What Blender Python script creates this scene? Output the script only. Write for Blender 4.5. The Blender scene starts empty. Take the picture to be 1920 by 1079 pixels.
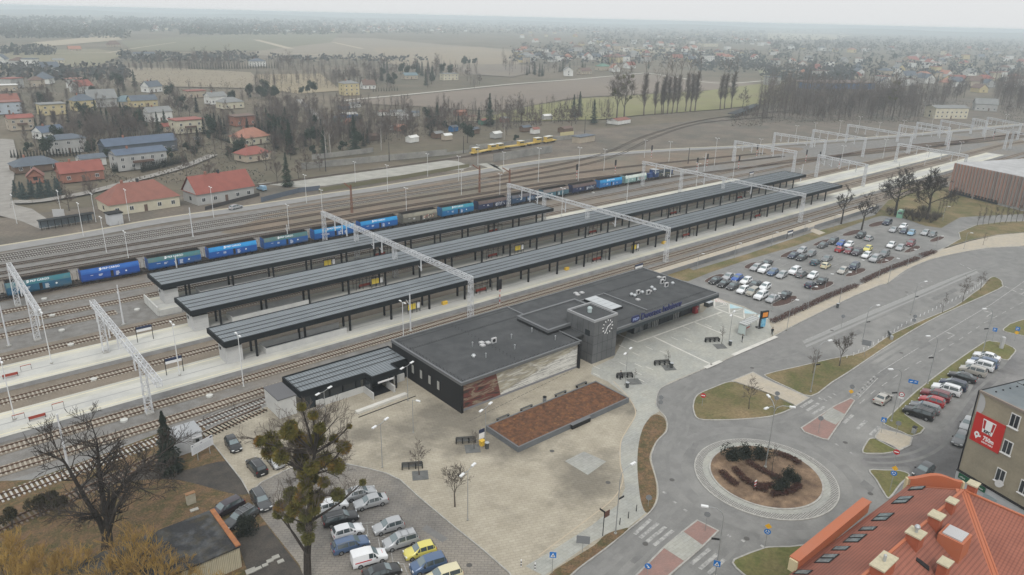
import bpy,bmesh,math,random
from mathutils import Vector,Matrix
R=math.radians
rnd=random.Random(7)
scene=bpy.context.scene
COL=scene.collection
HAZE=0.00029
# camera
CAM_H=60.0
FOC=1381.49
RX=Vector((0.76363129,-0.20596784,0.61191871))
RY=Vector((-0.64524762,-0.27701325,0.71198256))
RZ=Vector((0.02286408,-0.93853125,-0.34443624))
RX.normalize();RY=(RY-RX*RY.dot(RX)).normalized();RZ=RX.cross(RY)
def ray(px,py):
 d=Vector((px-960,py-539.5,FOC))
 return Vector((RX.dot(d),RY.dot(d),RZ.dot(d)))
def at(px,py,z=0.0):
 """ground point (metres) seen at photo pixel px,py on the level z"""
 w=ray(px,py);t=(z-CAM_H)/w.z
 return Vector((w.x*t,w.y*t,z))
cd=bpy.data.cameras.new('camera');cam=bpy.data.objects.new('camera',cd);COL.objects.link(cam)
right=Vector((RX.x,RY.x,RZ.x));down=Vector((RX.y,RY.y,RZ.y));fwd=Vector((RX.z,RY.z,RZ.z))
M=Matrix(((right.x,-down.x,-fwd.x,0),(right.y,-down.y,-fwd.y,0),(right.z,-down.z,-fwd.z,CAM_H),(0,0,0,1)))
cam.matrix_world=M
cd.sensor_fit='HORIZONTAL';cd.sensor_width=36.0;cd.lens=36.0*FOC/1920
cd.clip_start=0.5;cd.clip_end=40000
scene.camera=cam
# sky, sun, exposure
SUN_EL,SUN_AZ=50.0,235.0
w=bpy.data.worlds.new("World");scene.world=w;w.use_nodes=True
nt=w.node_tree;nt.nodes.clear()
o_=nt.nodes.new('ShaderNodeOutputWorld');bg=nt.nodes.new('ShaderNodeBackground')
sky=nt.nodes.new('ShaderNodeTexSky');sky.sky_type='NISHITA';sky.sun_disc=False
sky.sun_elevation=R(SUN_EL);sky.sun_rotation=R(90-SUN_AZ);sky.altitude=200
sky.air_density=1.0;sky.dust_density=6.0;sky.ozone_density=1.0
hs=nt.nodes.new('ShaderNodeHueSaturation');hs.inputs['Saturation'].default_value=0.10
mx=nt.nodes.new('ShaderNodeMix');mx.data_type='RGBA';mx.inputs['Factor'].default_value=0.82
tc_=nt.nodes.new('ShaderNodeTexCoord');sz_=nt.nodes.new('ShaderNodeSeparateXYZ');nt.links.new(tc_.outputs['Generated'],sz_.inputs[0])
mr_=nt.nodes.new('ShaderNodeMapRange');mr_.inputs['From Min'].default_value=0.02;mr_.inputs['From Max'].default_value=0.9;nt.links.new(sz_.outputs['Z'],mr_.inputs['Value'])
cl_=nt.nodes.new('ShaderNodeMix');cl_.data_type='RGBA';cl_.inputs['A'].default_value=(9.3,9.45,9.55,1);cl_.inputs['B'].default_value=(12.6,12.8,12.9,1)
nt.links.new(mr_.outputs[0],cl_.inputs['Factor']);nt.links.new(cl_.outputs['Result'],mx.inputs['B'])
nt.links.new(sky.outputs[0],hs.inputs['Color']);nt.links.new(hs.outputs[0],mx.inputs['A'])
nt.links.new(mx.outputs['Result'],bg.inputs['Color']);bg.inputs['Strength'].default_value=0.10
nt.links.new(bg.outputs[0],o_.inputs['Surface'])
sd=bpy.data.lights.new('sun','SUN');sd.energy=1.2;sd.angle=R(14);sd.color=(1.0,0.97,0.93)
sun=bpy.data.objects.new('sun',sd);COL.objects.link(sun)
sun.rotation_euler=(Vector((math.cos(R(SUN_AZ))*math.cos(R(SUN_EL)),math.sin(R(SUN_AZ))*math.cos(R(SUN_EL)),math.sin(R(SUN_EL))))).to_track_quat('Z','Y').to_euler()
vs=scene.view_settings
vs.view_transform='Standard';vs.look='None';vs.gamma=1;vs.use_curve_mapping=False;vs.exposure=0.0
scene.cycles.max_bounces=6;scene.cycles.volume_bounces=3
scene.cycles.diffuse_bounces=2;scene.cycles.glossy_bounces=2;scene.cycles.transparent_max_bounces=6
# materials
MATS={}
def rgb(c):
 """sRGB 0-255 paint colour -> linear"""
 return tuple(((v/255)/12.92 if v/255<=0.04045 else((v/255+0.055)/1.055)**2.4)for v in c)+(1,)
def mat(name,c,rough=0.85,metal=0.0,c2=None,scale=1.0,c3=None,scale3=0.05,bump=0.0,world=False,spec=0.3,lo=0.35,hi=0.65,lo3=0.45,hi3=0.7,fine=0.0,coat=0.0):
 if name in MATS:return MATS[name]
 m=bpy.data.materials.new(name);m.use_nodes=True;MATS[name]=m
 n=m.node_tree;b=n.nodes['Principled BSDF'];L=n.links.new
 b.inputs['Roughness'].default_value=rough;b.inputs['Metallic'].default_value=metal
 b.inputs['Specular IOR Level'].default_value=spec
 if coat:b.inputs['Coat Weight'].default_value=coat;b.inputs['Coat Roughness'].default_value=0.06
 c=tuple(c[:3])+(1,);b.inputs['Base Color'].default_value=c
 m.diffuse_color=c
 if world:
  g=n.nodes.new('ShaderNodeNewGeometry');co=g.outputs['Position']
 else:
  g=n.nodes.new('ShaderNodeTexCoord');co=g.outputs['Object']
 last=None
 def noise(sc,det=4,ro=0.55):
  t=n.nodes.new('ShaderNodeTexNoise');t.inputs['Scale'].default_value=sc
  t.inputs['Detail'].default_value=det;t.inputs['Roughness'].default_value=ro
  L(co,t.inputs['Vector']);return t.outputs['Fac']
 def mixc(a,bcol,fac,lo,hi):
  r=n.nodes.new('ShaderNodeMapRange');r.inputs['From Min'].default_value=lo;r.inputs['From Max'].default_value=hi
  L(fac,r.inputs['Value'])
  x=n.nodes.new('ShaderNodeMix');x.data_type='RGBA';L(r.outputs[0],x.inputs['Factor'])
  if isinstance(a,tuple):x.inputs['A'].default_value=a
  else:L(a,x.inputs['A'])
  x.inputs['B'].default_value=tuple(bcol[:3])+(1,);return x.outputs['Result']
 cur=c
 if c2 is not None:cur=mixc(cur,c2,noise(scale),lo,hi)
 if c3 is not None:cur=mixc(cur,c3,noise(scale3,5,0.6),lo3,hi3)
 if fine:
  f=noise(scale*9 if c2 is not None else 8,3,0.7)
  r=n.nodes.new('ShaderNodeMapRange');r.inputs['From Min'].default_value=0.25;r.inputs['From Max'].default_value=0.75
  r.inputs['To Min'].default_value=1-fine;r.inputs['To Max'].default_value=1+fine;L(f,r.inputs['Value'])
  x=n.nodes.new('ShaderNodeVectorMath');x.operation='SCALE';L(r.outputs[0],x.inputs['Scale'])
  if isinstance(cur,tuple):x.inputs[0].default_value=cur[:3]
  else:L(cur,x.inputs[0])
  cur=x.outputs[0]
 if not isinstance(cur,tuple):L(cur,b.inputs['Base Color'])
 if bump:
  f=noise(scale*3,4);bp=n.nodes.new('ShaderNodeBump');bp.inputs['Strength'].default_value=bump;bp.inputs['Distance'].default_value=0.05
  L(f,bp.inputs['Height']);L(bp.outputs[0],b.inputs['Normal'])
 m['_co']=0
 return m
def bricked(m,w=0.4,h=0.2,mortar=0.015,dark=0.75,rot=0.0):
 """joints of a paving / cladding pattern multiplied over the base colour"""
 n=m.node_tree;b=n.nodes['Principled BSDF'];L=n.links.new
 g=n.nodes.new('ShaderNodeNewGeometry');mp=n.nodes.new('ShaderNodeMapping');mp.inputs['Rotation'].default_value=(0,0,rot)
 L(g.outputs['Position'],mp.inputs['Vector'])
 t=n.nodes.new('ShaderNodeTexBrick');t.inputs['Scale'].default_value=1;t.inputs['Brick Width'].default_value=w
 t.inputs['Row Height'].default_value=h;t.inputs['Mortar Size'].default_value=mortar
 t.inputs['Color1'].default_value=(1,1,1,1);t.inputs['Color2'].default_value=(0.9,0.9,0.88,1);t.inputs['Mortar'].default_value=(dark,dark,dark,1)
 L(mp.outputs[0],t.inputs['Vector'])
 x=n.nodes.new('ShaderNodeMix');x.data_type='RGBA';x.blend_type='MULTIPLY';x.inputs['Factor'].default_value=1
 ln=b.inputs['Base Color'].links
 if ln:L(ln[0].from_socket,x.inputs['A'])
 else:x.inputs['A'].default_value=b.inputs['Base Color'].default_value
 L(t.outputs['Color'],x.inputs['B']);L(x.outputs['Result'],b.inputs['Base Color'])
 return m
def waved(m,scale,axis='X',dark=0.7,rot=0.0,power=False):
 """rib / tile course lines multiplied over the base colour (object space)"""
 n=m.node_tree;b=n.nodes['Principled BSDF'];L=n.links.new
 g=n.nodes.new('ShaderNodeTexCoord');t=n.nodes.new('ShaderNodeTexWave');t.bands_direction=axis;t.inputs['Scale'].default_value=scale
 L(g.outputs['Object'],t.inputs['Vector'])
 r=n.nodes.new('ShaderNodeMapRange');r.inputs['To Min'].default_value=dark;r.inputs['From Max'].default_value=0.5;L(t.outputs['Fac'],r.inputs['Value'])
 x=n.nodes.new('ShaderNodeVectorMath');x.operation='SCALE';L(r.outputs[0],x.inputs['Scale'])
 ln=b.inputs['Base Color'].links
 if ln:L(ln[0].from_socket,x.inputs[0])
 else:x.inputs[0].default_value=b.inputs['Base Color'].default_value[:3]
 L(x.outputs[0],b.inputs['Base Color']);return m
 # mesh building
def tag(o,label=None,cat=None,group=None,kind=None):
 if label:o['label']=label
 if cat:o['category']=cat
 if group:o['group']=group
 if kind:o['kind']=kind
 return o
def empty(name,loc,rz=0.0,label=None,cat=None,group=None):
 o=bpy.data.objects.new(name,None);COL.objects.link(o);o.location=loc;o.rotation_euler=(0,0,rz)
 o.empty_display_size=0.3
 return tag(o,label,cat,group)
class MB:
 def __init__(s):s.v=[];s.f=[];s.m=[];s.ms=[];s.cur=0
 def mat(s,m):
  if m not in s.ms:s.ms.append(m)
  s.cur=s.ms.index(m);return s
 def face(s,pts):
  i=len(s.v);s.v+=[tuple(p)for p in pts];s.f.append(tuple(range(i,i+len(pts))));s.m.append(s.cur)
 def box(s,x0,x1,y0,y1,z0,z1,bottom=True):
  i=len(s.v)
  s.v+=[(x0,y0,z0),(x1,y0,z0),(x1,y1,z0),(x0,y1,z0),(x0,y0,z1),(x1,y0,z1),(x1,y1,z1),(x0,y1,z1)]
  fs=[(4,5,6,7),(0,1,5,4),(1,2,6,5),(2,3,7,6),(3,0,4,7)]
  if bottom:fs.append((3,2,1,0))
  for f in fs:s.f.append(tuple(i+k for k in f));s.m.append(s.cur)
  return s
 def bar(s,a,b,w,h=None,up=Vector((0,0,1))):
  a=Vector(a);b=Vector(b);d=(b-a)
  if d.length<1e-6:return s
  d.normalize();sd_=d.cross(up)
  if sd_.length<1e-3:sd_=Vector((1,0,0))
  sd_.normalize();u=sd_.cross(d);h=h or w;i=len(s.v)
  for p in(a,b):
   for q in((-1,-1),(1,-1),(1,1),(-1,1)):s.v.append(tuple(p+sd_*(q[0]*w/2)+u*(q[1]*h/2)))
  for f in((0,1,5,4),(1,2,6,5),(2,3,7,6),(3,0,4,7),(3,2,1,0),(4,5,6,7)):s.f.append(tuple(i+k for k in f));s.m.append(s.cur)
  return s
 def tube(s,a,b,r0,r1=None,n=6,caps=True):
  a=Vector(a);b=Vector(b);r1=r0 if r1 is None else r1;d=(b-a)
  if d.length<1e-6:return s
  d.normalize();x=d.orthogonal().normalized();y=d.cross(x);i=len(s.v)
  for p,r in((a,r0),(b,r1)):
   for k in range(n):
    an=2*math.pi*k/n;s.v.append(tuple(p+x*(math.cos(an)*r)+y*(math.sin(an)*r)))
  for k in range(n):s.f.append((i+k,i+(k+1)%n,i+n+(k+1)%n,i+n+k));s.m.append(s.cur)
  if caps:
   s.f.append(tuple(i+k for k in range(n))[::-1]);s.m.append(s.cur);s.f.append(tuple(i+n+k for k in range(n)));s.m.append(s.cur)
  return s
 def prism(s,poly,z0,z1,bottom=False,side=None):
  n=len(poly);i=len(s.v);c=s.cur
  area=sum(poly[k][0]*poly[(k+1)%n][1]-poly[(k+1)%n][0]*poly[k][1]for k in range(n))
  if area<0:poly=poly[::-1]
  s.v+=[(p[0],p[1],z0)for p in poly]+[(p[0],p[1],z1)for p in poly]
  s.f.append(tuple(i+n+k for k in range(n)));s.m.append(c)
  if side is not None:s.mat(side)
  for k in range(n):s.f.append((i+k,i+(k+1)%n,i+n+(k+1)%n,i+n+k));s.m.append(s.cur)
  if bottom:s.f.append(tuple(i+k for k in range(n))[::-1]);s.m.append(s.cur)
  s.cur=c;return s
 def ball(s,c,rx,ry=None,rz=None,n=8,k=5):
  ry=ry or rx;rz=rz or rx;i=len(s.v)
  for a in range(1,k):
   th=math.pi*a/k
   for b in range(n):
    ph=2*math.pi*b/n
    s.v.append((c[0]+rx*math.sin(th)*math.cos(ph),c[1]+ry*math.sin(th)*math.sin(ph),c[2]+rz*math.cos(th)))
  t=len(s.v);s.v.append((c[0],c[1],c[2]+rz));s.v.append((c[0],c[1],c[2]-rz))
  for b in range(n):
   s.f.append((t,i+b,i+(b+1)%n));s.m.append(s.cur)
   e=i+(k-2)*n;s.f.append((t+1,e+(b+1)%n,e+b));s.m.append(s.cur)
   for a in range(k-2):
    p=i+a*n;s.f.append((p+b,p+n+b,p+n+(b+1)%n,p+(b+1)%n));s.m.append(s.cur)
  return s
 def mesh(s,name,m=None):
  me=bpy.data.meshes.new(name);me.from_pydata(s.v,[],s.f)
  ms=s.ms if s.ms else([m]if m else[])
  for q in ms:me.materials.append(q)
  if s.ms:me.polygons.foreach_set('material_index',s.m)
  me.update();return me
 def build(s,name,m=None,parent=None,loc=None,smooth=False):
  me=s.mesh(name,m)
  if smooth:me.polygons.foreach_set('use_smooth',[True]*len(me.polygons))
  return link(name,me,parent,loc)
def link(name,me,parent=None,loc=None,rz=0.0):
 o=bpy.data.objects.new(name,me);COL.objects.link(o)
 if parent:o.parent=parent
 if loc is not None:o.location=loc
 if rz:o.rotation_euler=(0,0,rz)
 return o
def copy_tree(o,parent=None):
 c=o.copy();COL.objects.link(c);c.parent=parent
 for ch in list(o.children):copy_tree(ch,c)
 return c
def inst(proto,loc,rz=0.0,sc=None,label=None,cat=None,group=None,used=set()):
 """first call places the prototype itself, later ones a copy with its parts"""
 if proto.name in used:o=copy_tree(proto)
 else:used.add(proto.name);o=proto
 o.location=loc;o.rotation_euler=(0,0,rz)
 if sc is not None:o.scale=(sc,sc,sc)if not isinstance(sc,tuple)else sc
 return tag(o,label,cat,group)
def smoothpoly(pts,n=6,closed=True):
 out=[];N=len(pts)
 for i in range(N if closed else N-1):
  p=[Vector(pts[(i+k)%N][:2])if closed else Vector(pts[max(0,min(N-1,i+k))][:2])for k in(-1,0,1,2)]
  for j in range(n):
   t=j/n
   out.append(0.5*((2*p[1])+(-p[0]+p[2])*t+(2*p[0]-5*p[1]+4*p[2]-p[3])*t*t+(-p[0]+3*p[1]-3*p[2]+p[3])*t**3))
 if not closed:out.append(Vector(pts[-1][:2]))
 return out
def P2(pts,z=0.0):return[at(x,y,z).to_2d()for x,y in pts]
def offset(pts,d):
 out=[];N=len(pts)
 for i in range(N):
  a=Vector(pts[max(0,i-1)]);b=Vector(pts[min(N-1,i+1)]);t=(b-a).normalized()
  out.append(Vector(pts[i])+Vector((-t.y,t.x))*d)
 return out
def strip(mb,pts,wdt,z,z0=None):
 l=offset(pts,wdt/2);r=offset(pts,-wdt/2)
 for i in range(len(pts)-1):
  mb.face([(*r[i],z),(*r[i+1],z),(*l[i+1],z),(*l[i],z)])
  if z0 is not None:
   mb.face([(*r[i],z0),(*r[i+1],z0),(*r[i+1],z),(*r[i],z)]);mb.face([(*l[i+1],z0),(*l[i],z0),(*l[i],z),(*l[i+1],z)])
def ring(c,r0,r1,n=64):
 a=[(c[0]+r1*math.cos(2*math.pi*k/n),c[1]+r1*math.sin(2*math.pi*k/n))for k in range(n)]
 b=[(c[0]+r0*math.cos(2*math.pi*k/n),c[1]+r0*math.sin(2*math.pi*k/n))for k in range(n)]
 return a,b
def sheet(name,pts,z,m,kind='structure',parent=None):
 mb=MB();mb.mat(m)
 n=len(pts);area=sum(pts[k][0]*pts[(k+1)%n][1]-pts[(k+1)%n][0]*pts[k][1]for k in range(n))
 if area<0:pts=pts[::-1]
 mb.face([(p[0],p[1],z)for p in pts])
 return tag(mb.build(name),kind=kind)
def slab(name,pts,z0,z1,m,side=None,edge=0.0,kind='structure'):
 """raised area with a kerb of its own"""
 mb=MB();mb.mat(m);mb.prism([tuple(p[:2])for p in pts],z0,z1,side=side or m)
 if edge:
  mb.mat(side);c=list(pts)+[pts[0]]
  n=len(pts);area=sum(pts[k][0]*pts[(k+1)%n][1]-pts[(k+1)%n][0]*pts[k][1]for k in range(n))
  inn=offset_closed(pts,edge if area>0 else-edge)
  for i in range(n):
   j=(i+1)%n;q=[(*pts[i][:2],z1+.012),(*pts[j][:2],z1+.012),(*inn[j],z1+.012),(*inn[i],z1+.012)]
   mb.face(q if area>0 else q[::-1])
   mb.face([(*pts[i][:2],z1),(*pts[j][:2],z1),(*pts[j][:2],z1+.012),(*pts[i][:2],z1+.012)])
 return tag(mb.build(name),kind=kind)
def offset_closed(pts,d):
 out=[];n=len(pts)
 for i in range(n):
  a=Vector(pts[i-1][:2]);p=Vector(pts[i][:2]);b=Vector(pts[(i+1)%n][:2])
  t1=(p-a).normalized();t2=(b-p).normalized();nn=Vector((-t1.y,t1.x))+Vector((-t2.y,t2.x))
  if nn.length<0.3:nn=Vector((-t1.y,t1.x))
  nn.normalize();out.append(p+nn*d/max(0.5,abs(nn.dot(Vector((-t1.y,t1.x))))))
 return out
TXT={}
def text_mesh(s,size=1.0,extrude=0.02,bold=0.0):
 c=bpy.data.curves.new('lettering','FONT');c.body=s;c.size=size;c.extrude=extrude;c.offset=bold
 c.align_x='LEFT';c.resolution_u=3
 o=bpy.data.objects.new('lettering',c);COL.objects.link(o);bpy.context.view_layer.update()
 me=bpy.data.meshes.new_from_object(o);bpy.data.objects.remove(o);me.name='lettering';return me
def text(name,s,size,m,origin,xdir,ydir,parent=None,width=None,extrude=0.02,bold=0.0,center=False):
 me=text_mesh(s,size,extrude,bold);me.materials.clear();me.materials.append(m)
 xs=[v.co.x for v in me.vertices];x0,x1=min(xs),max(xs)
 k=(width/(x1-x0))if width else 1.0
 X=Vector(xdir).normalized();Y=Vector(ydir).normalized();Z=X.cross(Y);O=Vector(origin)
 for v in me.vertices:
  q=v.co;v.co=O+X*((q.x-(x0+(x1-x0)/2 if center else x0))*k)+Y*q.y+Z*q.z
 o=link(name,me);
 if parent:o.parent=parent;o.matrix_parent_inverse=parent.matrix_world.inverted()if False else Matrix.Translation(-parent.location)if parent.rotation_euler.z==0 else(Matrix.LocRotScale(parent.location,parent.rotation_euler,None)).inverted()
 return o
# GROUND
asph=mat('asphalt',(.215,.212,.203),.92,c2=(.17,.168,.162),scale=.35,c3=(.27,.265,.25),scale3=.06,world=True,fine=.10,lo3=.5)
asph2=mat('asphalt_dark',(.17,.168,.168),.9,c2=(.12,.117,.115),scale=.3,c3=(.26,.25,.24),scale3=.09,world=True,fine=.12)
plaza_m=bricked(mat('beige_paving',(.345,.308,.242),.9,c2=(.41,.37,.295),scale=.3,c3=(.20,.18,.145),scale3=.055,world=True,fine=.09,lo3=.49,hi3=.62),.9,.45,.03,.74,R(22))
plazag_m=bricked(mat('grey_paving',(.335,.34,.315),.9,c2=(.39,.385,.345),scale=.25,c3=(.26,.26,.25),scale3=.05,world=True,fine=.1,lo3=.5),.9,.45,.03,.82,R(0))
pavet_m=bricked(mat('tan_pavement',(.45,.395,.31),.9,c2=(.40,.36,.30),scale=.5,world=True,fine=.08),.5,.5,.02,.86,0)
block_m=bricked(mat('block_paving',(.22,.205,.185),.92,c2=(.165,.155,.145),scale=.4,c3=(.30,.27,.23),scale3=.08,world=True,fine=.16,lo3=.45),.8,.4,.04,.68,R(40))
kerb_m=mat('kerb_concrete',(.40,.39,.36),.9,c2=(.30,.29,.27),scale=1.5,world=True)
grass_m=mat('winter_grass',(.15,.12,.06),.95,c2=(.095,.10,.035),scale=.28,c3=(.22,.165,.09),scale3=.12,world=True,fine=.35,bump=.3)
grassg_m=mat('green_grass',(.13,.13,.045),.95,c2=(.175,.145,.07),scale=.25,c3=(.10,.115,.035),scale3=.5,world=True,fine=.3,bump=.3)
leaf_m=mat('leaf_litter',(.15,.095,.055),.95,c2=(.075,.068,.03),scale=.5,c3=(.19,.115,.06),scale3=1.6,world=True,fine=.5,bump=.4,lo3=.5)
ballast_m=mat('ballast',(.205,.198,.188),.95,c2=(.15,.142,.13),scale=.6,c3=(.20,.165,.125),scale3=.03,world=True,fine=.22,bump=.3,lo3=.5)
ballb_m=mat('brown_ballast',(.20,.17,.135),.95,c2=(.16,.135,.105),scale=.5,c3=(.24,.2,.155),scale3=.07,world=True,fine=.25)
earth_m=mat('brown_earth',(.15,.115,.085),.95,c2=(.20,.155,.115),scale=.15,c3=(.14,.13,.10),scale3=.045,world=True,fine=.25)
field_m=mat('far_land',(.135,.112,.08),.95,c2=(.09,.082,.055),scale=.02,c3=(.165,.135,.098),scale3=.006,world=True,fine=.2)
conc_m=mat('concrete',(.36,.35,.315),.9,c2=(.27,.265,.235),scale=.25,world=True,fine=.08)
paint_m=mat('road_paint',(.40,.395,.375),.7,c2=(.235,.232,.225),scale=1.9,world=True,lo=.38,hi=.6)
redp_m=bricked(mat('red_paving',(.31,.19,.165),.9,c2=(.26,.175,.155),scale=.6,world=True,fine=.08),.4,.2,.02,.85,R(40))
soil_m=mat('bark_mulch',(.15,.068,.034),.95,c2=(.075,.038,.022),scale=1.4,c3=(.22,.105,.042),scale3=1.7,world=True,fine=.4,bump=.5,lo3=.55)
dmulch_m=mat('dark_mulch',(.095,.055,.045),.95,c2=(.055,.035,.03),scale=2,world=True,fine=.3)
cobble_m=bricked(mat('cobbles',(.42,.41,.385),.9,c2=(.33,.32,.30),scale=3,world=True),.3,.26,.05,.42)
G0=MB();G0.mat(field_m)
N=26;ext=16000
G0.face([(-9000,-6000,-.5),(ext,-6000,-.5),(ext,ext,-.5),(-9000,ext,-.5)])
tag(G0.build('ground'),kind='structure')
sheet('town_asphalt',[(-80,-60),(420,-60),(420,60),(300,107),(-80,107)],0.0,asph)
sheet('rail_yard',[(-120,100.5),(330,107.2),(1400,107),(1400,60),(1500,60),(800,121),(589,152),(451,178),(354,202),(261,231),(204,234.5),(137,229),(88,228),(17,222.5),(-120,218)],-.02,ballast_m)
sheet('service_road_ground',[(-150,215),(17,222.5),(88,228),(137,229),(204,234.5),(261,231),(354,202),(451,178),(589,152),(800,121),(900,180),(640,330),(450,290),(300,300),(180,268),(60,262),(-150,262)],-.05,mat('yard_edge_earth',(.125,.105,.085),.95,c2=(.165,.14,.11),scale=.12,c3=(.09,.085,.07),scale3=.05,world=True,fine=.3))
eb=smoothpoly([(70,207),(110,197),(200,192),(300,194),(352,190),(354,201),(261,230),(204,233),(137,228),(95,225),(80,215)],4)
sheet('brown_yard_ground',eb,-.008,earth_m)
# town side
KZ=.12
kerbN=[(1920,462),(1900,463),(1850,466),(1800,474),(1745,487),(1700,506),(1665,531),(1650,535),(1600,556),(1540,585),(1480,615),(1431,642),(1390,661),(1350,680),(1320,692),(1290,705),(1255,720),(1240,728),(1233,740),(1231,757),(1236,768),(1248,781),(1252,795),(1250,810),(1234,826),(1225,845),(1222,862),(1230,892),(1235,917),(1232,942),(1215,965),(1177,995),(1135,1030),(1085,1067),(1040,1110),(1000,1150)]
lotk=[(985,1140),(955,1075),(905,1031),(855,991),(780,928),(750,900),(725,888),(692,879),(640,868),(590,866),(540,880),(490,905),(467,927),(452,900),(404,839),(383,800)]
kN=[tuple(p)for p in smoothpoly(P2(kerbN,KZ),3,False)]
plz=kN+P2(lotk[:-1],KZ)+[Vector((27.8,103.6)),Vector((39,105.0)),Vector((62,104.6)),Vector((131,104.6)),Vector((131.5,100)),Vector((136.3,96))]+P2([(1340,557),(1395,575),(1440,598),(1450,606),(1560,557),(1650,516),(1740,480),(1765,466),(1820,450),(1870,440),(1960,432)],KZ)
slab('plaza',plz,-.02,KZ,plaza_m,kerb_m,.15)
gp=P2([(1110,690),(1150,672),(1180,617),(1318,586),(1340,560),(1395,577),(1440,600),(1452,627),(1431,641),(1390,660),(1350,678),(1290,703),(1254,718),(1238,728),(1231,740),(1228,756),(1236,772),(1220,780),(1205,803),(1196,850),(1197,905),(1208,955),(1211,962),(1175,992),(1150,996),(1113,1015),(1070,1045),(1020,1080),(985,1062),(1040,1030),(1110,985),(1160,945),(1172,915),(1168,885),(1160,850),(1165,825),(1185,795),(1194,770),(1178,745),(1140,716),(1108,702)],KZ)
sheet('grey_paving_area',gp,KZ+.008,plazag_m)
tp=P2([(1452,626),(1480,613),(1540,584),(1600,555),(1650,534),(1664,530),(1699,505),(1744,486),(1799,473),(1850,465),(1920,461),(1960,433),(1870,441),(1820,452),(1766,468),(1741,482),(1651,518),(1560,559),(1451,608)],KZ)
sheet('tan_pavement_area',tp,KZ+.008,pavet_m)
sheet('patched_slab',P2([(1095,847),(1137,866),(1102,891),(1059,865)],KZ),KZ+.012,plazag_m)
lot=P2(lotk[:13],.0)+P2([(480,957),(562,1060),(590,1150),(1000,1150)],0)
sheet('near_parking_paving',lot,.012,block_m)
gl=P2([(383,800),(404,839),(452,900),(467,927),(480,957),(562,1060),(600,1180),(-60,1180),(-60,905),(60,900),(200,850),(330,800)],0)
sheet('leafy_verge',gl,.01,leaf_m)
dm=mat('bare_black_soil',(.05,.047,.043),.95,c2=(.08,.07,.06),scale=.5,world=True,fine=.3)
sheet('bare_soil_patch',smoothpoly(P2([(425,865),(452,900),(466,925),(430,925),(330,900),(230,905),(150,930),(140,915),(220,885),(330,885)]),4),.02,dm)
sheet('soil_corner',P2([(500,985),(560,1062),(590,1120),(480,1120),(440,1000)]),.024,dm)
def island(name,pts,m,n=3,z=KZ,edge=.22,k=None):return slab(name,smoothpoly(P2(pts,z),n),-.02,z,m,k or kerb_m,edge)
island('verge_strip',[(1226,778),(1243,782),(1249,795),(1246,810),(1231,826),(1221,845),(1218,862),(1227,892),(1231,917),(1228,942),(1214,962),(1204,948),(1198,915),(1195,870),(1198,830),(1208,798)],leaf_m,z=KZ+.03,edge=0)
island('verge_strip',[(1178,992),(1160,994),(1135,1003),(1115,1022),(1070,1050),(1030,1078),(1030,1110),(1082,1066),(1132,1029)],leaf_m,z=KZ+.03,edge=0)
island('grass_island',[(1370,715),(1400,723),(1440,737),(1470,750),(1491,761),(1478,770),(1460,777),(1440,782),(1400,786),(1350,788),(1310,786),(1300,772),(1299,757),(1307,740),(1335,727)],grass_m)
island('crossing_pavement',[(1370,714),(1412,697),(1437,711),(1519,746),(1493,762),(1440,738)],pavet_m,1)
island('central_reserve',[(1437,707),(1440,700),(1500,686),(1560,672),(1620,659),(1665,630),(1730,600),(1790,574),(1822,551),(1840,538),(1853,523),(1864,519),(1877,525),(1880,533),(1872,543),(1765,591),(1690,633),(1632,671),(1595,696),(1560,718),(1522,743),(1480,728)],grass_m)
island('splitter_island',[(1595,746),(1604,751),(1565,809),(1554,825),(1542,823),(1507,810),(1501,802),(1565,760)],redp_m,1)
island('splitter_island',[(1307,974),(1349,995),(1322,1022),(1250,1085),(1200,1130),(1150,1120),(1242,1027),(1280,995)],redp_m,1)
sheet('splitter_crossing',P2([(1537,783),(1560,765),(1586,778),(1567,797)],KZ),KZ+.02,plazag_m)
sheet('splitter_crossing',P2([(1281,997),(1318,1023),(1282,1052),(1243,1027)],KZ),KZ+.02,plazag_m)
island('corner_verge',[(1372,1055),(1395,1040),(1422,1030),(1440,1025),(1480,1024),(1530,1025),(1560,1090),(1500,1150),(1410,1090)],grassg_m)
island('car_park_verge',[(1845,641),(1860,640),(1875,642),(1893,648),(1906,657),(1898,668),(1890,676),(1871,671),(1862,668),(1846,676),(1810,694),(1780,712),(1755,731),(1720,755),(1698,777),(1735,803),(1712,818),(1690,810),(1660,797),(1657,790),(1677,770),(1717,733),(1780,685)],grassg_m,2)
island('corner_pavement',[(1640,818),(1650,803),(1688,812),(1712,820),(1708,835),(1685,846),(1640,823)],pavet_m,1)
island('corner_verge',[(1637,821),(1685,842),(1665,850),(1645,851),(1617,849),(1622,832)],grassg_m)
island('corner_verge',[(1629,881),(1660,881),(1687,882),(1707,891),(1690,908),(1668,935),(1655,922),(1642,900)],grassg_m)
island('corner_verge',[(1880,620),(1888,611),(1897,606),(1930,600),(1960,640),(1920,630),(1905,627)],grassg_m)
sheet('trackside_verge',P2([(1240,520),(1285,500),(1300,507),(1400,477),(1520,437),(1640,404),(1680,380),(1800,370),(1960,380),(1960,432),(1870,424),(1800,428),(1770,425),(1740,421),(1690,408),(1665,402),(1640,408),(1560,437),(1490,462),(1400,488),(1330,512),(1290,528)]),.02,grass_m)
sheet('hall_lawn',P2([(1640,404),(1700,340),(1960,375),(1960,436),(1860,405),(1810,412),(1765,428),(1735,424),(1690,408)]),.028,grass_m)
island('field_lawn',[(1750,478),(1765,468),(1800,448),(1797,436),(1830,422),(1880,416),(1960,414),(1960,462),(1900,462),(1850,465),(1800,470)],grass_m,1)
sheet('hall_drive',P2([(1765,428),(1800,408),(1850,405),(1960,400),(1960,415),(1880,417),(1830,424),(1797,437),(1770,440)]),.036,asph)
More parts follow.
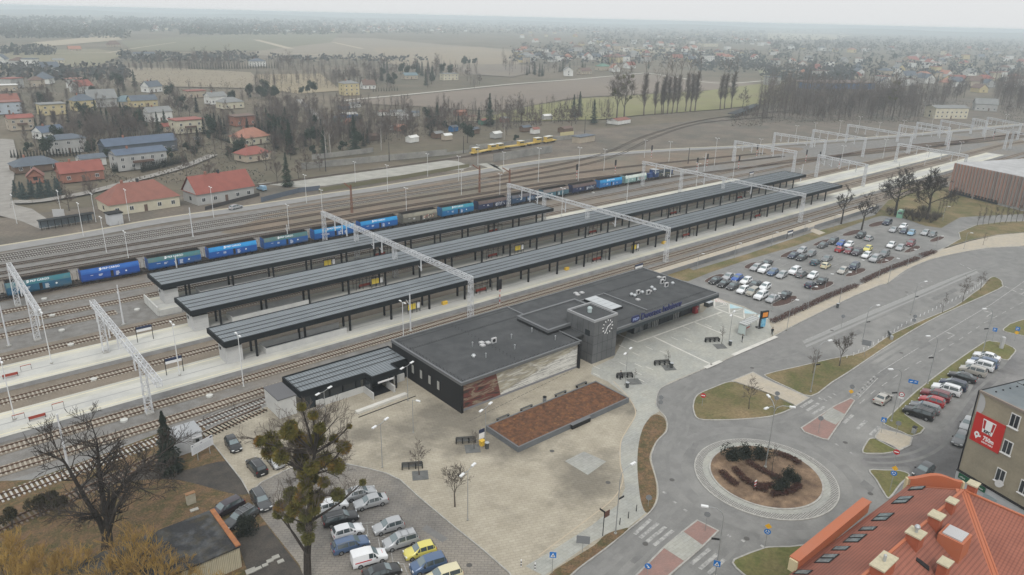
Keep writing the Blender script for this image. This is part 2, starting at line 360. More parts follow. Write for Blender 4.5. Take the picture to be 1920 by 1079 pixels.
BEDS=[[(1320,527),(1337,517),(1352,514),(1360,517),(1352,524),(1332,530)],[(1395,500),(1408,493),(1420,492),(1425,495),(1412,503),(1400,504)],[(1463,480),(1478,472),(1494,469),(1500,472),(1480,481),(1467,483)],[(1524,459),(1540,451),(1556,449),(1560,452),(1545,460),(1530,461)],[(1579,440),(1595,433),(1612,431),(1618,434),(1600,441),(1584,443)],[(1628,422),(1645,416),(1660,415),(1662,418),(1648,424),(1634,426)],[(1446,571),(1475,557),(1492,555),(1494,561),(1478,570),(1455,575)],[(1521,541),(1545,529),(1560,528),(1563,533),(1545,542),(1527,545)],[(1585,516),(1605,505),(1620,503),(1623,508),(1605,516),(1590,519)],[(1643,492),(1660,483),(1674,481),(1678,485),(1662,493),(1648,495)],[(1695,472),(1710,463),(1722,461),(1726,465),(1712,472),(1700,474)],[(1743,451),(1757,444),(1768,443),(1771,446),(1760,452),(1748,454)]]
for b in BEDS:island('planting_bed',b,dmulch_m,3,.1,.12)
island('planting_bed',[(1722,486),(1748,472),(1756,472),(1748,482),(1730,488)],dmulch_m,2,.1,.1)
bl=mat('blue_bay_paint',(.32,.5,.55),.8,c2=(.42,.55,.58),scale=.8,world=True)
wt=mat('light_line_paving',(.60,.58,.53),.8,c2=(.5,.49,.45),scale=.7,world=True)
pk=mat('pink_bay_paint',(.52,.40,.37),.8,world=True)
mb=MB();mb.mat(wt)
def ln(a,b,w=.35,z=KZ+.02):strip(mb,[at(*a,z).to_2d(),at(*b,z).to_2d()],w,z)
top=[(1340,558),(1367,569),(1394,578),(1421,589),(1440,597)];bot=[(1340,577),(1368,588),(1396,600),(1422,610)]
ln((1338,577),(1402,601),.45);ln((1340,559),(1440,598),.25)
for a,b in zip(top,bot):ln(a,b,.3)
for i in range(3):ln(top[i+1],bot[i],.22);ln(bot[i],(bot[i+1][0],bot[i][1]),.15)
for k in range(4):ln((1343+k*5,561+k*2),(1348+k*5,567+k*2),.25)
tag(mb.build('bay_markings'),kind='structure')
for i,c in((1,bl),(2,bl),(3,bl)):
 t0,t1,b0=top[i],top[i+1],bot[i]
 sheet('blue_bay_field',P2([t0,t1,(t0[0]+1,t0[1]+10)],KZ),KZ+.014,c)
sheet('pink_bay_field',P2([top[0],top[1],(1341,566)],KZ),KZ+.014,pk)
mb=MB();mb.mat(wt);Z=KZ+.02
for a,b,w_ in[((1157,626),(1195,642),.35),((1195,642),(1354,585),.4),((1226,632),(1335,684),.4),((1322,690),(1352,677),.9),((1301,604),(1357,627),.35),((1374,666),(1456,631),.9)]:ln(a,b,w_)
for x,y in[(1160,647),(1186,661),(1211,650),(1162,680),(1190,682),(1190,697),(1212,688),(1237,658),(1280,612),(1258,632),(1284,635),(1340,588),(1313,594),(1350,612),(1322,608),(1195,710),(1112,686),(1112,700)]:ln((x,y),(x+13,y+6),.18)
tag(mb.build('plaza_inlay'),kind='structure')
# road paint
mb=MB();mb.mat(paint_m)
def ln0(a,b,w=.15,z=.018):strip(mb,[at(*a,z).to_2d(),at(*b,z).to_2d()],w,z)
def dash(pts,on,off,w=.15):
 q=[at(*p,.018).to_2d()for p in pts];s=0
 for a,b in zip(q,q[1:]):
  L=(b-a).length;d=(b-a)/L;t=-s
  while t<L:
   t0,t1=max(t,0),min(t+on,L)
   if t1>t0:strip(mb,[a+d*t0,a+d*t1],w,.018)
   t+=on+off
  s=(L+s)%(on+off)
cl=[(1645,700),(1750,636),(1850,578),(1920,530)]
ln0((1604,743),(1650,698),.18);ln0((1650,697),(1752,634),.18);ln0((1752,634),(1860,570),.18);ln0((1860,570),(1960,500),.18)
ln0((1655,700),(1608,748),.14)
dash([(1612,757),(1640,733),(1700,692),(1790,643),(1845,606),(1920,566)],2.2,2.6,.18)
for k in range(8):ln0((1600+k*5.2,742-k*5),(1613+k*5,740-k*5.2),.25)
def arrow(p,q,w=.3):
 a=at(*p,.018).to_2d();b=at(*q,.018).to_2d();d=(b-a).normalized();nn=Vector((-d.y,d.x))
 strip(mb,[a,b],w,.018);e=b+nn*.9
 strip(mb,[b,e],w,.018)
 mb.face([(*(e+d*.5),.018),(*(e+nn*.9),.018),(*(e-d*.5),.018)])
arrow((1777,636),(1790,628));arrow((1850,594),(1860,587));arrow((1915,552),(1925,545))
for k in range(4):ln0((1502+k*11,764+k*6.4),(1524+k*11,750+k*6.4),.55)
for k in range(3):ln0((1582+k*25,794+k*11),(1599+k*25,778+k*11),.55)
for k in range(4):ln0((1190+k*13-(3 if k else 0),1002+k*7),(1223+k*14-3,974+k*7),.5)
for k in range(3):ln0((1296+k*16,1058+k*9),(1331+k*14,1029+k*10),.5)
for x,y in[(1364,1003),(1390,1012),(1426,1022),(1243,922),(1262,940),(1282,955),(1545,770),(1566,832),(1594,848),(1544,748),(1553,743),(1562,738),(1535,746)]:ln0((x,y),(x+6,y+4),.35)
dash([(1650,812),(1634,830)],.6,.5,.3)
for k in range(9):ln0((1800+k*14,495+k*7),(1808+k*14,499+k*7),.3)
for k in range(6):ln0((1700+k*9,552-k*5),(1704+k*9,554-k*5),.2)
ln0((1505,640),(1640,581),.12);ln0((1640,581),(1795,517),.12)
for k in range(20):
 a=(690+k*0,0)
for a,b in[((688,985),(690,1005)),((709,1008),(713,1030)),((733,1032),(737,1055)),((757,1058),(765,1079)),((660,983),(700,980)),((700,1009),(722,1006)),((722,1060),(760,1057))]:ln0(a,b,.1)
for b0,b1 in[((1357,512),(1450,560)),((1428,487),(1545,533)),((1493,466),(1600,508)),((1560,447),(1650,486))]:
 for k in range(8):
  t=k/7;x=b0[0]+(b1[0]-b0[0])*t;y=b0[1]+(b1[1]-b0[1])*t
  ln0((x-22,y+10),(x+20,y-8),.09)
tag(mb.build('road_markings'),kind='structure')
sheet('light_asphalt_strip',P2([(1505,640),(1640,581),(1795,517),(1830,505),(1835,512),(1800,526),(1650,591),(1512,652)]),.008,mat('light_asphalt',(.27,.268,.258),.9,c2=(.28,.28,.27),scale=.4,world=True,fine=.08))
dk=mat('worn_asphalt',(.185,.182,.175),.92,c2=(.215,.21,.202),scale=.5,world=True,fine=.12)
sheet('bus_bay_asphalt',P2([(1385,668),(1431,645),(1540,588),(1650,537),(1668,530),(1700,510),(1748,490),(1800,478),(1870,480),(1840,500),(1795,515),(1640,579),(1505,638),(1440,668)]),.006,dk)
sheet('tar_patch',smoothpoly(P2([(1640,812),(1750,815),(1790,790),(1830,715),(1880,690),(1920,650),(1960,700),(1960,960),(1700,960),(1712,895),(1700,875),(1620,876),(1622,855),(1670,852),(1715,825)]),2),.006,asph2)
mb=MB();mb.mat(mat('wheel_track',(.182,.18,.173),.9,c2=(.212,.209,.20),scale=.5,world=True,lo=.4,hi=.6))
for pts in([(1560,800),(1600,765),(1650,728),(1760,662),(1880,592),(1960,545)],[(1530,800),(1575,765),(1640,715),(1730,655),(1860,580),(1960,520)],[(1455,790),(1520,758),(1570,728),(1640,680),(1760,610),(1880,543)],[(1400,690),(1500,655),(1600,612),(1740,552),(1860,500),(1950,478)],[(1110,1090),(1180,1025),(1222,978),(1248,940)],[(1140,1100),(1200,1040),(1260,975),(1290,945)],[(1300,1110),(1345,1050),(1385,1010)],[(1245,890),(1242,850),(1262,790),(1275,750),(1330,705),(1400,675)],[(1262,850),(1280,800),(1285,760),(1330,720),(1390,700)],[(1620,862),(1680,862),(1740,845),(1790,800),(1830,745),(1880,700)]):
 q=smoothpoly(P2(pts),4,False)
 for s_ in(-.75,.75):wz=globals().get('wz',.0105)+.0003;strip(mb,offset(q,s_),.55,wz)
tag(mb.build('worn_wheel_tracks'),kind='structure')
mb=MB();mb.mat(mat('drain_dark',(.07,.068,.062),.9))
a,b=at(880,790,KZ).to_2d(),at(1075,694,KZ).to_2d();n=26
for k in range(n):strip(mb,[a+(b-a)*(k/n),a+(b-a)*((k+.7)/n)],.1,KZ+.013)
q=smoothpoly(P2([(1150,715),(1178,745),(1192,775),(1176,805),(1164,830),(1163,870),(1168,900),(1150,935),(1100,975),(1040,1020),(1010,1042)],KZ),4,False);mb.mat(mat('edging_light',(.43,.36,.27),.9));strip(mb,q,.16,KZ+.014)
tag(mb.build('plaza_drain_lines'),kind='structure')
pm_=mat('asphalt_repair',(.15,.148,.145),.9,c2=(.19,.188,.18),scale=.8,world=True,fine=.1)
for k,pts in enumerate([[(1640,705),(1662,691),(1670,697),(1648,711)],[(1290,850),(1300,830),(1310,833),(1300,853)],[(1745,560),(1790,541),(1796,546),(1752,565)],[(1560,640),(1610,618),(1618,624),(1570,646)],[(1180,1052),(1200,1036),(1208,1042),(1190,1058)],[(1620,900),(1640,915),(1632,925),(1612,908)],[(1720,650),(1740,640),(1746,646),(1726,656)],[(800,985),(840,1010),(830,1018),(790,993)]]):sheet('asphalt_patch',P2(pts),.0205+.0005*k,pm_)
mh=MB();mh.mat(mat('manhole_iron',(.09,.085,.08),.7));mh.tube((0,0,0),(0,0,.006),.36,n=16);mho=mh.build('manhole_cover')
for x,y,t in[(1585,830,'right of the roundabout'),(1632,926,'before the triangular verge'),(1260,900,'left of the roundabout'),(1690,662,'on the right hand road'),(1410,690,'before the bus road'),(1560,620,'on the bus road'),(1700,548,'far on the bus road'),(1400,1010,'below the roundabout'),(1210,1020,'on the lower road'),(880,1060,'in the near car park aisle'),(1140,905,'on the lower plaza'),(1035,846,'by the planter corner')]:z=.13 if 'plaza' in t or 'planter' in t else .022;q=at(x,y,z);inst(mho,(q.x,q.y,z),0,1,'dark round manhole cover '+t,'manhole cover','manhole covers')
# roundabout
RC=(85.4,43.6)
mb=MB();mb.mat(cobble_m)
a,b=ring(RC,7.4,9.8);n=len(a)
for r0,r1,z0,z1,m_ in((9.8,9.6,.1,.12,kerb_m),(9.6,8.6,.12,.14,cobble_m),(8.6,7.75,.14,.145,plazag_m),(7.75,7.5,.24,.25,kerb_m),(7.5,0.01,.24,.32,mat('straw_mulch',(.26,.18,.115),.95,c2=(.15,.10,.068),scale=.9,c3=(.09,.06,.04),scale3=.4,world=True,fine=.4,bump=.4))):
 mb.mat(m_);A,B=ring(RC,r1,r0)
 for k in range(n):
  j=(k+1)%n;mb.face([(*A[k],z0),(*A[j],z0),(*B[j],z1),(*B[k],z1)])
mb.mat(kerb_m)
for rr,z0,z1 in((9.8,-.02,.1),(7.75,.145,.24)):
 A,_=ring(RC,1,rr)
 for k in range(n):j=(k+1)%n;mb.face([(*A[k],z0),(*A[j],z0),(*A[j],z1),(*A[k],z1)])
tag(mb.build('roundabout_island'),kind='structure')
tyre=mat('tyre_track',(.19,.187,.18),.92,c2=(.22,.217,.208),scale=.6,world=True,lo=.4,hi=.6)
A,B=ring(RC,11.6,13.4);mb=MB();mb.mat(tyre)
for k in range(n):j=(k+1)%n;mb.face([(*A[k],.008),(*A[j],.008),(*B[j],.008),(*B[k],.008)])
tag(mb.build('tyre_worn_ring'),kind='structure')
# service road beyond the yard, lanes, village ground
svc=[(-160,217),(-60,221),(17.7,226.3),(38,228),(60,231.5),(88,232),(117,233.5),(137,233.3),(175,236.5),(204,239.4),(232,240),(261,236.6),(300,227),(354,208.9),(451,185.5),(520,173),(589,161),(700,142),(900,110),(1300,50)]
svc=smoothpoly(svc,4,False)
mb=MB();mb.mat(mat('service_road',(.265,.262,.255),.9,c2=(.225,.222,.215),scale=.3,world=True,fine=.06));strip(mb,svc,5.4,.03);tag(mb.build('service_road'),kind='structure')
mb=MB();mb.mat(mat('road_edge',(.42,.38,.29),.9,world=True));strip(mb,offset(svc,3.3),1.2,.05);tag(mb.build('service_road_edge'),kind='structure')
lane_m=mat('lane_gravel',(.29,.275,.25),.92,c2=(.23,.215,.195),scale=.3,world=True,fine=.1)
def lane(name,pts,w_,m_=lane_m,z=.03):
 mb=MB();mb.mat(m_);strip(mb,smoothpoly(P2(pts),4,False),w_,z);return tag(mb.build(name),kind='structure')
sheet('village_lane',P2([(-40,258),(25,262),(32,290),(26,335),(20,375),(30,385),(60,392),(110,425),(75,430),(40,415),(0,405),(-40,402)]),.032,lane_m)
lane('village_lane',[(20,378),(60,378),(105,372),(160,362),(200,352),(250,338),(290,328),(345,312),(400,290)],4.5)
lane('field_road',[(640,190),(672,186),(760,178),(860,168),(960,158),(1080,149),(1210,137)],4.5,mat('pale_track',(.47,.45,.40),.9,world=True),.06)
lane('field_road',[(1210,137),(1262,144),(1340,156),(1430,152),(1500,140)],5,mat('pale_track',(.47,.45,.40),.9,world=True),.06)
lane('village_path',[(560,186),(580,205),(600,222),(610,240)],4,lane_m,.04)
sheet('concrete_ramp',P2([(480,345),(575,337),(720,314),(838,301),(858,303),(885,313),(870,318),(830,322),(720,333),(610,349),(560,352)]),.04,conc_m)
sheet('footbridge_apron',P2([(925,308),(912,306),(960,318),(945,323),(925,318)]),.05,conc_m)
lane('path_to_ramp',[(905,307),(925,314),(950,320)],5,conc_m,.045)
yellow=mat('dry_grass',(.27,.225,.13),.95,c2=(.22,.18,.11),scale=.03,world=True,fine=.2)
FIELDS=[('ploughed_field',[(640,190),(760,180),(960,160),(1210,139),(1240,142),(1330,152),(1420,157),(1380,166),(1300,171),(1180,178),(1080,183),(1000,197),(930,208),(860,205),(760,198),(680,195)],(.20,.165,.13),(.17,.14,.115)),('green_field',[(900,222),(960,208),(1000,198),(1100,184),(1320,171),(1420,158),(1500,150),(1480,190),(1350,205),(1200,216),(1130,224),(960,228)],(.205,.205,.085),(.19,.17,.09)),('straw_field',[(195,127),(330,128),(470,136),(485,150),(470,166),(330,163),(250,155)],(.25,.21,.15),(.21,.18,.13)),('green_field',[(225,78),(380,68),(480,63),(640,60),(620,80),(480,96),(250,96)],(.165,.155,.105),(.14,.135,.09)),('straw_field',[(60,80),(215,66),(230,75),(90,87)],(.34,.29,.21),(.3,.26,.19)),('ploughed_field',[(480,70),(700,72),(830,84),(1000,96),(980,118),(860,118),(700,112),(480,104)],(.235,.20,.155),(.21,.185,.14)),('straw_field',[(700,90),(900,88),(1010,105),(960,125),(830,128),(720,120)],(.26,.215,.155),(.235,.2,.15)),('ploughed_field',[(850,122),(960,120),(1030,128),(960,145),(880,140)],(.17,.145,.12),(.2,.17,.13)),('straw_field',[(480,140),(600,138),(640,170),(560,176),(500,168)],(.28,.23,.15),(.24,.2,.13)),('dry_meadow',[(0,95),(180,92),(240,100),(180,125),(0,128)],(.2,.175,.115),(.17,.16,.1)),('ploughed_field',[(1000,90),(1080,96),(1010,110),(960,104)],(.23,.2,.16),(.2,.18,.14)),('straw_field',[(1150,88),(1300,92),(1250,100),(1140,98)],(.3,.26,.19),(.26,.23,.17)),('green_field',[(1420,128),(1500,132),(1520,150),(1430,152)],(.2,.2,.12),(.21,.18,.12)),('straw_field',[(1440,62),(1600,66),(1560,76),(1440,74)],(.33,.29,.21),(.3,.27,.2)),]
for i,(nm,pts,c1,c2)in enumerate(FIELDS):
 sheet(nm,P2(pts),-.02+.06*(i%4)-.4*0,mat('soil_%s_%d'%(nm,i),c1,.95,c2=c2,scale=.012,c3=tuple(v*.9 for v in c1),scale3=.09,world=True,fine=.08))
for pts,w_ in[([(300,100),(480,98),(650,106),(760,108)],6),([(480,75),(545,92)],14),([(560,115),(740,110),(760,107)],4),([(200,100),(260,90),(330,80)],5),([(625,80),(680,92)],10),([(0,103),(200,99)],6)]:
 lane('field_track',pts,w_,mat('track_sand',(.38,.33,.25),.95,world=True),.3)
hl=mat('hill_wood',(.07,.085,.065),.95,c2=(.10,.10,.08),scale=.01,world=True)
mb=MB();mb.mat(hl)
prev=None
for k in range(61):
 an=R(2+k*1.4);d=9000+500*math.sin(k*.4)
 hgt=20+22*math.sin(k*.31)**2+10*math.sin(k*.83)+(26 if k<22 else 0)*math.exp(-((k-9)/7.0)**2)
 c=Vector((math.cos(an),math.sin(an)));hgt*=.6
 row=[(*(c*(d-1500)),-1),(*(c*(d-600)),hgt*.6),(*(c*d),min(hgt,55)),(*(c*(d+900)),hgt*.5),(*(c*(d+2000)),-1)]
 if prev:
  for q in range(4):mb.face([prev[q],row[q],row[q+1],prev[q+1]])
 prev=row
tag(mb.build('hills',smooth=True),kind='structure')
# RAILWAY
SL=0.0085
def W(x,y):return Vector((x,y+SL*(x-40)))
rail_m=mat('rail_rust',(.10,.06,.04),.6,metal=.3,c2=(.16,.10,.07),scale=.5)
railold_m=mat('rail_dark',(.075,.055,.045),.6,metal=.3)
sleep_m=mat('concrete_sleeper',(.40,.36,.30),.9,c2=(.31,.28,.235),scale=1.2)
sleepw_m=mat('pale_sleeper',(.42,.41,.38),.9)
wood_m=mat('wooden_sleeper',(.13,.105,.085),.95,c2=(.2,.165,.13),scale=1.0)
bed_m=ballb_m
def throat(x):
 """northern limit of the tracks where the yard narrows"""
 pts=[(-200,260),(285,192),(322,187),(370,179),(426,170),(472,160),(542,150),(640,136),(900,100),(1500,20)]
 for a,b in zip(pts,pts[1:]):
  if x<=b[0]:return a[1]+(b[1]-a[1])*(x-a[0])/(b[0]-a[0])
 return 20
def track_pts(y0,x0=-70,x1=900,rank=0,pts=None):
 if pts:return[Vector(p)for p in smoothpoly(pts,6,False)]
 out=[];x=x0
 while x<=x1:
  y=W(x,y0).y;y=min(y,throat(x)-rank*4.2 if x<500 else throat(x)-rank*4.2)
  if x>470:y=min(y,y0-(x-470)*.10+SL*430)
  out.append(Vector((x,y)));x+=10 if x<430 else 20
 return[Vector(p)for p in smoothpoly(out,2,False)]if x1>280 else out
def track(name,pts,sm,rm,label,bed=None,sl_to=300,zb=0.0,pitch=.6,bedw=3.0):
 root=empty(name,(pts[0].x,pts[0].y,0));tag(root,label,'railway track','railway tracks of the station')
 o=Vector((pts[0].x,pts[0].y));q=[p-o for p in pts]
 if bed:
  mb=MB();mb.mat(bed);strip(mb,q,bedw,.03);mb.build('ballast_bed',None,root)
 for s in(-1,1):
  mb=MB();mb.mat(rm);c=offset(q,s*.7525);l=offset(c,.045);r=offset(c,-.045)
  for i in range(len(c)-1):
   a,b,d,e=l[i],l[i+1],r[i],r[i+1]
   mb.face([(*d,.27),(*e,.27),(*b,.27),(*a,.27)]);mb.face([(*d,.05),(*e,.05),(*e,.27),(*d,.27)]);mb.face([(*b,.05),(*a,.05),(*a,.27),(*b,.27)])
  mb.build('rail',None,root)
 mb=MB();mb.mat(sm);s=0.0
 for a,b in zip(q,q[1:]):
  L=(b-a).length;d=(b-a)/L;n_=Vector((-d.y,d.x));t=-s
  while t<L:
   if t>=0:
    c=a+d*t
    if c.x+o.x>sl_to:break
    k=[c+d*dx+n_*dy for dx,dy in((-.13,-1.28),(.13,-1.28),(.13,1.28),(-.13,1.28))]
    mb.face([(*p,.12)for p in k])
    mb.face([(*k[0],.02),(*k[1],.02),(*k[1],.12),(*k[0],.12)])
   t+=pitch
  s=(L+s)%pitch
 if mb.v:tag(mb.build('sleepers',None,root),kind='stuff')
 return root
A='rusty track on concrete sleepers '
track('railway_track',track_pts(0,pts=[(-90,109.8),(10,110),(40,110.4),(90,111.6),(140,112.4),(300,114),(430,114.5),(600,100),(900,70)]),sleep_m,rail_m,A+'running closest to the station building',bed_m)
track('railway_track',track_pts(0,pts=[(-90,98),(-30,100.4),(10,103.9),(30,106.0),(47,108.2)]),sleepw_m,rail_m,'siding with white sleepers joining the nearest track beside the container',None)
track('railway_track',track_pts(0,pts=[(-90,90),(-30,92.5),(8,97.5),(30,102.8),(38,104.6)]),wood_m,rail_m,'overgrown old track running behind the big bare tree in the corner',None)
track('railway_track',track_pts(116.3),sleep_m,rail_m,A+'along the near edge of the third canopied platform',bed_m)
track('railway_track',track_pts(132.4),sleep_m,rail_m,A+'between the two longest platforms',bed_m,bedw=8.5)
track('railway_track',track_pts(150.6,rank=.3),sleep_m,rail_m,A+'between the shortest canopy and the middle canopy',bed_m,bedw=6)
for y,r,xx in((162.3,1,34),):
 track('railway_track',[W(x,y)for x in range(-90,36,6)],sleep_m,rail_m,'dead end track stopping at the head wall of the first platform',bed_m)
track('railway_track',track_pts(168.4,rank=1.2),sleep_m,rail_m,A+'just beyond the shortest canopy',bed_m)
track('railway_track',track_pts(176.0,rank=2.2),sleep_m,rail_m,A+'between the coal train and the shortest canopy',bed_m)
track('railway_track',track_pts(184.5,rank=3),wood_m,railold_m,'dark track under the long blue coal train',bed_m)
track('railway_track',track_pts(199.2,rank=0,x1=330),wood_m,railold_m,'dark old track directly behind the coal train',None)
track('railway_track',track_pts(204.2,rank=0,x1=330),wood_m,railold_m,'old track second behind the coal train',None)
track('railway_track',track_pts(0,pts=[(-90,209.5),(0,209.6),(80,211.6),(150,213),(230,212),(330,196)]),wood_m,railold_m,'old dark track third behind the coal train',None)
track('railway_track',track_pts(0,pts=[(-90,214.6),(0,215),(80,217.3),(150,219),(215,222),(262,232),(330,262),(400,282),(470,275)]),sleepw_m,railold_m,'second outermost yard track, with white sleepers',None,sl_to=180)
track('railway_track',track_pts(0,pts=[(-90,218),(0,218.7),(80,221.6),(150,223.6),(205,228),(258,238),(330,268),(420,292),(520,290)]),sleepw_m,railold_m,'outermost yard track with white sleepers beside the service road',None,sl_to=180)
track('railway_track',track_pts(0,pts=[(96,262),(130,263.6),(160,265),(200,268),(230,271)]),wood_m,railold_m,'isolated old track in front of the concrete wall with graffiti',None)
pe_m=mat('platform_edge',(.48,.47,.41),.85,c2=(.41,.405,.36),scale=.15,c3=(.58,.56,.48),scale3=.06,world=True,fine=.05)
pc_m=mat('platform_paving',(.47,.47,.44),.85,c2=(.40,.40,.38),scale=.2,c3=(.53,.52,.47),scale3=.09,world=True,fine=.06)
pw_m=mat('platform_wall',(.33,.33,.33),.9,c2=(.26,.26,.26),scale=.5,world=True)
tact_m=mat('tactile_strip',(.62,.575,.42),.85,world=True)
def platform(x0,x1,ya,yb,label,light=1):
 root=empty('platform',(*W(x0,ya),0));tag(root,label,'platform','station platforms');o=Vector((*W(x0,ya),0))
 def q(x,y):p=W(x,y);return(p.x-o.x,p.y-o.y)
 mb=MB();mb.mat(pc_m);mb.prism([q(x0,ya),q(x1,ya),q(x1,yb),q(x0,yb)],-.02,.8,side=pw_m);mb.build('deck',None,root)
 SP=[(ya,ya+2.2,pe_m,'edge_paving'),(yb-2.2,yb,pe_m,'edge_paving'),((ya+yb)/2-.1,(ya+yb)/2+.1,pw_m,'drain_channel')]if yb-ya>5 else[(ya,yb,MATS['tan_pavement'],'edge_paving')]
 for a,b,mm,nm in SP:
  mb=MB();mb.mat(mm);mb.face([(*q(x0,a),.812),(*q(x1,a),.812),(*q(x1,b),.812),(*q(x0,b),.812)]);mb.build(nm,None,root)
 for yy in(ya+.9,yb-.9)[:2 if yb-ya>5 else 0]:
  mb=MB();mb.mat(tact_m);mb.face([(*q(x0,yy-.12),.82),(*q(x1,yy-.12),.82),(*q(x1,yy+.12),.82),(*q(x0,yy+.12),.82)]);mb.build('tactile_strip',None,root)
 for k in range(int((x1-x0)/12)if False else 0):
  xx=x0+3+k*12
  for yy in(ya,yb-2.2):mb.face([(*q(xx+(yy>ya)*3,yy),.816),(*q(xx+2+(yy>ya)*3,yy),.816),(*q(xx+2+(yy>ya)*3,yy+2.2),.816),(*q(xx+(yy>ya)*3,yy+2.2),.816)])
 return root
platform(-90,428,118.7,126.9,'long pale platform nearest the station building under the longest canopy')
platform(-90,404,136.1,145.6,'long pale platform under the middle canopy')
platform(36.6,260,154.8,164.4,'platform with a head wall at its left end under the shortest canopy')
platform(133.5,262,106.9,109.6,'narrow cream side platform beside the car park with a dark retaining wall')
mb=MB();mb.mat(mat('retaining_wall',(.13,.135,.14),.85,c2=(.24,.24,.24),scale=.08,world=True,fine=.1))
for xa,xb in((133.5,213),(217.5,262)):
 a,b=W(xa,106.86),W(xb,106.86);mb.bar((a.x,a.y,.55),(b.x,b.y,.55),.2,1.1)
tag(mb.build('retaining_wall'),'dark low retaining wall between the side platform and the grass of the car park','wall')
sheet('access_ramp_ground',P2([(1519,434),(1524,428),(1548,437),(1536,441)],.02),.045,pavet_m)
mb=MB();mb.mat(mat('pale_render',(.55,.55,.52),.85,c2=(.46,.46,.44),scale=.8,world=True,fine=.05))
mb.box(36.3,36.6,154.8,164.4,0,1.9);mb.box(36.6,41,154.5,154.8,0,1.3)
tag(mb.build('head_wall'),'white concrete head wall closing the end of the short platform','wall')
roof_m=mat('canopy_metal',(.185,.205,.22),.5,metal=.2,c2=(.215,.238,.252),scale=.04,c3=(.16,.18,.195),scale3=.3,fine=.04,spec=.4)
seam_m=mat('canopy_seam',(.035,.037,.04),.6)
rib_m=mat('canopy_rib',(.15,.17,.18),.5,metal=.3)
fas_m=mat('charcoal_cladding',(.010,.012,.014),.7,c2=(.015,.017,.019),scale=.3,spec=.12)
sof_m=mat('canopy_soffit',(.12,.11,.10),.8)
colm=mat('charcoal_steel',(.012,.013,.014),.6,spec=.12)
panel_m=mat('white_panel',(.50,.50,.49),.6,c2=(.43,.43,.43),scale=.4)
def canopy(x0,x1,ya,yb,label,cols=(1.0,3.7)):
 base=W(x0,ya);root=empty('platform_canopy',(base.x,base.y,.8),math.atan(SL));tag(root,label,'canopy','station platform canopies')
 L=x1-x0;D=yb-ya;zt,zb=4.7,3.7
 mb=MB();mb.mat(roof_m);mb.box(.3,L-.3,.3,D-.3,zt-.35,zt-.08)
 mb.build('roof',None,root)
 mb=MB();mb.mat(rib_m);k=.8
 while k<L-.5:mb.box(k,k+.045,.3,D-.3,zt-.08,zt-.035,False);k+=.5
 tag(mb.build('standing_ribs',None,root),kind='stuff')
 for t in(.34,.54,.76):
  mb=MB();mb.mat(seam_m);mb.box(.3,L-.3,D*(1-t)-.06,D*(1-t)+.09,zt-.075,zt+.0);mb.build('gutter_seam',None,root)
 mb=MB();mb.mat(fas_m);mb.box(0,L,0,.3,zb,zt);mb.box(0,L,D-.3,D,zb,zt);mb.box(0,.3,.3,D-.3,zb,zt);mb.box(L-.3,L,.3,D-.3,zb,zt);mb.build('fascia',None,root)
 mb=MB();mb.mat(sof_m);mb.box(.3,L-.3,.3,D-.3,zb+.15,zb+.25);mb.build('soffit',None,root)
 k=44.3-x0
 while k<L-1:
  for r in cols:
   mb=MB();mb.mat(colm);mb.box(k-.17,k+.17,r-.17,r+.17,0,zb+.15);mb.build('column',None,root)
  k+=9.5
 mb=MB();mb.mat(panel_m);
 for i in range(5):mb.box(.6,3.5,.9,4.6,i*.62+.01,(i+1)*.62-.005)
 mb.mat(colm);mb.box(.62,3.48,.92,4.58,0,3.14);mb.box(.57,.6,3.4,4.1,1.9,2.5);mb.build('lift_block',None,root)
 return root
canopy(38.2,263,121.4,129.6,'longest charcoal canopy with grey ribbed roof, nearest the station building')
canopy(38.4,270,139.4,148.8,'middle charcoal canopy with grey ribbed roof over the second platform')
canopy(38.4,152.5,157.8,167.4,'short charcoal canopy with grey ribbed roof beside the coal train')
par_m=mat('parapet_white',(.52,.52,.50),.85,c2=(.45,.45,.44),scale=.6,world=True)
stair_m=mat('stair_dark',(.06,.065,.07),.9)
def parapet(x0,x1,ya,label):
 root=empty('stairwell_parapet',(*W(x0,ya),.8));tag(root,label,'parapet','stairwell parapets on the platforms')
 L=x1-x0;mb=MB();mb.mat(par_m);mb.box(0,L,0,.18,0,1.15);mb.box(0,L,3.2,3.38,0,1.15);mb.box(0,.18,.18,3.2,0,1.15);mb.build('wall',None,root)
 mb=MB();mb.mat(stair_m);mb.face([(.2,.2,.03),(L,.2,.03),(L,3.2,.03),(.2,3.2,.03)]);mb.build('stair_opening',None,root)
 mb=MB();mb.mat(mat('steel_rail',(.35,.36,.37),.4,metal=.6));mb.tube((0,.09,1.25),(L,.09,1.25),.03);mb.tube((0,3.29,1.25),(L,3.29,1.25),.03);mb.build('handrail',None,root)
parapet(45.8,62.2,121.9,'white stairwell parapet under the nearest long canopy')
parapet(46.5,63,140.2,'white stairwell parapet under the middle canopy');parapet(46.5,63,158.8,'white stairwell parapet under the shortest canopy')
redb=mat('red_bench',(.30,.055,.035),.6);steel_m=MATS['steel_rail']
def make_bench(name='platform_bench'):
 root=empty(name,(0,0,0))
 for nm,b in(('seat',(-1.5,1.5,-.25,.25,.42,.5)),('backrest',(-1.5,1.5,-.03,.05,.5,.95))):
  mb=MB();mb.mat(redb);mb.box(*b);mb.build(nm,None,root)
 for x in(-1.4,1.4):
  mb=MB();mb.mat(colm);mb.box(x-.04,x+.04,-.25,.25,0,.42);mb.box(x-.05,x+.05,-.28,.28,.5,.56);mb.build('leg',None,root)
 return root
bench=make_bench()
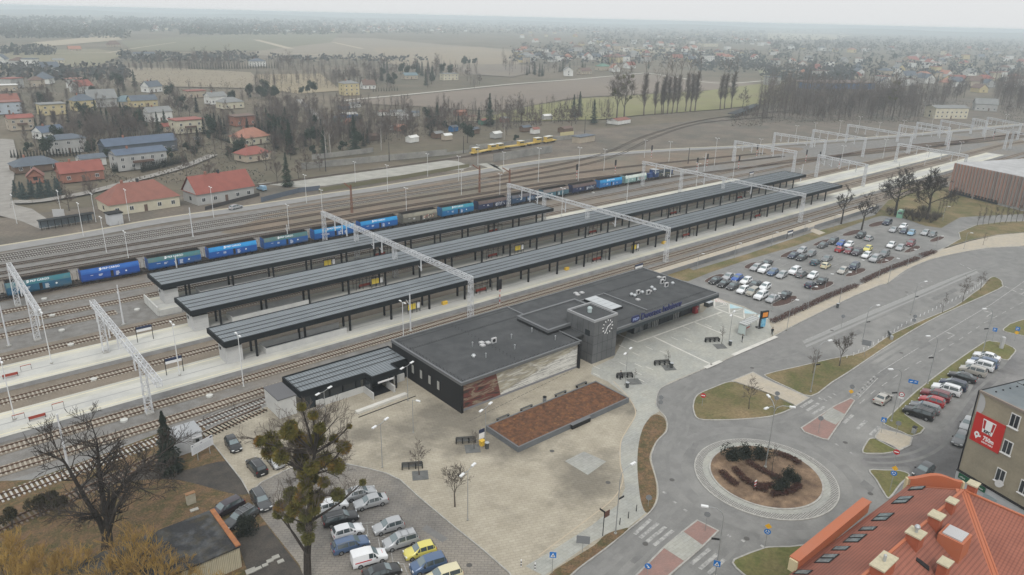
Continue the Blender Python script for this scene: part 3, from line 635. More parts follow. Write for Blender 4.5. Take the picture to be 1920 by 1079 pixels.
def make_shelter():
 root=empty('waiting_screen',(0,0,0))
 for x in(-2.6,-.9,.9,2.6):
  mb=MB();mb.mat(colm);mb.box(x-.04,x+.04,-.8,-.72,0,2.3);mb.box(x-.04,x+.04,.72,.8,0,2.3);mb.build('post',None,root)
 mb=MB();mb.mat(colm);mb.box(-2.6,2.6,-.82,-.7,2.3,2.4);mb.box(-2.6,2.6,.7,.82,2.3,2.4);mb.build('top_rail',None,root)
 return root
shel=make_shelter()
k=0
ORD=['first','second','third','fourth','fifth','sixth','seventh','eighth','ninth','tenth','eleventh','twelfth','thirteenth','fourteenth','fifteenth','sixteenth','seventeenth','eighteenth','nineteenth','twentieth']
for pi,(yc,nm,xs)in enumerate(((123.8,'nearest long canopy',(97.5,136,174,212)),(142.4,'middle canopy',(78,116,154,192,230)),(160.6,'shortest canopy',(93,131)))):
 for i,x in enumerate(xs):
  p=W(x,yc)
  inst(bench,(p.x,p.y,.8),math.atan(SL),1,'red bench in a glazed bay under the %s, %s from the left'%(nm,ORD[i]),'bench','red benches on the platforms')
  inst(shel,(p.x,p.y,.8),math.atan(SL),1,'black waiting bay frame round the %s red bench under the %s'%(ORD[i],nm),'shelter','waiting bays under the canopies')
for(x,y),l in zip([(8.4,139.5),(9.4,121.2)],['red bench out in the open on the middle platform at the left edge','red bench out in the open on the nearest long platform at the left edge']):
 inst(bench,(x,y,.8),0,.75,l,'bench','red benches on the platforms')
leanr=empty('leaning_rail',(0,0,0));mb=MB();mb.mat(redb);mb.box(-.8,.8,-.06,.06,.9,.98);mb.build('top_bar',None,leanr)
for x in(-.78,.78):mb=MB();mb.mat(colm);mb.box(x-.025,x+.025,-.025,.025,0,.9);mb.build('leg',None,leanr)
for(x,y),l in zip([(7.2,122.6),(12.5,122.9),(10.9,140.9),(5.4,139.5)],['left of the open bench on the nearest long platform','right of the open bench on the nearest long platform','right of the open bench on the middle platform','at the picture edge on the middle platform']):
 inst(leanr,(x,y,.8),0,1,'thin red topped leaning rail '+l,'leaning rail','leaning rails on the platforms')
yel=mat('timetable_yellow',(.62,.47,.06),.7);whp=mat('board_white',(.7,.7,.7),.6);navy=mat('navy_sign',(.02,.03,.07),.6)
tb=empty('timetable_board',(0,0,0))
for x in(-1.5,-.4,.7,1.5):mb=MB();mb.mat(colm);mb.box(x-.04,x+.04,-.04,.04,0,2.4);mb.build('post',None,tb)
mb=MB();mb.mat(yel);mb.box(-1.46,-.45,-.05,.05,.9,2.1);mb.box(-.35,.4,-.05,.05,.9,2.1);mb.build('timetable',None,tb)
mb=MB();mb.mat(whp);mb.box(.75,1.45,-.05,.05,.9,2.1);mb.build('notice',None,tb)
mb=MB();mb.mat(colm);mb.box(-1.55,1.55,-.06,.06,2.4,2.5);mb.build('top_rail',None,tb)
for(x,y),l in zip([(78.5,122.6),(80.5,141),(78,159.6),(124,141),(150,122.8)],['under the near part of the nearest long canopy','under the near part of the middle canopy','under the near part of the shortest canopy','halfway along the middle canopy','halfway along the nearest long canopy']):
 p=W(x,y);inst(tb,(p.x,p.y,.8),0,1,'yellow and white timetable board '+l,'timetable board','timetable boards')
yb_=mat('grit_yellow',(.65,.42,.05),.6);gb=MB();gb.mat(yb_);gb.prism([(-.6,-.35),(.6,-.35),(.6,.35),(-.6,.35)],0,.55);gb.face([(-.65,-.4,.55),(.65,-.4,.55),(.55,0,.8),(-.55,0,.8)]);gb.face([(.65,.4,.55),(-.65,.4,.55),(-.55,0,.8),(.55,0,.8)]);gb.face([(-.65,.4,.55),(-.65,-.4,.55),(-.55,0,.8)]);gb.face([(.65,-.4,.55),(.65,.4,.55),(.55,0,.8)])
gbo=gb.build('grit_bin')
for(x,y),l in zip([(86.5,122.7),(124.5,123.3),(163,123.2)],['closest to the station roof','halfway along the canopy','near the car park end']):
 p=W(x,y);inst(gbo,(p.x,p.y,.8),0,1,'yellow grit bin on the nearest long platform, '+l,'grit bin','yellow grit bins')
def name_board(x,y,L=2.6,h=2.3,z=.8,label='',rz=0.0,col=None):
 root=empty('name_board',(x,y,z),rz);tag(root,label,'name board','station name boards')
 for s in(-1,1):mb=MB();mb.mat(colm);mb.box(s*L/2-.05,s*L/2+.05,-.05,.05,0,h+.75);mb.build('post',None,root)
 mb=MB();mb.mat(whp);mb.box(-L/2+.06,L/2-.06,-.07,.07,h-.25,h+.25);mb.build('panel',None,root)
 mb=MB();mb.mat(navy);mb.box(-L/2+.06,L/2-.06,-.09,.09,h+.26,h+.7);mb.build('top_panel',None,root)
 return root
name_board(30.4,141.6,2.8,label='white and navy name board on two posts at the left end of the middle platform')
name_board(30.5,124.4,2.8,label='white and navy name board at the left end of the nearest long platform')
for px,py,t in[(1197,512,'beside the right end of the station roof'),(1480,447,'on the cream platform beyond the car park'),(1630,402,'at the far end of the cream platform'),(1010,378,'beyond the end of the shortest canopy'),(1408,333,'on the far part of the middle platform')]:
 p=at(px,py,.8);name_board(p.x,p.y,3.0,1.6,label='navy name board on two posts '+t,rz=SL)
cd_=MB();cd_.mat(mat('cover_white',(.5,.5,.47),.8));cd_.tube((0,0,0),(0,0,.3),.55,n=14);cdo=cd_.build('cable_well_cover')
for x,y,t in[(83,562,'beside the blue wagon'),(98,593,'between the far left tracks'),(116,621,'between the two left gantries'),(133,648,'before the middle platform'),(176,713,'between the long platforms'),(233,790,'beside the spruce'),(257,582,'before the head wall of the short platform'),(393,744,'before the lift housing'),(960,380,'beyond the shortest canopy'),(1112,362,'in the yard before the gantry')]:q=at(x,y,0);inst(cdo,(q.x,q.y,0),0,1,'round pale concrete cable well cover '+t,'well cover','round concrete covers in the ballast')
wh=mat('galvanised_white',(.60,.61,.62),.55,c2=(.5,.51,.53),scale=.7)
def lattice(mb,a,b,wd,hd,nseg,r=.045,up=Vector((0,0,1)),taper=1.0):
 a=Vector(a);b=Vector(b);d=(b-a).normalized();s=d.cross(up).normalized();u=s.cross(d)
 C=[(-1,-1),(1,-1),(1,1),(-1,1)]
 def pt(t,c,k):q=a.lerp(b,t);f_=1+(taper-1)*t;return q+s*(c[0]*wd/2*f_)+u*(c[1]*hd/2*f_)
 for c in C:mb.bar(pt(0,c,0),pt(1,c,0),r*1.7)
 for i in range(nseg):
  t0,t1=i/nseg,(i+1)/nseg
  for j in range(4):
   c0,c1=C[j],C[(j+1)%4]
   if i%2:c0,c1=c1,c0
   mb.bar(pt(t0,c0,0),pt(t1,c1,0),r);
   if i==0:mb.bar(pt(0,C[j],0),pt(0,C[(j+1)%4],0),r*1.5)
   mb.bar(pt(t1,C[j],0),pt(t1,C[(j+1)%4],0),r*1.1)
def gantry(x,y1,y0,legs,hang,label,xt=None,H_=9.5,seg=1.1,r=.05):
 """x = across-track line, y1 far end, y0 near end"""
 root=empty('catenary_gantry',(x,y0,0));tag(root,label,'gantry','catenary gantries')
 dx=(xt-x)if xt is not None else 0.0;L=y1-y0
 def X(y):return dx*(y-y0)/L
 mb=MB();mb.mat(wh);lattice(mb,(0,0,H_-.45),(dx,L,H_-.45),.8,.9,max(4,int(L/seg)),r);mb.build('beam',None,root)
 for y,z0 in legs:
  mb=MB();mb.mat(wh);lattice(mb,(X(y),y-y0,z0),(X(y),y-y0,H_-.2),1.0,.9,max(5,int((H_-z0)/1.0)),r,up=Vector((0,1,0)),taper=.75)
  mb.mat(kerb_m);mb.box(X(y)-.6,X(y)+.6,y-y0-.6,y-y0+.6,0,z0+.12 if z0>0 else .25);mb.build('leg',None,root)
 for y in hang:
  mb=MB();mb.mat(wh);mb.bar((X(y),y-y0,H_-3.9),(X(y),y-y0,H_+.1),.22);mb.bar((X(y),y-y0,H_-3.4),(X(y)+.1,y-y0+1.3,H_-3.0),.07);mb.build('hanger',None,root)
 return root
HG='white lattice gantry spanning the tracks '
gantry(14.9,178.6,145.3,[(178.4,0),(156,0)],(148,161,167,171),HG+'at the left edge over the coal train')
gantry(23.4,145.4,104.9,[(140.7,.8),(114.2,0)],(144,135,129,119),HG+'at the left over the two long platforms')
gantry(87.1,181.0,114.2,[(180.4,0),(162.6,.8),(144.2,.8),(114.5,0)],(174,170,167.6,154,150,133),HG+'over the middle of the canopies, nearest the station')
gantry(151.8,180.0,114.3,[(179.3,0),(162.4,.8),(143.9,.8),(114.6,0)],(173,169,165.5,153,133),HG+'past the right end of the shortest canopy')
gantry(220.4,181.6,114.6,[(180.8,0),(162.9,.8),(145.0,.8),(115.0,0)],(175,171,168,153,134),HG+'over the far ends of the two long canopies')
GG=[((1378,264),(1494,284),'first of the far gantries beyond the canopies'),((1535,290),(1627,309),'low beside the far end of the middle platform'),((1452,249),(1550,263),'second of the far gantries, left of the wood'),((1525,243),(1625,259),'third of the far gantries, in front of the wood'),((1684,269),(1815,291),'across the ends of the platforms by the striped hall'),((1590,233),(1712,253),'fourth of the far gantries, before the old station block'),((1687,234),(1785,248),'fifth of the far gantries, before the old station block'),((1720,229),(1782,240),'short one below the cream old building'),((1765,225),(1892,247),'long one beyond the hall roof'),((1825,222),(1852,227),'short far one right of the cream building'),((1852,220),(1916,232),'farthest one at the right edge'),((1900,246),(1980,262),'cut by the right edge above the hall roof')]
for(a,b,t)in GG:
 p,q=at(*a,9.5),at(*b,9.5)
 gantry(q.x,p.y,q.y,[(p.y-.4,0),(q.y+.4,0)],[q.y+(p.y-q.y)*f for f in(.2,.35,.52,.7,.85)],'white lattice gantry over the tracks, '+t,xt=p.x,seg=2.0,r=.075)
coal=mat('wagon_interior',(.012,.011,.012),.95,c2=(.03,.026,.024),scale=2)
under=mat('wagon_underframe',(.025,.022,.02),.85,c2=(.06,.045,.035),scale=1.5)
lett=mat('white_lettering',(.75,.77,.78),.6)
def wagon(k,x,side,band,dirty,label,marks=True,graf=None):
 p=W(x,184.5);root=empty('coal_hopper_wagon',(p.x,p.y,0),math.atan(SL));tag(root,label,'wagon','hopper wagons of the coal train')
 L=12.3;sm=mat('wagon_paint_%d'%k,side,.5,c2=tuple(v*.8 for v in side),scale=.5,c3=dirty,scale3=.25,lo3=.55,hi3=.85,fine=.06);bm_=mat('wagon_band_%d'%k,band,.5,c2=dirty,scale=.35,lo=.45,hi=.75,fine=.06)
 prof=[(-1.25,.95),(-1.5,1.35),(-1.5,2.75),(-1.42,3.15),(-1.12,3.85)]
 mb=MB()
 for s in(-1,1):
  for i in range(4):
   mb.mat(sm if i<2 else bm_);(y0,z0),(y1,z1)=prof[i],prof[i+1];y0*=-s;y1*=-s
   f=[(-L/2,y0,z0),(L/2,y0,z0),(L/2,y1,z1),(-L/2,y1,z1)]
   if s>0:f=f[::-1]
   mb.face(f)
 mb.mat(sm)
 for s in(-1,1):
  f=[(s*L/2,y,z)for y,z in prof]+[(s*L/2,-y,z)for y,z in prof[::-1]];mb.face(f if s<0 else f[::-1])
 mb.build('body',None,root)
 mb=MB();mb.mat(coal);l=L/2-.12;T=3.9
 mb.face([(-l,-.85,2.4),(l,-.85,2.4),(l,.85,2.4),(-l,.85,2.4)])
 mb.face([(-l,-1.08,T-.04),(l,-1.08,T-.04),(l,-.85,2.4),(-l,-.85,2.4)]);mb.face([(l,1.08,T-.04),(-l,1.08,T-.04),(-l,.85,2.4),(l,.85,2.4)])
 mb.face([(-l,1.08,T-.04),(-l,-1.08,T-.04),(-l,-.85,2.4),(-l,.85,2.4)]);mb.face([(l,-1.08,T-.04),(l,1.08,T-.04),(l,.85,2.4),(l,-.85,2.4)]);mb.build('hopper_interior',None,root)
 mb=MB();mb.mat(under);
 for s in(-1,1):mb.box(-L/2,L/2,s*1.11-.05,s*1.11+.05,T-.06,T+.03);mb.box(s*L/2-.1,s*L/2+.1,-1.1,1.1,T-.08,T+.03)
 mb.build('rim',None,root)
 mb=MB();mb.mat(under);mb.box(-L/2-.5,L/2+.5,-1.0,1.0,.75,1.0);mb.box(-2.0,2.0,-1.1,1.1,.4,.8)
 for s in(-1,1):
  mb.box(s*(L/2+.45)-.1,s*(L/2+.45)+.1,-1.35,1.35,.75,1.15);mb.bar((s*(L/2+.5),0,.95),(s*(L/2+1.0),0,.95),.25)
  for y in(-.9,.9):mb.tube((s*(L/2+.5),y,1.05),(s*(L/2+.95),y,1.05),.2,n=8)
  for y in(-1.2,1.2):mb.bar((s*(L/2+.35),y,1.0),(s*(L/2+.35),y,3.3),.06)
  mb.bar((s*(L/2+.35),-1.2,3.2),(s*(L/2+.35),1.2,3.2),.06)
 for i in range(9):xx=-L/2+.3+i*(L-.6)/8;mb.bar((xx,-1.5,1.3),(xx,-1.3,.8),.06)
 mb.mat(coal);mb.box(-.12,.5,-1.515,-1.2,1.3,2.7)
 mb.build('underframe',None,root)
 for s in(-1,1):
  for q in(-.9,.9):
   mb=MB();mb.mat(under);cx=s*(L/2-2.1)+q
   for y in(-.78,.68):mb.tube((cx,y,.73),(cx,y+.12,.73),.46,n=12)
   mb.tube((cx,-.7,.73),(cx,.7,.73),.08);mb.build('wheelset',None,root)
 if marks:
  nrm=Vector((0,-.7,.3));X=(1,0,0);Y=Vector((0,.3,.7)).normalized()
  o_=Vector((-1.6,-1.40,3.22));text('lettering','PKP CARGO',.62,lett,o_,X,Y,None,3.6,.012,.01).parent=root
  mb=MB();mb.mat(lett)
  def pt(u,v):return tuple(Vector((-2.0,-1.435,3.2))+Vector(X)*u+Y*v)
  mb.face([pt(-.5,.0),pt(-.1,-.08),pt(.25,.2),pt(-.15,.2)]);mb.face([pt(-.35,.28),pt(.25,.26),pt(.05,.55),pt(-.3,.5)]);mb.build('logo',None,root)
 mb=MB();mb.mat(lett);r_=random.Random(k)
 for xx,n_ in((-4.3,1),(-2.6,3),(1.0,6)):
  for q in range(n_):mb.box(xx,xx+r_.uniform(.5,.9),-1.512,-1.5,2.25-q*.17,2.33-q*.17)
 if graf:
  for q in range(26):
   mb.mat(mat('graffiti_%d'%(q%len(graf))+str(k),graf[q%len(graf)],.6));a=1.2+r_.random()*3.6;z=1.5+r_.random()*.9;an=r_.random()*3
   mb.bar((a,-1.512,z),(a+.55*math.cos(an),-1.512,z+.45*math.sin(an)),.022,.14)
 else:mb.tube((3.2,-1.502,2.05),(3.2,-1.514,2.05),.2,n=10)
 mb.build('small_markings',None,root)
 return root
TEAL=(.035,.17,.21);BLU=(.015,.08,.36);AZ=(.01,.15,.36);NV=(.02,.03,.085);GRY=(.16,.155,.13)
D1=(.16,.18,.16);D2=(.05,.1,.14)
WG=[(-1,(.03,.12,.16),TEAL,D1,'dirty teal'),(0,(.02,.11,.20),TEAL,D1,'dusty teal blue'),(1,BLU,(.02,.12,.42),(.012,.08,.3),'clean deep blue'),(2,(.014,.10,.34),(.05,.17,.19),(.17,.18,.15),'blue with grimy teal top'),(3,(.012,.10,.40),(.02,.27,.60),(.015,.17,.45),'bright blue'),(4,(.016,.11,.36),(.06,.16,.17),(.18,.18,.15),'blue with dusty grey top'),(5,(.012,.11,.38),(.02,.27,.56),(.015,.17,.42),'bright blue'),(6,(.012,.11,.39),(.016,.26,.56),(.014,.17,.42),'bright blue'),(7,GRY,(.27,.255,.2),(.12,.11,.1),'grey beige'),(8,(.012,.15,.37),(.04,.26,.36),(.06,.17,.2),'turquoise blue'),(9,NV,(.13,.095,.085),(.06,.05,.05),'dark navy with brown top'),(10,(.03,.07,.14),(.10,.09,.1),(.1,.14,.18),'dark navy'),(11,(.06,.14,.18),(.2,.16,.14),(.1,.13,.15),'faded teal with brown top'),(12,NV,(.12,.085,.08),(.05,.05,.06),'dark navy with brown top'),(13,(.012,.16,.44),(.02,.28,.56),(.012,.14,.34),'bright azure'),(14,(.25,.4,.38),(.62,.68,.62),(.4,.5,.47),'pale mint')]
for k,s,b,dd,nm in WG:
 g_={7:[(.6,.45,.3),(.4,.08,.06),(.05,.04,.05),(.65,.6,.5)],9:[(.6,.6,.62),(.3,.35,.4)],10:[(.2,.3,.4),(.1,.12,.3),(.35,.4,.45)],12:[(.4,.45,.5),(.25,.3,.3)],14:[(.35,.12,.12),(.5,.4,.4)]}.get(k)
 wagon(k,20.0+14.35*k,s,b,dd,'%s hopper wagon, %s from the left edge'%(nm,ORD[k+1]),marks=k not in(7,9,10,11,12,14),graf=g_)
p=W(237.0,184.5);lo=empty('diesel_locomotive',(p.x,p.y,0),math.atan(SL));tag(lo,'dark blue diesel shunting locomotive at the head of the coal train','locomotive')
lb=mat('loco_blue',(.02,.06,.20),.45,c2=(.015,.03,.08),scale=.6);ldk=mat('loco_dark',(.02,.03,.04),.6,c2=(.05,.06,.07),scale=.8)
mb=MB();mb.mat(lb);mb.box(-4.6,-2.2,-1.45,1.45,1.3,4.1);mb.mat(mat('loco_roof',(.35,.37,.38),.6));mb.prism([(-4.7,-1.5),(-2.1,-1.5),(-2.1,1.5),(-4.7,1.5)],4.1,4.25);mb.build('cab',None,lo)
mb=MB();mb.mat(mat('loco_glass',(.25,.3,.33),.15));mb.box(-4.4,-3.5,-1.47,1.47,2.9,3.7);mb.box(-3.2,-2.4,-1.47,1.47,2.9,3.7);mb.box(-2.21,-2.17,-1.2,-.2,2.9,3.7);mb.box(-2.21,-2.17,.2,1.2,2.9,3.7);mb.build('cab_windows',None,lo)
mb=MB();mb.mat(ldk);mb.box(-2.17,6.6,-.95,.95,1.3,3.3);mb.mat(lb);mb.box(6.6,7.6,-.9,.9,1.3,3.0);mb.box(-7.2,-4.6,-.9,.9,1.3,2.9);mb.build('hood',None,lo)
mb=MB();mb.mat(under);mb.box(-7.8,7.8,-1.4,1.4,1.0,1.3);mb.box(-1.6,1.6,-1.2,1.2,.4,1.0);mb.build('frame',None,lo)
mb=MB();mb.mat(mat('loco_rail',(.5,.45,.2),.6))
for s in(-1.38,1.38):
 mb.tube((-2.1,s,2.3),(7.7,s,2.3),.03,n=4)
 for i in range(9):mb.tube((-2+i*1.2,s,1.3),(-2+i*1.2,s,2.3),.025,n=4)
mb.build('handrails',None,lo)
mb=MB();mb.mat(ldk);mb.tube((0,0,3.3),(0,0,3.7),.2);mb.tube((2,0,3.3),(2,0,3.5),.55,n=12);mb.tube((4,0,3.3),(4,0,3.5),.55,n=12);mb.build('roof_fans',None,lo)
for x in(-5.8,-3.4,3.4,5.8):
 mb=MB();mb.mat(under)
 for y in(-.78,.66):mb.tube((x,y,.78),(x,y+.12,.78),.5,n=12)
 mb.build('wheelset',None,lo)
# STATION AND TOWN BUILDINGS
bit_m=mat('bitumen_roof',(.052,.054,.056),.92,c2=(.075,.077,.079),scale=.4,c3=(.048,.05,.052),scale3=.09,world=True,fine=.1)
trim_m=mat('parapet_metal',(.15,.155,.16),.5,metal=.3)
clad_m=waved(mat('station_cladding',(.014,.017,.02),.7,c2=(.019,.022,.025),scale=.5,spec=.15),2.6,'X',.7)
blk_m=mat('black_cladding',(.012,.012,.013),.7)
gl_m=mat('dark_glass',(.03,.035,.04),.12,spec=.6)
glp_m=mat('reflecting_glass',(.16,.17,.175),.15,spec=.6,c2=(.06,.065,.07),scale=.7)
tow_m=mat('tower_concrete',(.105,.108,.11),.75,c2=(.14,.143,.145),scale=.7,c3=(.075,.078,.08),scale3=.35,fine=.06)
light_m=mat('pale_fin',(.36,.36,.35),.7)
st=empty('station_building',(62,83.8,0));tag(st,'low dark railway station building with flat bitumen roofs, clock tower and mural','railway station')
def sp(x,y):return(x-62,y-83.8)
def sbox(mb,x0,x1,y0,y1,z0,z1):a,b=sp(x0,y0),sp(x1,y1);mb.box(a[0],b[0],a[1],b[1],z0,z1)
mb=MB();mb.mat(clad_m);sbox(mb,62.0,88.4,84.3,104.6,0,5.0);sbox(mb,88.4,100.6,88.6,104.6,0,5.0);mb.mat(blk_m);sbox(mb,100.6,108.4,96.0,104.6,0,5.0);mb.mat(clad_m);sbox(mb,108.4,130.6,88.2,104.6,0,4.6);mb.build('wall',None,st)
mb=MB();mb.mat(blk_m);sbox(mb,88.4,91.6,88.45,88.6,0,5.0);sbox(mb,88.45,88.75,83.7,88.45,0,5.5);sbox(mb,61.95,62.0,83.75,104.6,0,5.5);sbox(mb,62,62.35,83.75,84.3,0,5.5);mb.build('end_fin',None,st)
def flat_roof(name,x0,x1,y0,y1,z,lip=.22,lw=.35,parent=st,m=None):
 mb=MB();mb.mat(m or bit_m);sbox(mb,x0+lw,x1-lw,y0+lw,y1-lw,z-.45,z-lip);mb.mat(trim_m)
 sbox(mb,x0,x1,y0,y0+lw,z-.5,z);sbox(mb,x0,x1,y1-lw,y1,z-.5,z);sbox(mb,x0,x0+lw,y0+lw,y1-lw,z-.5,z);sbox(mb,x1-lw,x1,y0+lw,y1-lw,z-.5,z)
 return mb.build(name,None,parent)
flat_roof('roof',61.9,88.9,83.7,104.8,5.6)
mb=MB();mb.mat(bit_m);sbox(mb,88.9,110.2,86.0,104.8,5.0,5.3);sbox(mb,98.0,110.2,83.95,86.0,5.0,5.3);sbox(mb,110.2,130.4,83.95,104.8,5.0,5.302)
mb.mat(trim_m);sbox(mb,98.0,130.5,83.6,83.95,5.05,5.5);sbox(mb,130.15,130.5,83.95,104.8,5.303,5.5);sbox(mb,88.9,130.15,104.5,104.8,5.303,5.5);sbox(mb,110.0,110.4,86.5,98.5,5.303,5.56);sbox(mb,100.6,110.0,98.2,98.5,5.303,5.5);mb.build('roof',None,st)
mb=MB();mb.mat(mat('station_fascia',(.03,.037,.042),.6,c2=(.038,.046,.051),scale=.3,spec=.2));sbox(mb,97.9,130.5,83.55,83.9,4.4,5.05);sbox(mb,130.2,130.55,83.9,104.8,4.4,5.05);mb.build('fascia',None,st)
mb=MB();mb.mat(mat('station_soffit',(.05,.05,.05),.8));sbox(mb,97.9,130.2,83.9,96,4.5,4.98);mb.build('soffit',None,st)
rb_=flat_roof('raised_roof',85.8,101.4,89.4,98.3,6.4,.3,.5);mb=MB();mb.mat(blk_m);sbox(mb,85.9,101.3,89.5,98.2,5.3,5.89);mb.build('upstand',None,rb_)
mb=MB();mb.mat(mat('roof_seam',(.03,.031,.032),.9))
for x0,x1,y,z in((62.4,88.5,99.6,5.38),(62.4,88.5,103.4,5.38),(110.4,130,98.4,5.305),(110.4,130,103.2,5.305),(98.3,130,86.2,5.31)):sbox(mb,x0,x1,y,y+.12,z,z+.02)
mb.build('roof_seams',None,st)
mb=MB();mb.mat(blk_m)
for k in range(52):x=62.8+k*.5;sbox(mb,x,x+.1,84.5+.2*(k%2),84.6+.2*(k%2),5.37,5.45);sbox(mb,x,x+.1,99.9,100.0,5.37,5.44)
for k in range(40):y=84.6+k*.5;sbox(mb,62.7+.2*(k%2),62.8+.2*(k%2),y,y+.1,5.37,5.45);sbox(mb,74.5+.4*(k%2),74.6+.4*(k%2),y,y+.1,5.37,5.43)
for k in range(38):x=111+k*.5;sbox(mb,x,x+.09,98.7,98.8,5.3,5.38);sbox(mb,x,x+.09,86.5,86.6,5.3,5.36)
tag(mb.build('roof_fixings',None,st),kind='stuff')
sk=MB();sk.mat(blk_m);sbox(sk,103.8,107.2,90.3,97.9,5.25,5.75);sko=sk.build('skylight',None,st)
for i in range(5):sk=MB();sk.mat(mat('frosted_glass',(.42,.44,.45),.25));sbox(sk,103.95,107.05,90.42+i*1.5,90.42+i*1.5+1.4,5.755,5.85);sk.build('pane',None,sko)
tw=MB();tw.mat(tow_m);tx0,tx1,ty0,ty1=91.7,98.0,83.55,90.7
sbox(tw,tx0,tx1,ty0,ty1,0,8.35);tw.mat(mat('tower_cap',(.30,.305,.31),.7));
for b in((tx0,tx1,ty0,ty0+.3),(tx0,tx1,ty1-.3,ty1),(tx0,tx0+.3,ty0+.3,ty1-.3),(tx1-.3,tx1,ty0+.3,ty1-.3)):sbox(tw,*b,8.36,8.8)
tw.mat(bit_m);sbox(tw,tx0+.3,tx1-.3,ty0+.3,ty1-.3,8.352,8.5)
two=tw.build('clock_tower',None,st)
mb=MB();mb.mat(mat('tower_joint',(.045,.047,.05),.9))
for z in(1.9,3.9,5.6):sbox(mb,tx0+.02,tx1-.02,ty0-.012,ty0,z,z+.06);sbox(mb,tx0-.012,tx0,ty0+.02,ty1,z,z+.06)
for x in(92.9,94.2,95.5,96.8):sbox(mb,x,x+.06,ty0-.012,ty0,0,8.3)
for y in(84.9,86.3,87.7,89.2):sbox(mb,tx0-.012,tx0,y,y+.06,0,8.3)
mb.build('panel_joints',None,two)
mb=MB();mb.mat(mat('clock_white',(.85,.85,.85),.5));cx,cz=95.3,6.75
for k in range(12):
 a=R(30*k);
 r0,r1=1.12,1.42;mb.bar((*sp(cx+math.sin(a)*r0,ty0-.06),cz+math.cos(a)*r0),(*sp(cx+math.sin(a)*r1,ty0-.06),cz+math.cos(a)*r1),.06,.15)
mb.build('hour_marks',None,two)
for nm,ang,ln_,wd in(('hour_hand',62,.85,.14),('minute_hand',208,1.15,.11)):
 mb=MB();mb.mat(MATS['clock_white']);a=R(ang);mb.bar((*sp(cx-math.sin(a)*.15,ty0-.1),cz-math.cos(a)*.15),(*sp(cx+math.sin(a)*ln_,ty0-.1),cz+math.cos(a)*ln_),.06,wd);mb.build(nm,None,two)
mb=MB();mb.mat(gl_m);sbox(mb,tx0-.03,tx0,83.9+.6,85.7,5.4,6.5);mb.build('window',None,two)
mb=MB();mb.mat(mat('vent_pale',(.40,.47,.47),.5));a=sp(94.6,87.6);mb.tube((*a,8.5),(*a,9.3),.42,n=10);mb.tube((*a,9.3),(*a,9.55),.5,.3,n=10);mb.build('roof_vent',None,two)
ml=bpy.data.materials.new('mural');ml.use_nodes=True;n_=ml.node_tree;b_=n_.nodes['Principled BSDF'];L_=n_.links.new
tc=n_.nodes.new('ShaderNodeTexCoord');sx=n_.nodes.new('ShaderNodeSeparateXYZ');L_(tc.outputs['Object'],sx.inputs[0])
mp=n_.nodes.new('ShaderNodeMapping');mp.inputs['Rotation'].default_value=(0,R(-14),0);mp.inputs['Scale'].default_value=(.12,1,1.5);L_(tc.outputs['Object'],mp.inputs[0])
nz=n_.nodes.new('ShaderNodeTexNoise');nz.inputs['Scale'].default_value=1.6;nz.inputs['Detail'].default_value=7;nz.inputs['Distortion'].default_value=.6;L_(mp.outputs[0],nz.inputs['Vector'])
def ramp(stops,src):
 r=n_.nodes.new('ShaderNodeValToRGB');e=r.color_ramp.elements;e[0].position,e[0].color=stops[0];e[1].position,e[1].color=stops[-1]
 for p_,c_ in stops[1:-1]:q=e.new(p_);q.color=c_
 L_(src,r.inputs[0]);return r.outputs[0]
mp.inputs['Scale'].default_value=(.16,1,.95)
red_=ramp([(.38,(.04,.025,.02,1)),(.44,(.17,.045,.035,1)),(.50,(.10,.045,.035,1)),(.56,(.27,.21,.145,1)),(.64,(.13,.045,.035,1))],nz.outputs['Fac'])
sep=ramp([(.36,(.50,.49,.44,1)),(.46,(.36,.33,.25,1)),(.55,(.25,.235,.2,1)),(.62,(.55,.53,.47,1)),(.7,(.35,.32,.24,1))],nz.outputs['Fac'])
wv=n_.nodes.new('ShaderNodeTexNoise');wv.inputs['Scale'].default_value=5;wv.inputs['Detail'].default_value=5;mp2=n_.nodes.new('ShaderNodeMapping');mp2.inputs['Rotation'].default_value=(0,R(-16),0);mp2.inputs['Scale'].default_value=(.05,1,1.6);L_(tc.outputs['Object'],mp2.inputs[0]);L_(mp2.outputs[0],wv.inputs['Vector'])
blk_=ramp([(.52,(.62,.61,.57,1)),(.56,(.05,.05,.05,1)),(.61,(.6,.59,.55,1)),(.7,(.12,.12,.12,1))],wv.outputs['Fac'])
def mth(op,a,b,clamp=False):
 m_=n_.nodes.new('ShaderNodeMath');m_.operation=op;m_.use_clamp=clamp
 for i,v in enumerate((a,b)):
  if isinstance(v,(int,float)):m_.inputs[i].default_value=v
  else:L_(v,m_.inputs[i])
 return m_.outputs[0]
low=mth('GREATER_THAN',mth('MULTIPLY',mth('SUBTRACT',sx.outputs['X'],9.0),.19),mth('SUBTRACT',sx.outputs['Z'],.9))
m1=n_.nodes.new('ShaderNodeMix');m1.data_type='RGBA';L_(low,m1.inputs['Factor']);L_(sep,m1.inputs['A']);L_(blk_,m1.inputs['B'])
edge=mth('LESS_THAN',mth('ADD',sx.outputs['X'],mth('MULTIPLY',sx.outputs['Z'],.25)),8.6)
m2=n_.nodes.new('ShaderNodeMix');m2.data_type='RGBA';L_(edge,m2.inputs['Factor']);L_(m1.outputs['Result'],m2.inputs['A']);L_(red_,m2.inputs['B']);L_(m2.outputs['Result'],b_.inputs['Base Color'])
b_.inputs['Roughness'].default_value=.7
mb=MB();mb.mat(ml);a=sp(62.4,84.24);c=sp(88.4,84.24);mb.face([(a[0],a[1],.5),(c[0],c[1],.5),(c[0],c[1],5.0),(a[0],a[1],5.0)]);mb.build('mural',None,st)
mb=MB();mb.mat(mat('grey_plinth',(.2,.2,.21),.9));sbox(mb,62.4,88.4,84.2,84.3,0,.5);mb.build('plinth_band',None,st)
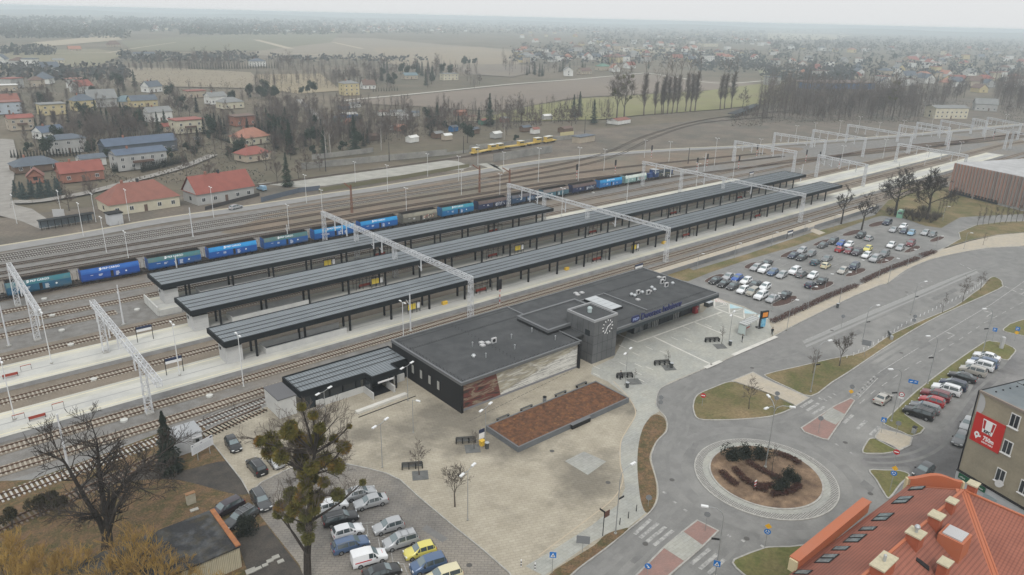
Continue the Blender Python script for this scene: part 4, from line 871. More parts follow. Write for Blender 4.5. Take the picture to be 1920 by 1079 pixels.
for i in range(4):
 y=100.0-i*2.55
 fr=MB();fr.mat(blk_m);sbox(fr,61.86,61.96,y-.62-2.2,y+.42-2.2,1.7,3.5);f_=fr.build('window',None,st)
 pn=MB();pn.mat(mat('window_pale',(.33,.33,.31),.3));sbox(pn,61.82,61.87,y-.4-2.2,y+.2-2.2,1.85,3.35);pn.build('pane',None,f_)
x=108.6;grp=[('g',6.0),('f',3.2),('g',6.2),('f',2.6),('g',4.2),('f',2.0)]
grp=[('p',1.5),('p',1.5),('g',1.2),('p',1.3),('f',2.6),('g',1.4),('d',1.3),('g',1.6),('f',2.7),('g',1.4),('d',1.2),('g',1.5),('f',2.8)]
k=sum(w_ for _,w_ in grp)/21.9
for t,w_ in grp:
 w_/=k;mb=MB()
 if t=='f':
  mb.mat(clad_m);sbox(mb,x,x+w_,88.0,88.2,0,4.5);mb.mat(light_m)
  for q in range(int(w_/.55)):sbox(mb,x+.15+q*.55,x+.3+q*.55,87.85,88.0,0,4.5)
  mb.build('fin_panel',None,st)
 else:
  mb.mat(blk_m);sbox(mb,x,x+w_,88.06,88.2,0,4.5);f_=mb.build('door' if t=='d' else 'shop_window',None,st)
  mb=MB();mb.mat(glp_m if t=='p' else gl_m);sbox(mb,x+.1,x+w_-.1,88.0,88.06,.15,3.0);mb.mat(light_m if t=='g' else glp_m);sbox(mb,x+.1,x+w_-.1,88.0,88.06,3.1,3.7);mb.build('pane',None,f_)
 x+=w_
whp2=mat('plant_white',(.43,.43,.43),.5);gal=mat('galvanised',(.45,.47,.48),.4,metal=.5)
def vent(x,y,z,kind):
 mb=MB();a=sp(x,y)
 if kind=='pipe':mb.mat(gal);mb.tube((*a,z),(*a,z+.75),.09,n=8);mb.tube((*a,z+.7),(*a,z+.85),.14,n=8);nm='vent_pipe'
 elif kind=='mush':mb.mat(gal);mb.tube((*a,z),(*a,z+.45),.22,n=10);mb.tube((*a,z+.4),(*a,z+.65),.42,.25,n=12);nm='mushroom_vent'
 elif kind=='slab':mb.mat(whp2);mb.box(a[0]-.4,a[0]+.4,a[1]-.4,a[1]+.4,z,z+.25);nm='roof_hatch'
 else:mb.mat(whp2);mb.box(a[0]-.5,a[0]+.5,a[1]-.2,a[1]+.2,z+.1,z+.95);mb.mat(blk_m);mb.tube((a[0]-.1,a[1]-.23,z+.52),(a[0]-.1,a[1]-.2,z+.52),.33,n=12);mb.mat(gal);mb.box(a[0]-.5,a[0]+.5,a[1]-.25,a[1]+.25,z,z+.1);nm='air_conditioner'
 mb.build(nm,None,st)
zr=5.39
for px,py,kd in[(886,650,'pipe'),(911,671,'pipe'),(959,635,'pipe'),(965,655,'pipe'),(997,623,'pipe'),(1041,638,'pipe'),(888,671,'mush'),(926,643,'ac'),(903,644,'slab'),(905,649,'slab'),(915,644,'slab')]:
 q=at(px,py,zr);vent(q.x,q.y,zr,kd)
for px,py,kd in[(1184,555,'mush'),(1190,557,'mush'),(1227,546,'mush'),(1222,542,'mush'),(1261,534,'mush'),(1196,552,'ac'),(1215,552,'ac'),(1204,551,'mush'),(1241,532,'ac'),(1249,538,'ac'),(1244,527,'ac'),(1236,521,'slab'),(1196,563,'slab'),(1080,551,'slab'),(1091,550,'slab'),(1083,554,'slab'),(1218,547,'slab')]:
 q=at(px,py,5.31);vent(q.x,q.y,5.31,kd)
nv=mat('sign_navy',(.015,.02,.085),.45)
so=MB();so.mat(nv)
for i in range(16):
 a0=2*math.pi*i/16;a1=2*math.pi*(i+1)/16;e=lambda a:(sp(103.4+(abs(math.cos(a))**.5*(1 if math.cos(a)>0 else-1))*1.15,83.75),6.2+(abs(math.sin(a))**.6*(1 if math.sin(a)>0 else-1))*.68)
 (p0,z0),(p1,z1)=e(a0),e(a1);c0=sp(103.4,83.75)
 so.face([(c0[0],c0[1]-.1,6.2),(p0[0],p0[1]-.1,z0),(p1[0],p1[1]-.1,z1)]);so.face([(c0[0],c0[1]+.1,6.2),(p1[0],p1[1]+.1,z1),(p0[0],p0[1]+.1,z0)]);so.face([(p0[0],p0[1]-.1,z0),(p0[0],p0[1]+.1,z0),(p1[0],p1[1]+.1,z1),(p1[0],p1[1]-.1,z1)])
sgo=so.build('logo_sign',None,st)
t_=text('lettering','PKP',.75,mat('logo_letter',(.25,.3,.5),.5),(102.55-62,83.6-83.8,5.93),(1,0,0),(0,0,1),None,1.7,.02,.03);t_.parent=sgo
t_=text('sign_lettering','Dworzec kolejowy',1.75,nv,(105.1-62,83.75-83.8,5.6),(1,0,0),(0,0,1),None,12.6,.09,.05);t_.parent=st
un=empty('underpass_entrance',(42,97,0));tag(un,'dark underpass entrance with grey ribbed roof and white parapet left of the station','underpass entrance')
rp=[(42.1,99.5),(53.4,99.2),(53.6,97.2),(58.6,97.3),(58.7,99.6),(62.0,99.6),(62.0,106.0),(42.1,106.0)]
rp=[(a-42,b-97)for a,b in rp]
mb=MB();mb.mat(roof_m);mb.prism(rp,3.5,3.72,side=fas_m);mb.build('roof',None,un)
mb=MB();mb.mat(rib_m);k=.5
while k<19.6:
 y0=(2.4 if k<11.5 else .3 if k<16.6 else 2.8)+.1;mb.box(k,k+.06,y0,8.8,3.72,3.77);k+=.55
tag(mb.build('standing_ribs',None,un),kind='stuff')
mb=MB();mb.mat(seam_m)
for y in(4.3,5.8,7.2):mb.box(.3,19.7,y,y+.13,3.78,3.83)
mb.build('gutter_seam',None,un)
mb=MB();mb.mat(fas_m)
for i in range(8):
 a,b=Vector((*rp[i],0)),Vector((*rp[(i+1)%8],0));d=(b-a).normalized();mb.bar(a+Vector((0,0,3.35))-d*.0,b+Vector((0,0,3.35)),.24,1.1)
mb.build('fascia',None,un)
mb=MB();mb.mat(par_m);mb.box(3.6,11.4,2.6,2.8,0,1.2);mb.box(11.2,11.4,-.6,2.6,0,1.3);mb.box(15.2,15.5,-.6,2.0,0,1.3);mb.box(16.8,19.0,2.1,2.3,.1,1.5);mb.box(2.4,3.6,2.0,2.2,0,1.7);mb.build('parapet',None,un)
mb=MB();mb.mat(gl_m);mb.box(.6,11.0,3.0,3.1,0,2.9);mb.box(11.5,11.6,.6,3.0,0,2.9);mb.box(16.9,19.6,3.2,3.3,0,2.9);mb.build('glazing',None,un)
mb=MB();mb.mat(colm)
for x_,y_ in((.5,2.9),(2.9,2.9),(5.3,2.9),(7.7,2.9),(10.1,2.9),(11.6,.5),(16.4,.6),(16.6,2.9),(19.6,3.0)):mb.box(x_-.12,x_+.12,y_-.12,y_+.12,0,2.9)
mb.box(11.7,16.4,3.4,3.5,0,2.9);mb.build('steel_posts',None,un)
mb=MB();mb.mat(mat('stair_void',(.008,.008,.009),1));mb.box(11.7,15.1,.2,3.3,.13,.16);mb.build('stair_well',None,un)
mb=MB();mb.mat(whp);mb.box(12.6,15.6,.0,.12,2.35,2.62);mb.build('sign_bar',None,un)
mb=MB();mb.mat(par_m);mb.box(-3.4,-.5,2.9,8.3,0,3.3);mb.mat(mat('lead_roof',(.12,.12,.125),.8));mb.box(-3.5,-.4,2.8,8.4,3.3,3.45);tag(mb.build('white_lift_housing',None,None,(42,97,0)),'white panelled lift housing with flat grey lid at the left end of the underpass entrance','lift housing')
mb=MB();mb.mat(wt)
a=at(668,776,.12);b=at(762,741,.12);mb.bar((a.x,a.y,.3),(b.x,b.y,.3),.8,.45);mb.mat(blk_m);mb.bar((a.x-.3,a.y-1.3,.16),(b.x+1,b.y-1.3,.16),.12,.1)
tag(mb.build('ramp_edge_wall'),'long low pale ramp wall with a black drain line before the underpass','low wall')
pb=empty('raised_planter',(61.8,69.6,.12));tag(pb,'large raised rectangular planter filled with rust brown mulch on the plaza','planter')
gm=mat('planter_grey',(.12,.13,.14),.6,c2=(.15,.16,.17),scale=.5);X1,Y1=24.3,7.7
mb=MB();mb.mat(gm);mb.box(0,X1,0,.2,0,.85);mb.box(0,X1,Y1-.2,Y1,0,.85);mb.box(0,.2,.2,Y1-.2,0,.85);mb.box(X1-.2,X1,.2,Y1-.2,0,.85)
mb.mat(trim_m);mb.box(-.03,X1+.03,-.03,.24,.851,.9);mb.box(-.03,X1+.03,Y1-.24,Y1+.03,.851,.9);mb.box(-.03,.24,.24,Y1-.24,.851,.9);mb.box(X1-.24,X1+.03,.24,Y1-.24,.851,.9);mb.build('wall',None,pb)
mb=MB();mb.mat(soil_m);nx,ny=60,20;r_=random.Random(3);hh=[[.78+r_.random()*.12 for _ in range(ny+1)]for _ in range(nx+1)]
for i in range(nx):
 for j in range(ny):mb.face([(.2+(X1-.4)*(i+a_)/nx,.2+(Y1-.4)*(j+b2)/ny,hh[i+a_][j+b2])for a_,b2 in((0,0),(1,0),(1,1),(0,1))])
mb.build('mulch',None,pb)
mb=MB();mb.mat(blk_m);mb.box(10.7,14.7,-.45,-.02,.1,.8);mb.mat(trim_m);mb.box(10.6,14.8,-.5,-.02,.8,.88);mb.build('bench_niche',None,pb)
slat=mat('bench_slats',(.10,.10,.095),.7)
def slat_bench(name):
 root=empty(name,(0,0,0))
 for y in(-.2,-.05,.1):mb=MB();mb.mat(slat);mb.box(-1.3,1.3,y,y+.11,.43,.47);mb.build('slat',None,root)
 for x in(-1.1,1.1):mb=MB();mb.mat(colm);mb.box(x-.05,x+.05,-.22,.22,0,.43);mb.build('leg',None,root)
 return root
sb_=slat_bench('slatted_bench')
for i,(px,py,t)in enumerate([(943,786,'nearest the bus stop flag'),(987,768,'second from the left'),(1051,741,'third from the left'),(1090,724,'nearest the clock tower')]):
 q=at(px,py,.12);inst(sb_,(q.x,q.y,.12),0,1,'dark backless slatted bench along the rear edge of the planter, '+t,'bench','slatted benches behind the planter')
q=at(1021,754,.12);mb=MB();mb.mat(mat('bin_grey',(.2,.21,.21),.6));mb.tube((0,0,0),(0,0,.9),.3,n=12);mb.mat(colm);mb.tube((0,0,.9),(0,0,1.0),.33,n=12);tag(mb.build('litter_bin',None,None,q),'round grey litter bin behind the mulch planter','litter bin')
ha=empty('striped_hall',(311,104,0));tag(ha,'big hall with vertical orange and grey striped cladding and pale flat roof','hall')
hm1=mat('hall_orange',(.34,.19,.145),.7,c2=(.28,.2,.17),scale=.1);hm2=mat('hall_grey',(.40,.395,.385),.7,c2=(.33,.325,.315),scale=.1)
mb=MB();mb.mat(hm2);mb.box(.0,90,-60,0,0,11.4);mb.build('wall',None,ha)
mb=MB();k=0
dxy=Vector((-9.5,-27)).normalized()
for k in range(46):mb.mat(hm1 if rnd.random()<.75 else mat('hall_brown',(.22,.16,.14),.7));mb.box(-.35,0,-k*1.3-.62,-k*1.3,.9,11.6)
mb.build('cladding_ribs',None,ha)
mb=MB();mb.mat(hm1);mb.box(-.3,0,0,.25,0.9,11.6);mb.box(0,90,0,.25,0,11.5);mb.build('corner_cladding',None,ha)
mb=MB();mb.mat(mat('hall_roof',(.40,.40,.40),.8,c2=(.33,.33,.33),scale=.05,c3=(.45,.45,.45),scale3=.3));mb.box(-.1,90,-60,.1,11.401,11.7);mb.build('roof',None,ha)
for i,(x0,y0)in enumerate([(22,-16),(50,-10),(22,-34),(52,-34)]):
 mb=MB();mb.mat(mat('solar_panel',(.13,.14,.17),.3))
 for a_ in range(10):
  for b2 in range(5):mb.box(x0+a_*2.1,x0+a_*2.1+1.8,y0-b2*2.2-1.7,y0-b2*2.2,11.75,11.9)
 tag(mb.build('solar_array',None,ha))
mb=MB();mb.mat(whp2);mb.box(14,17,-32,-28,11.7,12.8);mb.box(17.5,22,-30,-27,11.7,12.4);mb.build('roof_plant',None,ha)
mb=MB();mb.mat(gl_m);mb.box(-.35,0,-9.5,-1.0,.2,1.6);mb.box(-.35,0,-20,-10.5,.2,1.6);mb.build('window_band',None,ha)
ha.rotation_euler=(0,0,R(-19))
def onwall(px,py,p0,d):
 """pixel -> (distance along wall, height) on the vertical plane through p0 with horizontal direction d"""
 r_=ray(px,py);n2=Vector((-d.y,d.x));t=(p0.x*n2.x+p0.y*n2.y)/(r_.x*n2.x+r_.y*n2.y)
 q=Vector((r_.x*t,r_.y*t));return(q-p0).dot(d),CAM_H+r_.z*t
K0=Vector((103.9,25.6));KH=15.2;kq=at(1920,771,KH).to_2d();KD=(kq-K0).normalized()
KN=Vector((KD.y,-KD.x));KN=KN if KN.x<0 else-KN
kf=empty('tenement_building',(K0.x,K0.y,0),math.atan2(KD.y,KD.x));tag(kf,'four storey beige tenement with a big red restaurant banner and a green shop sign','building')
bw=mat('beige_render',(.33,.29,.215),.95,c2=(.27,.24,.18),scale=.35,c3=(.21,.19,.145),scale3=.12,fine=.1,lo3=.5)
gw=mat('grey_ground_floor',(.47,.48,.49),.8,c2=(.42,.43,.44),scale=.5)
sy=1 if Vector((-KD.y,KD.x)).dot(KN)<0 else-1
def kb(mb,x0,x1,i0,i1,z0,z1):ys=sorted((sy*i0,sy*i1));mb.box(x0,x1,ys[0],ys[1],z0,z1)
mb=MB();mb.mat(bw);kb(mb,0,22,0,30,3.0,KH-.25);mb.build('wall',None,kf)
mb=MB();mb.mat(gw);kb(mb,-.05,22,-.3,30,0,2.9);mb.mat(blk_m);kb(mb,-.1,22,-.4,.1,2.9,3.02);mb.build('ground_floor',None,kf)
mb=MB();mb.mat(mat('grey_felt_roof',(.17,.19,.20),.8,c2=(.13,.15,.16),scale=.3,c3=(.22,.24,.24),scale3=.12));kb(mb,0,22,0,30,KH-.25,KH-.05);mb.mat(mat('roof_coping',(.24,.2,.17),.8));kb(mb,0,22,-.15,.15,KH-.24,KH+.05);mb.mat(blk_m);kb(mb,-.12,.05,.15,30,KH-.3,KH)
for k in range(12):kb(mb,1.0,1.15,1.5+k*1.4,1.65+k*1.4,KH-.05,KH+.1)
for k in(7,13):kb(mb,.2,20,k,k+.08,KH-.05,KH-.01)
mb.build('roof',None,kf)
mb=MB();mb.mat(blk_m);mb.tube((-.08,-sy*.08,0),(-.08,-sy*.08,KH),.09);mb.build('downpipe',None,kf)
bx=[onwall(*p,K0,KD)for p in((1831,775),(1888,796),(1873,848),(1817,826))]
u0=min(bx[0][0],bx[3][0]);u1=max(bx[1][0],bx[2][0]);z1_=(bx[0][1]+bx[1][1])/2;z0_=(bx[2][1]+bx[3][1])/2
mb=MB();mb.mat(mat('banner_red',(.50,.025,.02),.5));kb(mb,u0,u1,-.08,-.02,z0_,z1_);bn=mb.build('banner',None,kf)
BW,BH=u1-u0,z1_-z0_
fsy=-sy*.085
def bt(s,sz,fx,fz,wd,m_,ex=.005,bold=.01):
 return text('lettering',s,sz,m_,(u0+fx*BW,fsy,z0_+fz*BH),(1,0,0),(0,0,1),None,wd*BW,ex,bold)
wl=mat('banner_white',(.80,.80,.80),.5);bkl=mat('banner_black',(.02,.02,.02),.5);rdl=mat('banner_dark_red',(.42,.02,.02),.5)
def bq(m_,pts,off=.09,nm='logo'):
 mb=MB();mb.mat(m_);q=[(u0+x*BW,-sy*off,z0_+z*BH)for x,z in pts];mb.face(q if sy>0 else q[::-1]);o=mb.build(nm,None,bn);return o
bn_parts=[bt('750m',BH*.20,.42,.20,.36,wl,bold=.03),bt('DRIVE THRU',BH*.07,.40,.10,.38,wl)]
bq(wl,[(.33,.44),(.67,.44),(.72,.9),(.28,.9)],.09);bq(rdl,[(.335,.57),(.40,.57),(.39,.86),(.305,.86)],.10);bq(rdl,[(.60,.57),(.665,.57),(.695,.86),(.61,.86)],.10)
t_=bt('KFC',BH*.13,.39,.46,.23,bkl,bold=.03);t_.location.y+=-sy*.02;bn_parts.append(t_)
for i in range(12):a0=2*math.pi*i/12;a1=2*math.pi*(i+1)/12;bq(wl,[(.2,.28),(.2+.09*math.cos(a0),.28+.10*math.sin(a0)),(.2+.09*math.cos(a1),.28+.10*math.sin(a1))],.09,'pin_symbol')
bq(wl,[(.13,.24),(.2,.12),(.27,.24)],.092,'pin_symbol');bq(MATS['banner_red'],[(.17,.25),(.23,.25),(.23,.31),(.17,.31)],.096,'pin_symbol');bq(wl,[(.28,.22),(.34,.24),(.34,.3),(.28,.28)],.09,'pin_symbol')
for o in bn_parts:o.parent=bn
winf=mat('window_white',(.68,.68,.67),.5)
def kwin(c,w2,h2):
 u,z=onwall(*c,K0,KD);mb=MB();mb.mat(winf);kb(mb,u-w2,u+w2,-.06,.05,z-h2,z+h2);f_=mb.build('window',None,kf)
 for s in(-1,1):
  mb=MB();mb.mat(gl_m);a,b=sorted((u+s*.05,u+s*(w2-.12)));kb(mb,a,b,-.09,-.06,z-h2+.12,z+h2-.12);mb.build('pane',None,f_)
 mb=MB();mb.mat(winf);kb(mb,u-w2-.1,u+w2+.1,-.2,0,z-h2-.12,z-h2-.01);mb.build('sill',None,f_)
for c in((1903,790),(1889,839),(1876,892),(1921,915)):kwin(c,.62,.95)
for px,py in((1859,934),(1916,965)):
 u,z=onwall(px,py,K0,KD);mb=MB();mb.mat(mat('shop_window_grey',(.3,.36,.38),.3));kb(mb,u-.9,u+.9,-.34,-.3,.9,2.1);mb.build('shop_window',None,kf)
u,z=onwall(1799,897,K0,KD);u2,z2=onwall(1850,921,K0,KD)
mb=MB();mb.mat(mat('shop_green',(.015,.10,.05),.5));kb(mb,u,u2,-.42,-.32,2.05,2.8);sg=mb.build('shop_sign',None,kf)
for f_,s_,w_ in((.06,'e.Mart',.2),(.66,'Express',.26)):
 t_=text('lettering',s_,.35,wl,(u+f_*(u2-u),-sy*.43,2.28),(1,0,0),(0,0,1),None,w_*(u2-u),.005);t_.parent=sg
u,z=onwall(1880,905,K0,KD);mb=MB();mb.mat(whp2);c0=Vector((u,-sy*.7,z));mb.tube(c0,c0+Vector((-.1,sy*.12,-.05)),.5,.3,n=14);mb.mat(colm);mb.bar(c0,(u,0,z-.3),.06);mb.build('satellite_dish',None,kf)
u,z=onwall(1836,758,K0,KD);mb=MB();mb.mat(whp2)
for i in range(8):a0=R(-90+i*22.5);a1=R(-90+(i+1)*22.5);q=[(.15,-sy*.02,z),(.15+1.0*math.cos(a0),-sy*.02,z+1.6*math.sin(a0)),(.15+1.0*math.cos(a1),-sy*.02,z+1.6*math.sin(a1))];mb.face(q if sy>0 else q[::-1])
mb.build('bare_plaster_patch',None,kf)
tile=waved(waved(mat('red_tiles',(.33,.125,.085),.75,c2=(.28,.105,.072),scale=.4,c3=(.22,.09,.065),scale3=.15,fine=.05),1.15,'X',.86),.95,'Y',.72)
tile2=mat('orange_metal',(.40,.14,.075),.55,c2=(.42,.13,.06),scale=.3)
rd=empty('red_roof_building',(0,0,0));tag(rd,'large building with a red tiled roof, chimneys and skylights in the near right corner','building')
ywall=mat('cream_wall',(.55,.48,.30),.9)
EZ,RZ_=11.0,15.0
E_=[(38,25.9),(81.0,24.4),(85.2,20.2),(85.2,-30),(71.6,-30),(71.6,12.2),(38,13.5)]
mb=MB();mb.mat(ywall);mb.prism(E_,0,EZ-.2);mb.build('wall',None,rd)
Rw,Re,Rs=(38,19.6,RZ_),(78.2,18.4,RZ_),(78.2,-30,RZ_)
e3=[(*p,EZ)for p in E_]
mb=MB();mb.mat(tile)
mb.face([e3[0],e3[6],Rw][::-1]);mb.face([Rw,e3[0],e3[1],Re][::-1]);mb.face([e3[1],e3[2],Re]);mb.face([e3[2],e3[3],Rs,Re]);mb.face([Rs,e3[4],e3[5],Re]);mb.face([Rw,Re,e3[5],e3[6]][::-1])
mb.face([e3[3],e3[4],Rs])
mb.build('roof',None,rd)
def zr_(x,y):
 """roof height of the red building"""
 if x>71.6+6.6*0 and(x-71.6)>(y-12.2)and y<18.4:return EZ+(min(x-71.6,85.2-x))/6.7*4
 yr=19.6-(x-38)*.03;return EZ+4*(1-abs(y-yr)/6.2)
def onroof(px,py,z=13):
 for _ in range(30):
  q=at(px,py,z);z=.5*z+.5*zr_(q.x,q.y)
 return at(px,py,z)
mb=MB();mb.mat(tile2);mb.bar((71.6,12.2,EZ+.1),(78.2,18.4,RZ_+.1),1.6,.1);mb.mat(mat('valley_lines',(.28,.08,.04),.6))
for k in(-.6,-.2,.2,.6):mb.bar((71.6+k*.7,12.2-k*.7,EZ+.17),(78.2+k*.5,18.4-k*.5,RZ_+.17),.05,.03)
mb.build('valley_gutter',None,rd)
mb=MB();mb.mat(tile2);mb.bar(Vector(Rw)+Vector((0,0,.05)),Vector(Re)+Vector((0,0,.05)),.25,.15);mb.bar(Vector(Re)+Vector((0,0,.05)),Vector(Rs)+Vector((0,0,.05)),.25,.15);mb.bar(Vector(Re),Vector(e3[1]),.2,.12);mb.build('ridge_capping',None,rd)
mb=MB();mb.mat(tile2);a=at(1492,1048,12.1);b=at(1646,948,12.1);ye=25.2
mb.box(a.x,b.x,ye-.1,ye+.7,EZ-.3,12.0);mb.prism([(a.x-.1,ye-.2),(b.x+.1,ye-.2),(b.x+.1,ye+.8),(a.x-.1,ye+.8)],12.0,12.12);mb.mat(ywall);mb.box(a.x-.3,a.x-.0,ye-.1,ye+.7,EZ-.3,12.0);mb.build('eaves_parapet',None,rd)
mb=MB();mb.mat(tile2);A0,B0=Vector((81.0,24.4)),Vector((85.2,20.2));nn_=(B0-A0).normalized();n=10;ou=Vector((.7,.7))*.5
for i in range(n):
 t0,t1=i/n,(i+1)/n;f=lambda t:EZ+.9+.7*math.sin(math.pi*t)**2
 p0,p1=A0+(B0-A0)*t0,A0+(B0-A0)*t1
 for s in(0,1):
  q=[(*(p0+ou*s),EZ-.4),(*(p1+ou*s),EZ-.4),(*(p1+ou*s),f(t1)),(*(p0+ou*s),f(t0))];mb.face(q if s==0 else q[::-1])
 mb.face([(*p0,f(t0)),(*p1,f(t1)),(*(p1+ou),f(t1)),(*(p0+ou),f(t0))])
mb.mat(ywall);mb.bar((*A0,EZ-.2),(*(A0+ou),EZ-.2),.4,2.1);mb.bar((*B0,EZ-.2),(*(B0+ou),EZ-.2),.4,2.1)
mb.build('corner_gable',None,rd)
brick=mat('chimney_orange',(.36,.10,.05),.8,c2=(.30,.085,.045),scale=2);cap=mat('chimney_cap',(.50,.45,.32),.85,c2=(.42,.38,.27),scale=3)
for px,py,sx_,sy_,h in[(1786,938,.9,.7,1.1),(1757,965,1.1,1.0,1.3),(1718,998,1.3,1.2,1.5),(1658,1052,2.6,1.1,1.3),(1773,1053,1.1,.8,1.1),(1826,906,.9,.8,1.2)]:
 q=at(px,py,15.9);zt=15.9 if py!=1053 else 14.6
 if py==1053:q=at(px,py,14.6)
 mb=MB();mb.mat(brick);mb.box(q.x-sx_/2,q.x+sx_/2,q.y-sy_/2,q.y+sy_/2,11.5,zt-.15);c_=mb.build('chimney',None,rd)
 mb=MB();mb.mat(cap);mb.box(q.x-sx_/2-.12,q.x+sx_/2+.12,q.y-sy_/2-.12,q.y+sy_/2+.12,zt-.15,zt);mb.build('cap',None,c_)
 if px in(1718,1658):
  mb=MB();mb.mat(gal);mb.tube((q.x,q.y,zt),(q.x,q.y,zt+.5),.14,n=8);mb.ball((q.x,q.y,zt+.55),.28 if px==1718 else .15);mb.build('cowl',None,c_)
q=at(1792,1000,15.0);mb=MB();mb.mat(tile2);mb.box(q.x-1.15,q.x+1.15,q.y-1.1,q.y+1.1,12.0,14.9);h_=mb.build('roof_hatch',None,rd)
mb=MB();mb.mat(whp2);mb.box(q.x-.9,q.x+.9,q.y-.85,q.y+.85,14.9,15.05);mb.build('lid',None,h_)
rg=mat('roof_glass',(.10,.13,.14),.15,spec=.6,c2=(.2,.24,.24),scale=2)
for px,py,pair in[(1719,916,0),(1692,938,1),(1655,970,1),(1627,992,0),(1603,1010,1),(1576,1029,0),(1550,1048,1),(1505,1074,0)]:
 for k in((-.55,.55)if pair else(0,)):
  q=onroof(px,py);x0=q.x+k*.95;f=lambda dx,dy,dz:(x0+dx,q.y+dy,zr_(x0,q.y+dy)+dz)
  mb=MB();mb.mat(blk_m);mb.face([f(-.48,.7,.08),f(-.48,-.7,.08),f(.48,-.7,.08),f(.48,.7,.08)]);mb.face([f(-.48,-.7,.08),f(-.48,-.7,-.1),f(.48,-.7,-.1),f(.48,-.7,.08)]);mb.face([f(-.48,.7,.08),f(-.48,.7,-.1),f(-.48,-.7,-.1),f(-.48,-.7,.08)]);fr=mb.build('roof_window',None,rd)
  mb=MB();mb.mat(rg);mb.face([f(-.36,.58,.10),f(-.36,-.58,.10),f(.36,-.58,.10),f(.36,.58,.10)]);mb.build('pane',None,fr)
q=onroof(1729,1056,14)
mb=MB();mb.mat(blk_m);mb.bar((q.x-.2,q.y+.5,q.z+.3),(q.x+.2,q.y-.6,q.z-.35),.6,.08);mb.build('roof_window',None,rd)
sh=empty('flat_roof_shed',(21.4,71.4,0));tag(sh,'small shed with mossy black flat roof, orange coping tiles and cream corrugated wall','shed')
mb=MB();mb.mat(waved(mat('cream_corrugated',(.52,.47,.34),.8,c2=(.45,.41,.3),scale=.6),1.6,'X',.62));mb.box(-16,0,0,8.2,0,2.9)
for k in range(58):mb.box(-16+k*.28,-16+k*.28+.12,-.05,0,.05,2.85)
mb.build('wall',None,sh)
mb=MB();mb.mat(mat('mossy_roof',(.035,.036,.038),.95,c2=(.085,.09,.095),scale=.45,c3=(.06,.05,.03),scale3=.5,fine=.3,lo=.45,hi=.6));mb.box(-16.2,.05,-.25,8.3,2.9,3.1);mb.build('roof',None,sh)
mb=MB();mb.mat(mat('coping_orange',(.36,.15,.06),.85,c2=(.28,.12,.06),scale=1.5))
for k in range(9):mb.box(-.35,.2,-.2+k*.93,-.2+k*.93+.9,3.101,3.25)
mb.build('coping_tiles',None,sh)
ct=empty('white_container',(22.6,99.0,0));tag(ct,'white site container with grey roof behind the dark spruce','container')
mb=MB();mb.mat(mat('container_white',(.52,.53,.54),.6,c2=(.44,.45,.46),scale=.8));mb.box(0,4.0,0,3.4,0,2.8);mb.build('body',None,ct)
mb=MB();mb.mat(mat('container_roof',(.30,.31,.32),.6,c2=(.36,.37,.38),scale=.5));mb.prism([(-.1,-.1),(4.1,-.1),(4.1,3.5),(-.1,3.5)],2.8,2.95);mb.build('roof',None,ct)
mb=MB();mb.mat(gal);mb.box(2.7,3.7,-.4,-.01,1.4,2.2);mb.mat(blk_m);mb.box(2.95,3.45,-.42,-.4,1.55,2.05);mb.mat(whp2);mb.box(2.5,3.9,-.6,0,2.3,2.4);mb.build('air_conditioner',None,ct)
a_,b_2=at(357,862,1.2),at(400,838,1.2)
bb=empty('notice_board',(24.1,96.0,0),math.atan2(1.2,3.4));tag(bb,'large white notice board on two posts on the grass beside the container','notice board')
mb=MB();mb.mat(mat('notice_white',(.60,.61,.62),.5));mb.box(0,3.6,-.03,.03,1.2,2.8);pl=mb.build('panel',None,bb)
mb=MB();mb.mat(mat('notice_grey',(.4,.42,.45),.6))
for z in(2.1,1.9,1.7,1.5):mb.box(.3,3.2,-.045,-.03,z,z+.06)
mb.mat(navy);mb.box(3.1,3.45,-.045,-.03,2.5,2.68);mb.box(.15,.3,-.045,-.03,2.5,2.65);mb.box(1.5,1.8,-.045,-.03,2.45,2.52);mb.build('print',None,pl)
for x_ in(.9,2.9):mb=MB();mb.mat(gal);mb.tube((x_,.06,0),(x_,.06,1.2),.06);mb.build('post',None,bb)
q=at(359,944,0);mb=MB();mb.mat(mat('cabinet_cream',(.46,.43,.34),.8,c2=(.38,.35,.27),scale=2));mb.box(-.55,.55,-.25,.25,0,1.5);mb.mat(mat('cabinet_rust',(.3,.17,.09),.8));mb.box(-.6,.6,-.3,.3,1.5,1.6);tag(mb.build('utility_cabinet',None,None,q),'cream electrical cabinet with a brown lid standing in the grass','cabinet')
for k,(x,y,s)in enumerate([(497,1061,.35),(506,1053,.4),(517,1046,.45),(526,1054,.4),(485,1067,.35),(470,1072,.6)]):q=at(x,y,.004*k);mb=MB();mb.mat(conc_m);mb.prism([(-s,-s*.6),(s*.9,-s*.7),(s,s*.6),(-s*.8,s*.7)],.03,.14);tag(mb.build('paving_stone',None,None,q),'pale loose paving stone lying by the path near the shed','paving stone','loose paving stones by the shed')
q=at(364,957,0);mb=MB();mb.mat(conc_m);mb.prism([(-.5,-.25),(.5,-.3),(.55,.25),(-.45,.3)],0,.12);tag(mb.build('concrete_cover',None,None,q),'pale concrete cover slab lying in front of the cream cabinet','cover slab')
